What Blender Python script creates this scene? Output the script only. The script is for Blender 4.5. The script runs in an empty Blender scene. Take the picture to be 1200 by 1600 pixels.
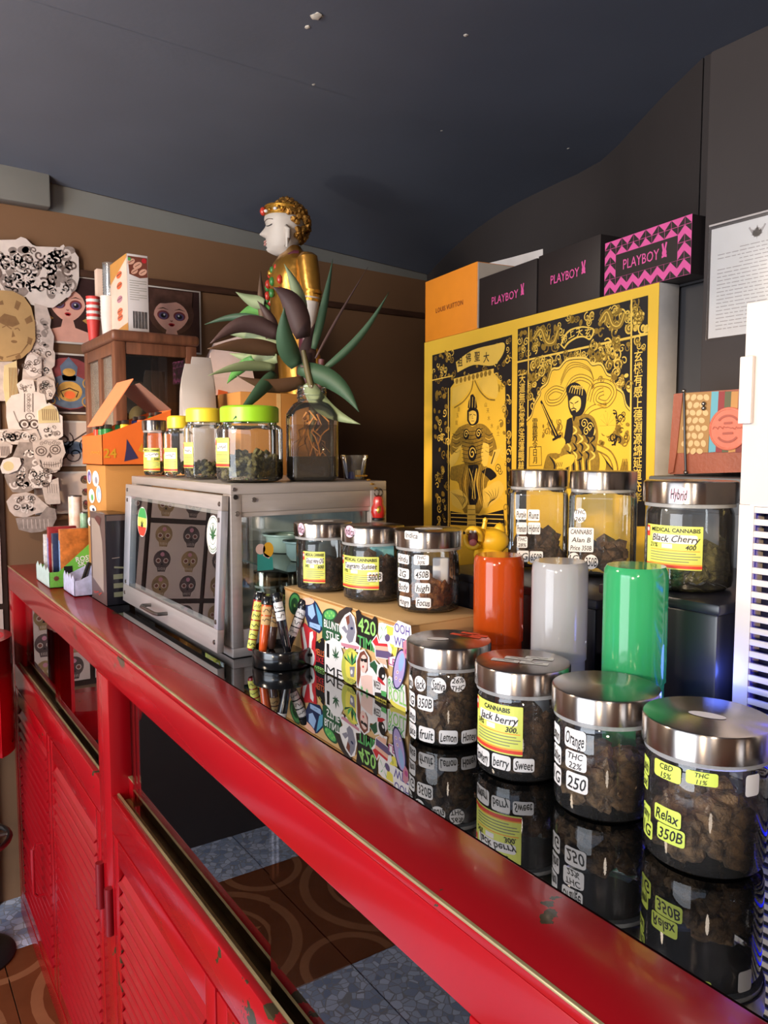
import bpy, bmesh, math, random
from math import sin, cos, pi, radians, sqrt, atan2
from mathutils import Vector, Matrix
from mathutils.geometry import tessellate_polygon

scene = bpy.context.scene
COL = scene.collection
RND = random.Random(11)

# ------------------------------------------------------------------ camera
YAW, PITCH, CAMZ = radians(34.2), radians(4.5), 1.29
FPX = 1200.0
cam = bpy.data.cameras.new('camera')
cam.sensor_fit = 'HORIZONTAL'
cam.sensor_width = 36.0
cam.lens = 36.0 * FPX / 1200.0
cam.clip_start = 0.02
cam_ob = bpy.data.objects.new('camera', cam)
cam_ob.location = (0, 0, CAMZ)
cam_ob.rotation_euler = (radians(90) - PITCH, 0, -YAW)
COL.objects.link(cam_ob)
scene.camera = cam_ob

# ------------------------------------------------------------------ world, sun, daylight, exposure
world = bpy.data.worlds.new('world')
scene.world = world
world.use_nodes = True
bg = world.node_tree.nodes['Background']
bg.inputs[0].default_value = (0.62, 0.76, 1.0, 1)
bg.inputs[1].default_value = 2.6


def lamp(kind, name, loc, energy, color, **kw):
    d = bpy.data.lights.new(name, kind)
    d.energy = energy
    d.color = color
    for k, v in kw.items():
        setattr(d, k, v)
    o = bpy.data.objects.new(name, d)
    o.location = loc
    COL.objects.link(o)
    return o


def aim(o, direction):
    o.rotation_euler = Vector(direction).to_track_quat('-Z', 'Y').to_euler()


sun = lamp('SUN', 'low_sun', (-4, -2, 3), 2.7, (1.0, 0.74, 0.46), angle=radians(3.0))
aim(sun, (0.86, 0.44, -0.15))
day = lamp('AREA', 'assumed_shopfront_daylight', (-2.55, 0.5, 1.05), 88, (0.86, 0.92, 1.0), shape='RECTANGLE', size=1.9, size_y=2.2)  # area lamp for daylight through an assumed shopfront, out of view
aim(day, (1, 0.06, -0.06))
fill_lamp = lamp('POINT', 'added_warm_fill', (-0.62, 1.45, 1.93), 36, (1.0, 0.80, 0.60), shadow_soft_size=0.10)  # added warm fill for back wall and ceiling; no fixture hangs here
fill_lamp2 = lamp('POINT', 'added_warm_fill_behind', (-0.9, -1.1, 1.90), 30, (1.0, 0.84, 0.68), shadow_soft_size=0.12)  # added fill from behind the viewer, lifts the near-facing sides; no real lamp
fill_spot = lamp('SPOT', 'added_ceiling_fill', (-2.2, 0.9, 0.2), 150, (1.0, 0.86, 0.66), spot_size=radians(30), spot_blend=1.0, shadow_soft_size=0.08)  # added spot to brighten the left ceiling; nothing out there reflects the sun
aim(fill_spot, (2.3, 0.98, 2.0))

scene.view_settings.view_transform = 'Standard'
scene.view_settings.look = 'None'
scene.view_settings.gamma = 1.0
scene.view_settings.use_curve_mapping = False
scene.view_settings.exposure = 0.35
scene.cycles.transparent_max_bounces = 40
scene.cycles.max_bounces = 10
scene.cycles.sample_clamp_indirect = 6.0
scene.cycles.caustics_reflective = False
scene.cycles.caustics_refractive = False

# ------------------------------------------------------------------ rays: where on a real surface does a picture point lie
FW = Vector((sin(YAW) * cos(PITCH), cos(YAW) * cos(PITCH), -sin(PITCH)))
RT = Vector((cos(YAW), -sin(YAW), 0))
UP = RT.cross(FW)
EYE = Vector((0, 0, CAMZ))


def ray(px, py):
    return FW + RT * ((px - 600) / FPX) - UP * ((py - 800) / FPX)


def at_z(px, py, z):
    d = ray(px, py)
    return EYE + d * ((z - CAMZ) / d.z)


def at_x(px, py, x):
    d = ray(px, py)
    return EYE + d * (x / d.x)


def at_y(px, py, y):
    d = ray(px, py)
    return EYE + d * (y / d.y)


def at_d(px, py, dist):
    return EYE + ray(px, py) * dist


def face_cam(x, y):
    return atan2(-x, y)


# ------------------------------------------------------------------ materials
MATS = {}


def lin(c):
    return tuple((x / 255 / 12.92) if x / 255 <= 0.04045 else ((x / 255 + 0.055) / 1.055) ** 2.4 for x in c)


def pm(name, rgb, rough=0.5, metal=0.0, var=0.12, scale=20.0, bump=0.0, bscale=60.0, spec=0.5, trans=0.0, coat=0.0,
       aniso=0.0, sheen=0.0, emit=0.0, alpha=1.0, sss=0.0, stretch=None, rgb2=None):
    """procedural principled material: base colour (sRGB 0-255) broken up by noise, optional bump"""
    if name in MATS:
        return MATS[name]
    m = bpy.data.materials.new(name)
    m.use_nodes = True
    nt = m.node_tree
    p = nt.nodes['Principled BSDF']
    c = lin(rgb)
    tc = nt.nodes.new('ShaderNodeTexCoord')
    src = tc.outputs['Object']
    if stretch:
        mp = nt.nodes.new('ShaderNodeMapping')
        mp.inputs['Scale'].default_value = stretch
        nt.links.new(src, mp.inputs[0])
        src = mp.outputs[0]
    n = nt.nodes.new('ShaderNodeTexNoise')
    n.inputs['Scale'].default_value = scale
    n.inputs['Detail'].default_value = 4
    nt.links.new(src, n.inputs['Vector'])
    r = nt.nodes.new('ShaderNodeValToRGB')
    a = [x * (1 - var) for x in c]
    b = [min(1, x * (1 + var)) for x in c]
    if rgb2:
        a, b = c, lin(rgb2)
    r.color_ramp.elements[0].color = (*a, 1)
    r.color_ramp.elements[1].color = (*b, 1)
    r.color_ramp.elements[0].position = 0.3
    r.color_ramp.elements[1].position = 0.7
    nt.links.new(n.outputs['Fac'], r.inputs[0])
    nt.links.new(r.outputs[0], p.inputs['Base Color'])
    p.inputs['Roughness'].default_value = rough
    p.inputs['Metallic'].default_value = metal
    p.inputs['Specular IOR Level'].default_value = spec
    p.inputs['Transmission Weight'].default_value = trans
    p.inputs['Coat Weight'].default_value = coat
    p.inputs['Coat Roughness'].default_value = 0.06
    p.inputs['Sheen Weight'].default_value = sheen
    p.inputs['Subsurface Weight'].default_value = sss
    if sss:
        p.inputs['Subsurface Radius'].default_value = (0.02, 0.02, 0.02)
    p.inputs['Alpha'].default_value = alpha
    if emit:
        p.inputs['Emission Color'].default_value = (*c, 1)
        p.inputs['Emission Strength'].default_value = emit
    if aniso:
        p.inputs['Anisotropic'].default_value = aniso
        p.inputs['Anisotropic Rotation'].default_value = 0.25
        tg = nt.nodes.new('ShaderNodeTangent')
        tg.direction_type = 'RADIAL'
        tg.axis = 'Z'
        nt.links.new(tg.outputs[0], p.inputs['Tangent'])
    if bump:
        n2 = nt.nodes.new('ShaderNodeTexNoise')
        n2.inputs['Scale'].default_value = bscale
        n2.inputs['Detail'].default_value = 3
        nt.links.new(src, n2.inputs['Vector'])
        bp = nt.nodes.new('ShaderNodeBump')
        bp.inputs['Strength'].default_value = bump
        bp.inputs['Distance'].default_value = 0.004
        nt.links.new(n2.outputs['Fac'], bp.inputs['Height'])
        nt.links.new(bp.outputs[0], p.inputs['Normal'])
    MATS[name] = m
    return m


def thin_glass(name, tint=(1, 1, 1), rough=0.01, ior=1.5, haze=0.0, haze_rgb=(255, 255, 255), gain=1.0, even=False):
    """thin-walled glass or clear plastic: see-through with Fresnel reflections, optional milky haze"""
    if name in MATS:
        return MATS[name]
    m = bpy.data.materials.new(name)
    m.use_nodes = True
    nt = m.node_tree
    for nd in list(nt.nodes):
        nt.nodes.remove(nd)
    out = nt.nodes.new('ShaderNodeOutputMaterial')
    tr = nt.nodes.new('ShaderNodeBsdfTransparent')
    tr.inputs[0].default_value = (*tint, 1)
    gl = nt.nodes.new('ShaderNodeBsdfGlossy')
    gl.inputs['Roughness'].default_value = rough
    gl.inputs[0].default_value = (1, 1, 1, 1)
    fr = nt.nodes.new('ShaderNodeFresnel')
    fr.inputs[0].default_value = ior
    mx = nt.nodes.new('ShaderNodeMixShader')
    fac = fr.outputs[0]
    if gain != 1.0:
        mu = nt.nodes.new('ShaderNodeMath')
        mu.operation = 'MULTIPLY'
        mu.use_clamp = True
        mu.inputs[1].default_value = gain
        nt.links.new(fac, mu.inputs[0])
        fac = mu.outputs[0]
    nt.links.new(fac, mx.inputs[0])
    base = tr.outputs[0]
    if haze:
        df = nt.nodes.new('ShaderNodeBsdfDiffuse')
        df.inputs[0].default_value = (*lin(haze_rgb), 1)
        tl = nt.nodes.new('ShaderNodeBsdfTranslucent')
        tl.inputs[0].default_value = (*lin(haze_rgb), 1)
        h0 = nt.nodes.new('ShaderNodeMixShader')
        h0.inputs[0].default_value = 0.55 if even else 0.4
        nt.links.new(df.outputs[0], h0.inputs[1])
        nt.links.new(tl.outputs[0], h0.inputs[2])
        h = nt.nodes.new('ShaderNodeMixShader')
        nz = nt.nodes.new('ShaderNodeTexNoise')
        nz.inputs['Scale'].default_value = 2.0 if even else 30
        mr = nt.nodes.new('ShaderNodeMapRange')
        mr.inputs['From Min'].default_value = 0.3
        mr.inputs['From Max'].default_value = 0.7
        mr.inputs['To Min'].default_value = haze * (0.97 if even else 0.8)
        mr.inputs['To Max'].default_value = min(1, haze * (1.03 if even else 1.15))
        nt.links.new(nz.outputs['Fac'], mr.inputs[0])
        nt.links.new(mr.outputs[0], h.inputs[0])
        nt.links.new(tr.outputs[0], h.inputs[1])
        nt.links.new(h0.outputs[0], h.inputs[2])
        base = h.outputs[0]
    nt.links.new(base, mx.inputs[1])
    nt.links.new(gl.outputs[0], mx.inputs[2])
    nt.links.new(mx.outputs[0], out.inputs[0])
    MATS[name] = m
    return m


def flat(name, rgb, rough=0.6, var=0.05, **k):
    return pm(name, rgb, rough=rough, var=var, **k)


# ------------------------------------------------------------------ mesh building
WM = {}     # world matrix of each thing (parts sit at identity under it)


def thing(name, label, cat, loc=(0, 0, 0), rotz=0.0, group=None):
    o = bpy.data.objects.new(name, None)
    o.empty_display_size = 0.02
    o.location = loc
    o.rotation_euler = (0, 0, rotz)
    COL.objects.link(o)
    o['label'] = label
    o['category'] = cat
    if group:
        o['group'] = group
    WM[o.name] = Matrix.Translation(Vector(loc)) @ Matrix.Rotation(rotz, 4, 'Z')
    return o


class MB:
    def __init__(self):
        self.v, self.f, self.m, self.s, self.mats = [], [], [], [], []

    def mi(self, mat):
        if mat not in self.mats:
            self.mats.append(mat)
        return self.mats.index(mat)

    def add(self, verts, faces, mat, smooth=False, M=None):
        b = len(self.v)
        i = self.mi(mat)
        for p in verts:
            p = Vector(p)
            self.v.append(M @ p if M else p)
        for f in faces:
            self.f.append([b + k for k in f])
            self.m.append(i)
            self.s.append(smooth)
        return self

    def box(self, x0, x1, y0, y1, z0, z1, mat, bevel=0.0, M=None, seg=2):
        bm = bmesh.new()
        bmesh.ops.create_cube(bm, size=1)
        for v in bm.verts:
            v.co = Vector(((x0 + x1) / 2 + v.co.x * (x1 - x0), (y0 + y1) / 2 + v.co.y * (y1 - y0), (z0 + z1) / 2 + v.co.z * (z1 - z0)))
        if bevel:
            bmesh.ops.bevel(bm, geom=bm.edges[:], offset=bevel, segments=seg, affect='EDGES', profile=0.5)
        bm.verts.index_update()
        self.add([v.co.copy() for v in bm.verts], [[v.index for v in f.verts] for f in bm.faces], mat, bevel > 0, M)
        bm.free()
        return self

    def lathe(self, prof, mat, n=36, shape=None, c=(0, 0, 0), smooth=True, M=None):
        """prof: list of (r, z); shape(theta)->radius multiplier"""
        vs, fs, idx = [], [], []
        for r, z in prof:
            if r <= 1e-6:
                idx.append([len(vs)])
                vs.append((c[0], c[1], c[2] + z))
            else:
                row = []
                for k in range(n):
                    t = 2 * pi * k / n
                    q = r * (shape(t) if shape else 1)
                    row.append(len(vs))
                    vs.append((c[0] + q * cos(t), c[1] + q * sin(t), c[2] + z))
                idx.append(row)
        for a, b in zip(idx, idx[1:]):
            for k in range(n):
                j = (k + 1) % n
                if len(a) == 1 and len(b) == 1:
                    continue
                if len(a) == 1:
                    fs.append([a[0], b[j], b[k]])
                elif len(b) == 1:
                    fs.append([a[k], a[j], b[0]])
                else:
                    fs.append([a[k], a[j], b[j], b[k]])
        return self.add(vs, fs, mat, smooth, M)

    def tube(self, pts, rad, mat, n=10, cap=True, smooth=True, M=None):
        pts = [Vector(p) for p in pts]
        vs, fs = [], []
        up = Vector((0, 0, 1))
        rows = []
        for i, p in enumerate(pts):
            d = (pts[min(i + 1, len(pts) - 1)] - pts[max(i - 1, 0)]).normalized()
            u = up if abs(d.dot(up)) < 0.95 else Vector((1, 0, 0))
            a = d.cross(u).normalized()
            b = a.cross(d).normalized()
            r = rad[i] if isinstance(rad, (list, tuple)) else rad
            rows.append([len(vs) + k for k in range(n)])
            for k in range(n):
                t = 2 * pi * k / n
                vs.append(p + a * (r * cos(t)) + b * (r * sin(t)))
        for a, b in zip(rows, rows[1:]):
            for k in range(n):
                fs.append([a[k], a[(k + 1) % n], b[(k + 1) % n], b[k]])
        if cap:
            fs.append(rows[0][::-1])
            fs.append(rows[-1])
        return self.add(vs, fs, mat, smooth, M)

    def loft(self, rings, mat, cap=True, smooth=True, M=None):
        n = len(rings[0])
        vs = [p for r in rings for p in r]
        fs = []
        for i in range(len(rings) - 1):
            for k in range(n):
                j = (k + 1) % n
                fs.append([i * n + k, i * n + j, (i + 1) * n + j, (i + 1) * n + k])
        if cap:
            fs.append(list(range(n))[::-1])
            fs.append([(len(rings) - 1) * n + k for k in range(n)])
        return self.add(vs, fs, mat, smooth, M)

    def ball(self, c, r, mat, sub=2, sc=(1, 1, 1), jit=0.0, rnd=None, M=None):
        bm = bmesh.new()
        bmesh.ops.create_icosphere(bm, subdivisions=sub, radius=1)
        vs = []
        for v in bm.verts:
            k = 1 + (rnd.uniform(-jit, jit) if jit else 0)
            vs.append((c[0] + v.co.x * r * sc[0] * k, c[1] + v.co.y * r * sc[1] * k, c[2] + v.co.z * r * sc[2] * k))
        bm.verts.index_update()
        self.add(vs, [[v.index for v in f.verts] for f in bm.faces], mat, True, M)
        bm.free()
        return self

    def quad(self, a, b, c, d, mat):
        return self.add([a, b, c, d], [[0, 1, 2, 3]], mat)

    def slab(self, pts, n, th, mat, side=None):
        """flat outline pts (3D, planar) given thickness th along n"""
        pts = [Vector(p) for p in pts]
        n = Vector(n)
        k = len(pts)
        tris = tessellate_polygon([pts])
        self.add([p + n * th for p in pts], [list(t) for t in tris], mat)
        self.add(pts, [list(t) for t in tris], side or mat)
        vs = pts + [p + n * th for p in pts]
        self.add(vs, [[i, (i + 1) % k, k + (i + 1) % k, k + i] for i in range(k)], side or mat)
        return self

    def mesh(self, name):
        me = bpy.data.meshes.new(name)
        me.from_pydata([tuple(p) for p in self.v], [], self.f)
        for m in self.mats:
            me.materials.append(m)
        me.polygons.foreach_set('material_index', self.m)
        me.polygons.foreach_set('use_smooth', self.s)
        bm = bmesh.new()
        bm.from_mesh(me)
        bmesh.ops.recalc_face_normals(bm, faces=bm.faces[:])
        bm.to_mesh(me)
        bm.free()
        if any(self.s):
            try:
                me.set_sharp_from_angle(angle=radians(40))
            except Exception:
                pass
        me.update()
        return me

    def build(self, name, parent=None, label=None, kind=None, world=False, cat=None, group=None):
        if world and parent is not None:
            inv = WM[parent.name].inverted()
            self.v = [inv @ p for p in self.v]
        me = self.mesh(name)
        o = bpy.data.objects.new(name, me)
        COL.objects.link(o)
        if parent is not None:
            o.parent = parent
            WM[o.name] = WM[parent.name]
        else:
            WM[o.name] = Matrix.Identity(4)
        if label:
            o['label'] = label
        if kind:
            o['kind'] = kind
        if cat:
            o['category'] = cat
        if group:
            o['group'] = group
        return o


def structure(mb, name):
    return mb.build(name, kind='structure')


# ------------------------------------------------------------------ flat drawing and lettering on a surface
TXT = {}


def glyphs(s, shear=0.0, bold=0.0, spacing=1.0):
    k = (s, shear, bold, spacing)
    if k not in TXT:
        c = bpy.data.curves.new('lettering', 'FONT')
        c.body = s
        c.resolution_u = 2
        c.shear = shear
        c.offset = bold
        c.space_character = spacing
        c.align_x = 'LEFT'
        o = bpy.data.objects.new('lettering', c)
        me = o.to_mesh()
        vs = [(v.co.x, v.co.y) for v in me.vertices]
        fs = [list(p.vertices) for p in me.polygons]
        o.to_mesh_clear()
        bpy.data.objects.remove(o)
        bpy.data.curves.remove(c)
        TXT[k] = (vs, fs)
    return TXT[k]


def plane_surf(o, u, v):
    o, u, v = Vector(o), Vector(u).normalized(), Vector(v).normalized()
    n = u.cross(v)
    return lambda a, b, off=0.0: o + u * a + v * b + n * off


def cyl_surf(R):
    return lambda a, b, off=0.0: Vector(((R + off) * sin(a / R), -(R + off) * cos(a / R), b))


class Draw:
    """draws thin printed shapes on a surface function surf(u, v, off)"""

    def __init__(self, mb, surf, step=0.0002):
        self.mb, self.surf, self.step, self.k = mb, surf, step, 1

    def up(self):
        self.k += 1
        return self

    def off(self, k=None):
        return self.step * (self.k if k is None else k)

    def fill(self, pts, mat, k=None):
        p3 = [Vector((a, b, 0)) for a, b in pts]
        tris = tessellate_polygon([p3])
        o = self.off(k)
        self.mb.add([self.surf(a, b, o) for a, b in pts], [list(t) for t in tris], mat)

    def line(self, pts, w, mat, k=None, taper=False, close=False):
        pts = [Vector((a, b)) for a, b in pts]
        if close:
            pts = pts + [pts[0]]
        L, R = [], []
        n = len(pts)
        for i, p in enumerate(pts):
            d = pts[min(i + 1, n - 1)] - pts[max(i - 1, 0)]
            if d.length < 1e-9:
                d = Vector((1, 0))
            d.normalize()
            q = Vector((-d.y, d.x)) * (w / 2)
            if taper:
                q *= max(0.12, 1 - abs(2 * i / max(1, n - 1) - 1) ** 2)
            L.append(p + q)
            R.append(p - q)
        o = self.off(k)
        vs = [self.surf(a.x, a.y, o) for a in L] + [self.surf(a.x, a.y, o) for a in R]
        self.mb.add(vs, [[i, i + 1, n + i + 1, n + i] for i in range(n - 1)], mat)

    def disc(self, u, v, r, mat, k=None, ry=None, n=20, rot=0):
        ry = ry or r
        pts = []
        for i in range(n):
            t = 2 * pi * i / n
            x, y = r * cos(t), ry * sin(t)
            pts.append((u + x * cos(rot) - y * sin(rot), v + x * sin(rot) + y * cos(rot)))
        self.fill(pts, mat, k)

    def rect(self, u0, v0, u1, v1, mat, k=None, rad=0.0, nu=8):
        """rectangle in columns, so it follows a curved surface; rounded corners by rad"""
        o = self.off(k)
        us = [u0 + (u1 - u0) * i / nu for i in range(nu + 1)]
        if rad:
            us = sorted(set(us + [u0 + rad * t for t in (0.12, 0.4, 1)] + [u1 - rad * t for t in (0.12, 0.4, 1)]))
        vs = []
        for u in us:
            c = 0.0
            if rad:
                e = min(u - u0, u1 - u)
                if e < rad:
                    c = rad - sqrt(max(0, rad * rad - (rad - e) ** 2))
            vs += [self.surf(u, v0 + c, o), self.surf(u, v1 - c, o)]
        self.mb.add(vs, [[2 * i, 2 * i + 2, 2 * i + 3, 2 * i + 1] for i in range(len(us) - 1)], mat)

    def oval(self, u0, v0, u1, v1, mat, k=None, n=14):
        o = self.off(k)
        vs = []
        for i in range(n + 1):
            t = -cos(pi * i / n)
            u = (u0 + u1) / 2 + t * (u1 - u0) / 2
            h = sqrt(max(0, 1 - t * t)) * (v1 - v0) / 2 + 1e-6
            vs += [self.surf(u, (v0 + v1) / 2 - h, o), self.surf(u, (v0 + v1) / 2 + h, o)]
        self.mb.add(vs, [[2 * i, 2 * i + 2, 2 * i + 3, 2 * i + 1] for i in range(n)], mat)

    def text(self, s, u, v, size, mat, k=None, maxw=None, shear=0.0, bold=0.0, rot=0.0, jig=0.0, spacing=1.0, sx=1.0):
        """lettering centred at (u, v), cap height about 0.7*size; '~' stands for an unreadable scrawl"""
        if s == '':
            return
        if s[0] == '~':
            w = (maxw or size * 2) * 0.9
            rr = random.Random(int(abs(u * 7919 + v * 104729) * 1000) + len(s))
            n = max(6, 4 * len(s))
            self.line([(u - w / 2 + w * i / n, v + size * 0.3 * rr.uniform(-1, 1)) for i in range(n + 1)], size * 0.11, mat, k)
            return
        vs, fs = glyphs(s, shear, bold, spacing)
        if not vs:
            return
        x0, x1 = min(p[0] for p in vs), max(p[0] for p in vs)
        w = (x1 - x0) * size * sx
        kx = size * sx * (min(1.0, maxw / w) if maxw and w > 0 else 1.0)
        o = self.off(k)
        out = []
        for a, b in vs:
            x = (a - (x0 + x1) / 2) * kx
            y = (b - 0.35) * size + (jig * size * sin(a * 2.3 + len(s)) if jig else 0)
            if rot:
                x, y = x * cos(rot) - y * sin(rot), x * sin(rot) + y * cos(rot)
            out.append(self.surf(u + x, v + y, o))
        self.mb.add(out, fs, mat)

    def leaf7(self, u, v, r, mat, k=None, rot=0):
        for i, (a, l) in enumerate(((0, 1), (40, .9), (-40, .9), (78, .65), (-78, .65), (115, .4), (-115, .4))):
            t = radians(90 + a) + rot
            c, s = cos(t), sin(t)
            L = r * l
            w = L * 0.13
            pts = [(0, 0), (L * .25, w * .7), (L * .5, w), (L * .8, w * .5), (L, 0), (L * .8, -w * .5), (L * .5, -w), (L * .25, -w * .7)]
            self.fill([(u + x * c - y * s, v + x * s + y * c) for x, y in pts], mat, k)
        self.line([(u, v), (u - 0.35 * r * cos(pi / 2 + rot), v - 0.35 * r * sin(pi / 2 + rot))], r * 0.05, mat, k)

    def curl(self, u, v, r, mat, w, k=None, turns=1.4, a0=0.0, sgn=1):
        pts = []
        n = int(14 * turns)
        for i in range(n + 1):
            t = i / n
            a = a0 + sgn * 2 * pi * turns * t
            q = r * (1 - 0.85 * t)
            pts.append((u + q * cos(a), v + q * sin(a)))
        self.line(pts, w, mat, k)


INK = flat('black_ink', (22, 20, 22), 0.5)
# ------------------------------------------------------------------ the room
FZ = -0.14          # floor level (the counter glass lies at 0.95)
CT = 0.95
YB = 2.62           # back wall
CEIL = 2.2

m_ceiling = pm('ceiling_paint', (92, 98, 112), 0.62, var=0.07, scale=3, bump=0.05, bscale=90)
m_wall_dark = pm('dark_wall_paint', (54, 48, 47), 0.7, var=0.10, scale=2.5, bump=0.06, bscale=70)
m_wall_brown = pm('brown_wall_paint', (126, 92, 64), 0.7, var=0.10, scale=2.2, bump=0.06, bscale=60)
m_band = pm('grey_band_paint', (128, 128, 124), 0.7, var=0.06, scale=4)
m_trimwood = pm('dark_wood_trim', (84, 56, 42), 0.5, var=0.25, scale=14, stretch=(1, 1, 8))
m_plaster = pm('bare_plaster', (205, 200, 190), 0.8)
m_outside = pm('sun_block_render', (196, 186, 170), 0.8, var=0.15, scale=2)
m_pave = pm('street_paving', (150, 146, 140), 0.8, var=0.15, scale=5)
m_joint = pm('tile_joint', (58, 50, 44), 0.8)


def terrazzo():
    m = pm('terrazzo_tile', (150, 158, 172), 0.22, var=0.1, scale=9)
    nt = m.node_tree
    p = nt.nodes['Principled BSDF']
    tc = nt.nodes.new('ShaderNodeTexCoord')
    vo = nt.nodes.new('ShaderNodeTexVoronoi')
    vo.inputs['Scale'].default_value = 44
    nt.links.new(tc.outputs['Object'], vo.inputs['Vector'])
    r = nt.nodes.new('ShaderNodeValToRGB')
    els = r.color_ramp.elements
    els[0].position, els[0].color = 0.0, (*lin((132, 148, 178)), 1)
    els[1].position, els[1].color = 1.0, (*lin((206, 216, 238)), 1)
    e = els.new(0.5)
    e.color = (*lin((176, 188, 212)), 1)
    sep = nt.nodes.new('ShaderNodeSeparateColor')
    nt.links.new(vo.outputs['Color'], sep.inputs[0])
    nt.links.new(sep.outputs[0], r.inputs[0])
    v2 = nt.nodes.new('ShaderNodeTexVoronoi')
    v2.feature = 'DISTANCE_TO_EDGE'
    v2.inputs['Scale'].default_value = 44
    nt.links.new(tc.outputs['Object'], v2.inputs['Vector'])
    lt = nt.nodes.new('ShaderNodeMath')
    lt.operation = 'LESS_THAN'
    lt.inputs[1].default_value = 0.05
    nt.links.new(v2.outputs[0], lt.inputs[0])
    mx = nt.nodes.new('ShaderNodeMix')
    mx.data_type = 'RGBA'
    mx.inputs[7].default_value = (*lin((150, 152, 158)), 1)
    nt.links.new(lt.outputs[0], mx.inputs[0])
    nt.links.new(r.outputs[0], mx.inputs[6])
    nt.links.new(mx.outputs[2], p.inputs['Base Color'])
    return m


m_terrazzo = terrazzo()
m_browntile = pm('brown_pattern_tile', (112, 62, 36), 0.25, var=0.18, scale=6)
m_tilering = pm('tan_tile_print', (150, 98, 66), 0.25, var=0.12, scale=10)

mb = MB().box(-2.75, 2.2, -2.6, YB + 0.1, FZ - 0.1, FZ - 0.006, m_joint)
floor = structure(mb, 'floor')
T = 0.5985


def tile_mesh(pattern):
    b = MB().box(0.0012, T - 0.0012, 0.0012, T - 0.0012, -0.006, 0.0, m_browntile if pattern else m_terrazzo, 0.0008, seg=1)
    if pattern:
        d = Draw(b, plane_surf((T / 2, T / 2, 0), (1, 0, 0), (0, 1, 0)), 0.00015)
        for r, w in ((0.255, 0.03), (0.17, 0.016)):
            d.line([(r * cos(2 * pi * i / 40), r * sin(2 * pi * i / 40)) for i in range(41)], w, m_tilering)
        for i in range(8):
            t = 2 * pi * i / 8
            pts = [(0.02, 0), (0.06, 0.022), (0.11, 0.02), (0.155, 0), (0.11, -0.02), (0.06, -0.022)]
            d.fill([(x * cos(t) - y * sin(t), x * sin(t) + y * cos(t)) for x, y in pts], m_tilering)
        for sx in (-1, 1):
            for sy in (-1, 1):
                d.line([(sx * (0.298 - 0.13 * cos(pi / 2 * i / 10)), sy * (0.298 - 0.13 * sin(pi / 2 * i / 10))) for i in range(11)], 0.026, m_tilering)
    return b.mesh('tile')


tm = (tile_mesh(True), tile_mesh(False))
y_edge = 2.34
for j in range(-8, 1):
    for i in range(-8, 0 + 4):
        y0 = y_edge + j * 0.5985
        x0 = 0.27 + i * 0.5985
        if y0 + T > YB + 0.45 or y0 < -2.9 or x0 > 1.6 or x0 < -3.0:
            continue
        pat = (j % 2 != 0)
        o = bpy.data.objects.new('tile', tm[0] if pat else tm[1])
        o.location = (x0, y0, FZ)
        o.parent = floor
        COL.objects.link(o)

structure(MB().box(-2.75, 2.2, -2.6, YB + 0.1, CEIL, CEIL + 0.1, m_ceiling), 'ceiling')
ceil = bpy.data.objects['ceiling']
for k, (px, py, r) in enumerate([(495, 25, .010), (481, 42, .005), (490, 132, .003), (512, 215, .003), (690, 204, .003), (728, 55, .004), (888, 232, .003)]):
    p = at_z(px, py, CEIL)
    MB().ball(p, r, m_plaster, 2, (1.2, 1.6, 0.35), 0.25, RND).build('plaster_spot', ceil)

# back wall: brown field, grey band and dark head, each a paint field of the one wall
wall_back = structure(MB().box(-2.75, 2.1, YB + 0.012, YB + 0.12, FZ, CEIL, m_wall_brown), 'wall_back')
b = MB()
b.slab([(-2.6, YB + 0.012, FZ), (2.0, YB + 0.012, FZ), (2.0, YB + 0.012, 2.004), (0.38, YB + 0.012, 2.041), (-2.6, YB + 0.012, 2.10)], (0, -1, 0), 0.012, m_wall_brown)
b.build('painted_field', wall_back)
b = MB()
b.slab([(2.0, YB + 0.012, 2.004), (2.0, YB + 0.012, 2.030), (0.55, YB + 0.012, 2.122), (-2.6, YB + 0.012, CEIL), (-2.6, YB + 0.012, 2.10), (0.38, YB + 0.012, 2.041)], (0, -1, 0), 0.010, m_band)
b.build('painted_band', wall_back, label='grey painted band under the ceiling')
# the ceiling dips in a shallow cove to meet the band
b = MB()
zx = lambda x: (2.2 + (x + 2.6) / 3.15 * (2.122 - 2.2)) if x < .55 else 2.122 + (x - .55) / 1.45 * (2.030 - 2.122)
nx_, ny_ = 24, 14
vs = [(-2.6 + 4.6 * i / nx_, 1.75 + .865 * j / ny_, CEIL - .0005 - (CEIL - zx(-2.6 + 4.6 * i / nx_)) * (j / ny_) ** 2.6) for i in range(nx_ + 1) for j in range(ny_ + 1)]
b.add(vs, [[i * (ny_ + 1) + j, i * (ny_ + 1) + j + 1, (i + 1) * (ny_ + 1) + j + 1, (i + 1) * (ny_ + 1) + j] for i in range(nx_) for j in range(ny_)], m_ceiling, True)
b.build('ceiling_cove', ceil)
b = MB().box(-0.9, 0.515, YB - 0.05, YB + 0.0, 2.035, 2.146, m_band, 0.006)
structure(b, 'trim_2')
b = MB().box(-2.6, 2.0, YB - 0.014, YB, 1.845, 1.868, m_trimwood, 0.003)
structure(b, 'trim_1')

structure(MB().box(-2.6, 0.30, YB - 0.02, YB - .001, FZ, 0.50, pm('shade_panel_paint', (44, 34, 32), .6), 0.003), 'shade_panel')  # added dark panel: shade in the front glass reflection, put in as colour

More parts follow.
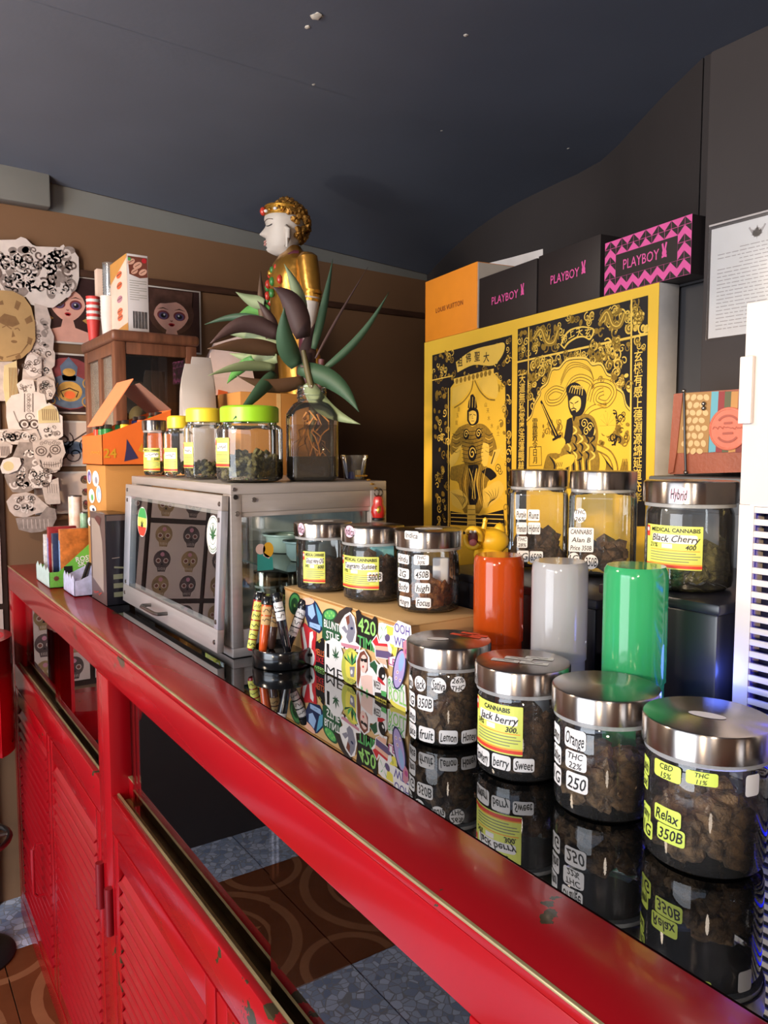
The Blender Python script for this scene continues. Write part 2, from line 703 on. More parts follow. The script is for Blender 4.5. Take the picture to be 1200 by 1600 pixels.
# right wall with the bowed return and the pillar the certificate hangs on
path = [(2.0, YB + 0.1), (2.0, 1.95), (1.99, 1.80), (1.965, 1.68), (1.91, 1.57), (1.844, 1.461), (1.743, 1.289), (1.655, 1.12)]
b = MB()
n = len(path)
vs = [(x, y, FZ) for x, y in path] + [(x, y, CEIL) for x, y in path] + [(x + .1, y, FZ) for x, y in path] + [(x + .1, y, CEIL) for x, y in path]
fs = []
for i in range(n - 1):
    fs += [[i, i + 1, n + i + 1, n + i], [2 * n + i, 2 * n + i + 1, 3 * n + i + 1, 3 * n + i], [i, i + 1, 2 * n + i + 1, 2 * n + i], [n + i, n + i + 1, 3 * n + i + 1, 3 * n + i]]
fs += [[0, n, 3 * n, 2 * n], [n - 1, 2 * n - 1, 4 * n - 1, 3 * n - 1]]
b.add(vs, fs, m_wall_dark, True)
structure(b, 'wall_right')
structure(MB().box(1.65, 1.80, -2.6, 1.115, FZ, CEIL, m_wall_dark, 0.004), 'pillar')
structure(MB().box(1.16, 1.42, -0.9, .773, FZ, 1.932, m_wall_dark, 0.004), 'partition')

# front wall behind the viewer and the assumed open shopfront on the customer side
structure(MB().box(-2.75, 1.65, -2.6, -2.5, FZ, CEIL, m_wall_brown), 'wall_front')
structure(MB().box(-2.75, -2.65, 1.75, YB + 0.012, FZ, CEIL, m_wall_brown), 'wall_left')
structure(MB().box(-2.75, -2.65, -2.5, 1.75, 2.12, CEIL, m_wall_dark), 'lintel')
structure(MB().box(-9.0, -2.75, -9, 7, FZ - 0.1, FZ - 0.01, m_pave), 'street')
structure(MB().box(-6.3, -6.15, -9, 7, FZ, 2.28, m_outside), 'sun_block_wall')  # unseen wall, added and sized to keep the low sun off the counter

# ------------------------------------------------------------------ the red counter


def red_paint():
    m = pm('red_gloss_paint', (164, 9, 20), 0.24, var=0.06, scale=5, coat=0.2, spec=0.5)
    nt = m.node_tree
    p = nt.nodes['Principled BSDF']
    tc = nt.nodes.new('ShaderNodeTexCoord')
    n1 = nt.nodes.new('ShaderNodeTexNoise')
    n1.inputs['Scale'].default_value = 34
    n1.inputs['Detail'].default_value = 5
    nt.links.new(tc.outputs['Object'], n1.inputs['Vector'])
    n2 = nt.nodes.new('ShaderNodeTexNoise')
    n2.inputs['Scale'].default_value = 4.5
    nt.links.new(tc.outputs['Object'], n2.inputs['Vector'])
    mu = nt.nodes.new('ShaderNodeMath')
    mu.operation = 'MULTIPLY'
    nt.links.new(n1.outputs[0], mu.inputs[0])
    nt.links.new(n2.outputs[0], mu.inputs[1])
    gt = nt.nodes.new('ShaderNodeMath')
    gt.operation = 'GREATER_THAN'
    gt.inputs[1].default_value = 0.392
    nt.links.new(mu.outputs[0], gt.inputs[0])
    mx = nt.nodes.new('ShaderNodeMix')
    mx.data_type = 'RGBA'
    base = p.inputs['Base Color'].links[0].from_socket
    nt.links.new(base, mx.inputs[6])
    mx.inputs[7].default_value = (*lin((62, 52, 30)), 1)
    nt.links.new(gt.outputs[0], mx.inputs[0])
    nt.links.new(mx.outputs[2], p.inputs['Base Color'])
    n3 = nt.nodes.new('ShaderNodeTexNoise')
    n3.inputs['Scale'].default_value = 7
    nt.links.new(tc.outputs['Object'], n3.inputs['Vector'])
    bp = nt.nodes.new('ShaderNodeBump')
    bp.inputs['Strength'].default_value = 0.12
    bp.inputs['Distance'].default_value = 0.006
    nt.links.new(n3.outputs[0], bp.inputs['Height'])
    nt.links.new(bp.outputs[0], p.inputs['Normal'])
    nt.links.new(bp.outputs[0], p.inputs['Coat Normal'])
    return m


m_red = red_paint()
m_redslat = pm('red_slat_paint', (160, 11, 24), 0.3, var=0.08, scale=6, coat=0.15)
m_edge = pm('worn_metal_edge', (196, 176, 130), 0.35, metal=0.6, var=0.2)
m_track = pm('dull_brass_track', (128, 98, 56), 0.4, metal=0.4, var=0.25, scale=40)
m_cavity = pm('dark_lining', (34, 24, 24), 0.7)
m_blackglass = pm('black_counter_glass', (9, 10, 11), 0.015, var=0.05, spec=1.0, coat=1.0)
m_blackglass.node_tree.nodes['Principled BSDF'].inputs['IOR'].default_value = 1.62
m_blackglass.node_tree.nodes['Principled BSDF'].inputs['Coat IOR'].default_value = 1.5
m_blackglass.node_tree.nodes['Principled BSDF'].inputs['Coat Roughness'].default_value = 0.01
m_frontglass = thin_glass('front_pane_glass', (0.72, 0.70, 0.70), 0.008, 1.6, gain=1.25)
m_hinge = pm('dark_red_steel', (120, 10, 20), 0.35, var=0.1)
m_chrome_red = pm('red_wire', (170, 16, 30), 0.2, var=0.05, coat=0.5)

XF, XB, Y0, Y1 = 0.35, 1.02, -0.75, 2.52
counter = thing('display_counter', 'long red painted metal display counter with black glass top and louvred doors', 'counter', (0.68, 0.9, FZ))
cw = dict(parent=counter, world=True)
# red top rails
MB().box(XF, 0.435, Y0, Y1, 0.938, 0.9497, m_red, 0.003).build('top_rail', **cw)
MB().box(XB - 0.05, XB, Y0, Y1, 0.938, 0.9497, m_red, 0.003).build('top_rail', **cw)
MB().box(0.435, XB - 0.05, Y1 - 0.05, Y1, 0.938, 0.9497, m_red, 0.003).build('top_rail', **cw)
MB().box(XF, XF + 0.03, Y0, Y1, 0.879, 0.939, m_red, 0.003).build('front_rail', **cw)
MB().box(XF - 0.0012, XF + 0.0022, Y0, Y1, 0.9472, 0.9502, m_edge, 0.001).build('worn_edge', label='bare metal worn along the edge', **cw)
MB().box(0.4352, XB - 0.0502, Y0, Y1 - 0.0502, 0.944, CT - .0004, m_blackglass).build('glass_top', label='black reflective glass top', **cw)
# posts
posts = [(2.462, 2.52), (1.402, 1.484), (0.335, 0.405), (-0.75, -0.68)]
for a, c in posts:
    MB().box(XF, XF + 0.04, a, c, FZ + 0.06, 0.879, m_red, 0.002).build('post', **cw)
bays = [(1.484, 2.462), (0.405, 1.402), (-0.68, 0.335)]
# ends, back, floor of the display, bottom
MB().box(XF + 0.04, XB, Y1 - 0.02, Y1 - 0.002, FZ + 0.06, 0.938, m_red).build('end_panel', **cw)
MB().box(XF + 0.04, XB, Y0 + 0.002, Y0 + 0.02, FZ + 0.06, 0.938, m_red).build('end_panel', **cw)
MB().box(XB - 0.02, XB - 0.004, Y0 + 0.02, Y1 - 0.02, FZ + 0.06, 0.938, m_cavity).build('back_panel', **cw)
MB().box(XF + 0.05, XB - 0.02, Y0 + 0.02, Y1 - 0.02, 0.640, 0.655, m_cavity).build('display_shelf', **cw)
MB().box(XF + 0.03, XB - 0.02, Y0 + 0.02, Y1 - 0.02, FZ + 0.06, FZ + 0.075, m_cavity).build('bottom_panel', **cw)
MB().box(XF, XF + 0.03, Y0, Y1, FZ, FZ + 0.06, m_red, 0.002).build('kick_rail', **cw)
MB().box(XB - 0.03, XB, Y0, Y1, FZ, FZ + 0.06, m_red, 0.002).build('kick_rail', **cw)
slat_mesh = {}
for bi, (ya, yb) in enumerate(bays):
    MB().box(XF, XF + 0.012, ya, yb, 0.598, 0.664, m_red, 0.002).build('fascia', **cw)
    MB().box(XF + 0.012, XF + 0.05, ya, yb, 0.640, 0.650, m_track).build('track_bed', **cw)
    MB().box(XF + 0.012, XF + 0.0155, ya, yb, 0.650, 0.6648, m_edge).build('track_lip', **cw)
    MB().box(XF + 0.033, XF + 0.039, ya, yb, 0.650, 0.690, m_red, 0.0015).build('inner_lip', **cw)
    MB().box(XF + 0.0325, XF + 0.0395, ya, yb, 0.690, 0.6925, m_edge).build('lip_edging', **cw)
    ym = ya + 0.36 if bi == 1 else (ya + yb) / 2
    MB().box(XF + 0.0225, XF + 0.0255, ya + 0.001, ym + 0.02, 0.652, 0.905, m_frontglass).build('glass_pane', **cw)
    MB().box(XF + 0.0275, XF + 0.0305, ym - 0.02, yb - 0.045, 0.652, 0.905, m_frontglass).build('glass_pane', **cw)
    # two louvred doors to a bay
    mid = (ya + yb) / 2
    for di, (da, db) in enumerate(((ya + 0.004, mid - 0.003), (mid + 0.003, yb - 0.004))):
        z0, z1 = FZ + 0.068, 0.594
        f = MB()
        s = 0.034
        f.box(XF, XF + 0.014, da, da + s, z0, z1, m_red, 0.0015)
        f.box(XF, XF + 0.014, db - s, db, z0, z1, m_red, 0.0015)
        f.box(XF, XF + 0.014, da + s, db - s, z1 - 0.045, z1, m_red, 0.0015)
        f.box(XF, XF + 0.014, da + s, db - s, z0, z0 + 0.05, m_red, 0.0015)
        door = f.build('louvred_door', **cw)
        MB().box(XF + 0.022, XF + 0.024, da + s, db - s, z0 + 0.05, z1 - 0.045, m_cavity).build('backing', parent=door, world=True)
        ns = 21
        pitch = (z1 - 0.045 - z0 - 0.05) / ns
        L = round(db - da - 2 * s - 0.014, 4)
        key = (L, round(pitch, 4))
        if key not in slat_mesh:
            q = MB()
            prof = [(-0.0065, 0.0), (-0.0065, 0.0028), (-0.001, 0.0055), (0.0170, pitch * 0.97), (0.0150, pitch * 0.97), (-0.003, 0.0030), (-0.003, 0.0)]
            q.loft([[(x, 0, z) for x, z in prof], [(x, L, z) for x, z in prof]], m_redslat, smooth=False)
            slat_mesh[key] = q.mesh('slat')
        inv = WM[counter.name].inverted()
        for k in range(ns):
            o = bpy.data.objects.new('slat', slat_mesh[key])
            o.parent = door
            o.location = inv @ Vector((XF + 0.002, da + s + 0.001, z0 + 0.05 + k * pitch))
            COL.objects.link(o)
        # wire pull on the meeting stiles, barrel hinges on the outer ones
        hy = db - 0.10 if di == 0 else da + 0.16
        if di == 1:
            hz = 0.20
            MB().tube([(XF, hy - 0.045, hz + 0.075), (XF - 0.02, hy - 0.045, hz + 0.075), (XF - 0.028, hy - 0.045, hz + 0.065), (XF - 0.028, hy - 0.045, hz - 0.055), (XF - 0.02, hy - 0.045, hz - 0.065), (XF, hy - 0.045, hz - 0.065)],
                      0.0045, m_chrome_red, 8).build('pull_handle', **cw)
    for yy, zz in ((ya - 0.008, 0.46), (yb + 0.010, 0.44)):
        if -0.6 < yy < 2.3:
            MB().tube([(XF - 0.006, yy, zz - 0.045), (XF - 0.006, yy, zz + 0.045)], 0.008, m_hinge, 10).build('barrel_hinge', **cw)
# ------------------------------------------------------------------ shared materials for the goods
m_glass = thin_glass('jar_glass', (0.97, 0.98, 0.97), 0.012, 1.5, gain=1.15, haze=0.035, even=True)
m_glass_thick = thin_glass('jar_base_glass', (0.82, 0.86, 0.84), 0.02, 1.6)
m_plastic_clear = thin_glass('clear_plastic', (0.97, 0.97, 0.96), 0.05, 1.45, haze=0.06)
m_steel = pm('brushed_steel', (164, 157, 152), 0.24, metal=1.0, var=0.06, scale=40, aniso=0.85)
m_gasket = thin_glass('gasket_plastic', (0.8, 0.8, 0.8), 0.2, 1.4, haze=0.45)
m_paper = flat('white_label_paper', (226, 222, 220), 0.55)
m_ylabel = flat('yellow_label_paper', (208, 214, 98), 0.5)
m_ylabel2 = flat('lime_label_paper', (206, 222, 92), 0.5)
m_redprint = flat('red_print', (214, 62, 44), 0.5)
m_orangeprint = flat('orange_print', (240, 150, 50), 0.5)
m_greenprint = flat('green_print', (60, 120, 60), 0.5)
m_pinkpaper = flat('pink_label_paper', (222, 178, 200), 0.55)
m_fluo = flat('orange_label_paper', (240, 92, 62), 0.5)
m_greyprint = flat('grey_print', (120, 120, 96), 0.5)
m_bud_brown = pm('brown_dried_buds', (54, 38, 24), 0.85, var=0.5, scale=120, rgb2=(134, 102, 68), bump=0.8, bscale=400)
m_bud_green = pm('green_dried_buds', (56, 58, 30), 0.85, var=0.5, scale=120, rgb2=(128, 122, 76), bump=0.8, bscale=400)
m_bud_dark = pm('dark_dried_buds', (50, 36, 28), 0.85, var=0.5, scale=120, rgb2=(112, 84, 60), bump=0.8, bscale=400)
m_bud_orange = pm('russet_dried_buds', (96, 52, 22), 0.85, var=0.5, scale=120, rgb2=(170, 108, 56), bump=0.8, bscale=400)


def squarish(p):
    return lambda t: 1.0 / ((abs(cos(t)) ** p + abs(sin(t)) ** p) ** (1.0 / p))


def polygonal(nside, rot=0.0, soft=0.12):
    def f(t):
        a = (t - rot) % (2 * pi / nside) - pi / nside
        q = cos(pi / nside) / cos(a)
        return q * (1 - soft) + soft * 0.97
    return f


class Jar:
    pass


JARS = []


def make_jar(label, x, y, z, R, H, lid_h, lid_r, fill=0.4, bud=None, lid_mat=None, shape=None, group=None, neck=None,
             lobes=60, bud_r=0.009, name='storage_jar', tilt_fill=0.0, rot=None, seed=None, lid_style='steel', sub=1):
    rz = face_cam(x, y) if rot is None else rot
    t = thing(name, label, 'jar', (x, y, z), rz, group)
    j = Jar()
    j.t, j.x, j.y, j.z, j.R, j.H, j.lid_h, j.lid_r, j.rz = t, x, y, z, R, H, lid_h, lid_r, rz
    neck = neck or R * 0.93
    hs = H - lid_h - 0.012
    n = 72
    g = MB()
    nk = None
    prof = [(R * 0.86, 0.0015), (R * 0.97, 0.005), (R, 0.012), (R, hs - 0.006), (R * 0.985, hs + 0.001)]
    g.lathe(prof, m_glass, n, shape)
    g.lathe([(R * 0.985 if not shape else neck * 1.04, hs + 0.001), (neck, hs + 0.007), (neck, H - lid_h + 0.004)], m_glass, n)
    if shape:   # shoulder from squarish body to round neck
        rings = []
        for k, (f, zz) in enumerate(((0.0, hs + 0.001), (0.5, hs + 0.006), (1.0, hs + 0.008))):
            rings.append([((R * 0.985 * shape(a) * (1 - f) + neck * f) * cos(a), (R * 0.985 * shape(a) * (1 - f) + neck * f) * sin(a), zz)
                          for a in [2 * pi * i / n for i in range(n)]])
        g.loft(rings, m_glass, cap=False)
    body = g.build('glass_body', t)
    b = MB()
    b.lathe([(0, 0.0025), (R * 0.55, 0.0035), (R * 0.8, 0.002), (R * 0.86, 0.0012), (0, 0.0008)], m_glass_thick, n, shape)
    b.build('glass_base', t)
    lm = lid_mat or m_steel
    L = MB()
    if lid_style == 'steel':
        L.lathe([(lid_r - 0.001, H - lid_h), (lid_r, H - lid_h + 0.0006), (lid_r, H - 0.0022), (lid_r - 0.0008, H - 0.0007), (lid_r - 0.0026, H), (0, H)], lm, 64)
        L.lathe([(lid_r - 0.001, H - lid_h), (lid_r - 0.004, H - lid_h + 0.001), (lid_r - 0.004, H - 0.004), (0, H - 0.004)], lm, 32)
    else:
        L.lathe([(lid_r - 0.001, H - lid_h), (lid_r, H - lid_h + 0.001), (lid_r, H - 0.004), (lid_r - 0.003, H - 0.001), (lid_r - 0.008, H), (0, H)], lm, 48)
        L.lathe([(lid_r - 0.001, H - lid_h), (lid_r - 0.004, H - lid_h + 0.001), (lid_r - 0.004, H - 0.004), (0, H - 0.004)], lm, 32)
    j.lid = L.build('lid', t)
    if lid_style == 'steel':
        MB().lathe([(neck, H - lid_h - 0.005), (lid_r - 0.002, H - lid_h - 0.004), (lid_r - 0.002, H - lid_h), (neck, H - lid_h)], m_gasket, 40).build('gasket', t)
    if bud and fill > 0:
        rr = random.Random(seed or len(JARS) * 7 + 3)
        c = MB()
        top = (H - lid_h) * fill
        k = 0
        while k < lobes:
            a, q = rr.uniform(0, 2 * pi), sqrt(rr.random()) * (R - bud_r - 0.003)
            px, py = q * cos(a), q * sin(a)
            lim = top * (0.72 + 0.28 * cos(q / R * 2 + tilt_fill)) + tilt_fill * px * 0.5 + rr.uniform(-.004, .004)
            zz = rr.uniform(bud_r + 0.003, max(bud_r + 0.006, lim))
            if shape is None or q < R * 0.9:
                c.ball((px, py, zz), bud_r * rr.uniform(0.7, 1.25), bud, sub, (rr.uniform(.8, 1.2), rr.uniform(.8, 1.2), rr.uniform(.7, 1.3)), 0.26, rr)
            k += 1
        c.build('dried_buds', t, kind='stuff')
    JARS.append(j)
    return j


def jar_uv(j, px, py, lid=False):
    """picture point -> (arc length, height) on the jar's own wall"""
    R = j.lid_r if lid else j.R
    d = ray(px, py)
    ox, oy = -j.x, -j.y
    A = d.x ** 2 + d.y ** 2
    B = ox * d.x + oy * d.y
    C = ox ** 2 + oy ** 2 - R * R
    disc = B * B - A * C
    tt = (-B - sqrt(disc)) / A if disc > 0 else -B / A
    p = EYE + d * tt
    qx, qy = p.x - j.x, p.y - j.y
    c, s = cos(-j.rz), sin(-j.rz)
    lx, ly = qx * c - qy * s, qx * s + qy * c
    a = atan2(lx, -ly)
    a = max(-1.35, min(1.35, a))
    return a * R, p.z - j.z


def jar_box(j, x0, y0, x1, y1, lid=False):
    xc, yc = (x0 + x1) / 2, (y0 + y1) / 2
    u0, _ = jar_uv(j, x0, yc, lid)
    u1, _ = jar_uv(j, x1, yc, lid)
    _, v1 = jar_uv(j, xc, y0, lid)
    _, v0 = jar_uv(j, xc, y1, lid)
    return u0, v0, u1, v1


def sticker(j, box, lines, paper=None, oval=False, lid=False, minw=None, ink=None):
    """small handwritten sticker on the jar wall (or on the lid's rim)"""
    u0, v0, u1, v1 = jar_box(j, *box, lid=lid)
    if minw and u1 - u0 < minw:          # a sticker that wraps round out of view keeps its real width
        if (u0 + u1) < 0:
            u0 = u1 - minw
        else:
            u1 = u0 + minw
    gu, gv = (u1 - u0) * .03, (v1 - v0) * .06
    u0, u1, v0, v1 = u0 + gu, u1 - gu, v0 + gv, v1 - gv
    mb = MB()
    d = Draw(mb, cyl_surf((j.lid_r if lid else j.R) + 0.0003))
    p = paper or m_paper
    if oval:
        d.oval(u0, v0, u1, v1, p)
    else:
        d.rect(u0, v0, u1, v1, p, rad=min(v1 - v0, u1 - u0) * 0.18)
    d.up()
    n = len(lines)
    h = (v1 - v0)
    for i, s in enumerate(lines):
        vc = v1 - h * (i + 0.5) / n
        d.text(s, (u0 + u1) / 2, vc, h / n * (0.92 if n == 1 else 0.95), ink or INK, maxw=(u1 - u0) * 0.86, shear=0.18, bold=0.012, jig=0.05)
    return mb.build('sticker', j.t)


def rx(s, d):
    return s


def medical_label(j, box, name, strength, price, title='MEDICAL CANNABIS', white=True, paper=None):
    u0, v0, u1, v1 = jar_box(j, *box)
    mb = MB()
    d = Draw(mb, cyl_surf(j.R + 0.0003))
    w, h = u1 - u0, v1 - v0
    P = lambda a, b: (u0 + w * a, v0 + h * b)
    d.rect(u0, v0, u1, v1, paper or m_ylabel, rad=0.001, nu=14)
    d.up()
    d.rect(u0, v0 + h * .03, u1, v0 + h * .10, m_redprint, nu=14)
    d.rect(*P(0.10, .105), *P(1.0, .13), m_orangeprint, nu=14)
    d.rect(*P(0.0, .72), *P(.085, .97), m_redprint, nu=2)
    d.disc(*P(.042, .88), w * .028, m_paper, k=3, ry=h * .05)
    d.text(title, *P(.55, .90), h * .13, INK, maxw=w * .82, bold=0.03)
    if white:
        d.rect(*P(.16, .60), *P(.92, .80), m_paper, k=1.5, rad=h * .05)
        d.rect(*P(.36, .48), *P(.54, .58), m_paper, k=1.5)
    d.text(name, *P(.56, .71), h * .22, INK, k=3, maxw=w * .8, shear=0.25, bold=0.01, jig=0.05)
    d.text(strength, *P(.20, .54), h * .14, INK, k=3, maxw=w * .2, shear=0.2, bold=0.01)
    d.text(price, *P(.82, .52), h * .15, INK, k=3, maxw=w * .26, shear=0.2, bold=0.02)
    for i in range(5):     # rows of fine print, too small to read
        a, b = 0.12, (0.96, 0.90, 0.97, 0.93, 0.80)[i]
        d.rect(*P(a, .425 - i * .062), *P(b, .443 - i * .062), m_greyprint if i else m_orangeprint, nu=10)
    return mb.build('printed_label', j.t, label='yellow printed label with handwriting')


def lid_top(j, items):
    """stickers lying flat on the lid: (du, dv, w, h, kind, paper)"""
    for du, dv, w, h, kind, paper, rot in items:
        mb = MB()
        c, s = cos(rot), sin(rot)
        d = Draw(mb, plane_surf((du, dv, j.H + 0.0002), (c, s, 0), (-s, c, 0)))
        if kind == 'oval':
            d.oval(-w / 2, -h / 2, w / 2, h / 2, paper)
        else:
            d.rect(-w / 2, -h / 2, w / 2, h / 2, paper, rad=h * .15, nu=4)
        d.up()
        if kind != 'oval' or w > 0.03:
            d.line([(-w * .3, 0), (-w * .1, h * .2), (w * .05, -h * .15), (w * .3, h * .1)], h * .12, INK if paper is not m_fluo else m_redprint)
        mb.build('lid_sticker', j.t)


# ------------------------------------------------------------------ front row on the glass
G1 = 'large glass jars in the front row'
RJ, HJ, LH, LR = 0.0470, 0.118, 0.0240, 0.0505
j1 = make_jar('steel-lidded glass jar with round Jack, Sativa and 26% THC stickers, beside the stickered carton', 0.569, 0.700, CT, RJ, HJ, LH, LR, 0.9, m_bud_brown, lobes=220, bud_r=.0085, sub=2, group=G1)
for bx, s in (((634, 1050, 646, 1074), 'Juice'), ((648, 1055, 666, 1082), 'Jack'), ((673, 1057, 698, 1085), 'Sativa')):
    sticker(j1, bx, [s], oval=True, minw=0.018)
sticker(j1, (703, 1055, 728, 1083), ['26%', 'THC'], oval=True)
sticker(j1, (652, 1086, 678, 1112), ['350B'])
for bx, s in (((637, 1078, 649, 1103), '1G'), ((637, 1104, 650, 1128), 'Lemon'), ((638, 1128, 651, 1153), 'Juice'), ((654, 1135, 680, 1161), 'fruit'), ((685, 1140, 716, 1164), 'Lemon'), ((720, 1139, 745, 1162), 'Honey')):
    sticker(j1, bx, [s], minw=0.019)
lid_top(j1, [(-0.013, -0.002, .026, .013, 'oval', m_paper, 0), (.014, .020, .026, .008, 'rect', m_fluo, -.5), (.026, .028, .024, .008, 'rect', m_fluo, -.5), (.026, .012, .026, .008, 'rect', m_fluo, -.45), (.037, .017, .02, .008, 'rect', m_fluo, -.4)])

j2 = make_jar('steel-lidded glass jar with a yellow Jack berry cannabis label, in front of the white tube', 0.574, 0.582, CT, RJ, HJ, LH, LR, 0.75, m_bud_dark, lobes=180, bud_r=.0085, sub=2, group=G1)
medical_label(j2, (741, 1100, 817, 1176), 'Jack berry', '24%', '300.', title='CANNABIS')
for bx, s in (((741, 1166, 766, 1194), 'Strawberry'), ((768, 1178, 799, 1204), 'berry'), ((801, 1184, 836, 1208), 'Sweet')):
    sticker(j2, bx, [s])
lid_top(j2, [(-.018, -.004, .03, .010, 'rect', m_paper, -.25), (-.004, .006, .03, .010, 'rect', m_paper, -.25), (.012, -.010, .030, .010, 'rect', m_paper, -.2), (.018, .010, .03, .010, 'rect', m_paper, -.2)])

j3 = make_jar('steel-lidded glass jar with white Orange, THC 22% and 250 stickers, before the green tube', 0.579, 0.475, CT, RJ, HJ, LH, LR, 0.62, m_bud_brown, lobes=170, bud_r=.0085, sub=2, group=G1)
for bx, s in (((860, 1124, 876, 1158), ['Lemon']), ((882, 1138, 917, 1173), ['Orange']), ((860, 1158, 878, 1191), ['Sativa']), ((883, 1173, 918, 1206), ['THC', '22%']), ((861, 1192, 878, 1224), ['1G']), ((884, 1207, 920, 1240), ['250'])):
    sticker(j3, bx, s, minw=0.019)

j4 = make_jar('steel-lidded glass jar with lime stickers reading Relax and CBD 15%, largest in view', 0.575, 0.366, CT, RJ + .001, HJ + .003, LH, LR + .001, 0.66, m_bud_brown, lobes=200, bud_r=.0085, sub=2, group=G1, tilt_fill=.35)
for bx, s in (((994, 1170, 1016, 1200), ['Lunch']), ((995, 1198, 1014, 1222), ['Good']), ((1022, 1191, 1066, 1221), ['CBD', '15%']), ((1070, 1205, 1124, 1229), ['THC', '11%']), ((994, 1240, 1018, 1270), ['Funny']), ((1022, 1261, 1066, 1291), ['Relax']), ((995, 1269, 1021, 1302), ['1G']), ((1026, 1291, 1072, 1321), ['350B'])):
    sticker(j4, bx, s, paper=m_ylabel2, minw=0.017)
sticker(j4, (1164, 1208, 1186, 1246), [], minw=0.012)
lid_top(j4, [(0.0, -.002, .030, .014, 'oval', m_paper, -.2)])
j5 = make_jar('steel-lidded glass jar cut off by the picture edge beside the Relax jar', 0.585, 0.247, CT, RJ, HJ, LH, LR, 0.5, m_bud_dark, lobes=90, group=G1)

# ------------------------------------------------------------------ row on the stickered carton
G2 = 'glass jars on the stickered carton'
ZB = 1.065
k1 = make_jar('glass jar with yellow label marked 600, next to the silver case on the carton', 0.622, 1.093, ZB, 0.0445, 0.111, .0225, .048, .55, m_bud_dark, lobes=90, group=G2)
medical_label(k1, (474, 862, 508, 911), 'Ghost very OG', '24%', '600')
sticker(k1, (469, 816, 476, 838), ['Indica'], paper=m_pinkpaper, oval=True, lid=True, minw=.016)
k2 = make_jar('glass jar with yellow Tangram Sunset label and 500B sticker, middle of the carton row', 0.642, 0.976, ZB, 0.0455, 0.113, .0235, .049, .78, m_bud_dark, lobes=150, group=G2, tilt_fill=.3)
medical_label(k2, (534, 870, 592, 921), 'Tangram Sunset', '19%', '')
sticker(k2, (573, 893, 598, 910), ['500B'])
sticker(k2, (539, 820, 555, 841), ['Indica'], paper=m_pinkpaper, oval=True, lid=True)
bc = MB()
bc.box(-.004, .033, .012, .014, .045, .082, flat('pale_blue_card', (120, 196, 210), .5))
bc.build('blue_card', k2.t)
k3 = make_jar('glass jar with eight white stickers reading Hindu, Focus and THC 30%, on the carton end', 0.667, 0.868, ZB, 0.0455, 0.115, .0235, .049, .5, m_bud_orange, lobes=70, bud_r=.011, group=G2, tilt_fill=.6)
for bx, s in (((622, 865, 640, 882), ['Hindu']), ((646, 866, 671, 884), ['THC', '30%']), ((622, 887, 640, 905), ['2G']), ((647, 889, 672, 907), ['450B']), ((623, 908, 640, 926), ['Body']), ((648, 910, 673, 928), ['high']), ((624, 931, 642, 949), ['Hungry']), ((649, 933, 674, 951), ['Focus'])):
    sticker(k3, bx, s)
sticker(k3, (632, 829, 655, 844), ['Indica'], lid=True)
pk = MB()
pk.box(.006, .030, -.012, -.004, .035, .075, flat('white_sachet', (214, 216, 220), .4), .003)
pk.build('sachet', k3.t, label='white moisture sachet')
lid_top(k3, [(0, 0, .04, .03, 'oval', m_paper, 0)])
lid_top(k1, [(0, 0, .035, .025, 'oval', m_paper, 0)])

# ------------------------------------------------------------------ row on the black plinth
G3 = 'glass jars on the black plinth'
ZP = 1.133
q1 = make_jar('square-shouldered glass jar with white Purple, Runz and Hybrid stickers behind the orange tube', 0.876, 0.858, 1.112, 0.0455, 0.150, .026, .0455, .42, m_bud_dark, lobes=50, bud_r=.011, shape=squarish(5), neck=.042, group=G3)
q2 = make_jar('square-shouldered glass jar with a square Alan B cannabis sticker behind the white tube', 0.893, 0.746, 1.112, 0.0475, 0.150, .026, .0475, .38, m_bud_dark, lobes=50, bud_r=.011, shape=squarish(5), neck=.044, group=G3)


def flat_stickers(j, items):
    """stickers on the flat front of a square-shouldered jar"""
    for bx, lines, kind in items:
        yp = -j.R
        pts = []
        for (a, b) in ((bx[0], bx[1]), (bx[2], bx[3])):
            d = ray(a, b)
            c, s = cos(-j.rz), sin(-j.rz)
            lx, ly = d.x * c - d.y * s, d.x * s + d.y * c
            ox, oy = -j.x * c + j.y * s, -j.x * s - j.y * c
            t = (yp - oy) / ly
            pts.append((ox + lx * t, CAMZ + d.z * t - j.z))
        (u0, v1), (u1, v0) = pts
        mb = MB()
        d = Draw(mb, plane_surf((0, yp - .0004, 0), (1, 0, 0), (0, 0, 1)))
        if kind == 'oval':
            d.oval(u0, v0, u1, v1, m_paper)
        else:
            d.rect(u0, v0, u1, v1, m_paper, rad=.002)
        d.up()
        h = v1 - v0
        n = len(lines)
        for i, s in enumerate(lines):
            d.text(s, (u0 + u1) / 2, v1 - h * (i + .5) / n, h / n * .85, INK, maxw=(u1 - u0) * .86, shear=.15, bold=.012)
        mb.build('sticker', j.t)


flat_stickers(q1, [((806, 795, 823, 812), ['Purple'], 0), ((825, 796, 843, 814), ['Runz'], 0), ((807, 816, 823, 835), ['Premium'], 0), ((825, 816, 844, 835), ['Hybrid'], 0),
                   ((808, 838, 824, 856), ['THC', '28%'], 0), ((808, 860, 826, 878), ['1G'], 0), ((828, 861, 848, 880), ['650B'], 0)])
flat_stickers(q2, [((897, 794, 916, 817), ['THC', '26%'], 'oval'), ((889, 824, 927, 863), ['CANNABIS', 'Alan B', 'Price 350B'], 0), ((888, 863, 905, 881), ['1G'], 'oval'), ((913, 866, 934, 890), ['350B'], 'oval')])
q3 = make_jar('wide glass jar with a yellow Black Cherry label, close to the white computer tower', 0.789, 0.533, ZP, 0.0485, 0.124, .025, .0515, .5, m_bud_green, lobes=90, bud_r=.011, group=G3)
medical_label(q3, (1012, 822, 1098, 890), 'Black Cherry', '21%', '400')
sticker(q3, (1045, 758, 1077, 787), ['Hybrid'], paper=m_pinkpaper, oval=True, lid=True)

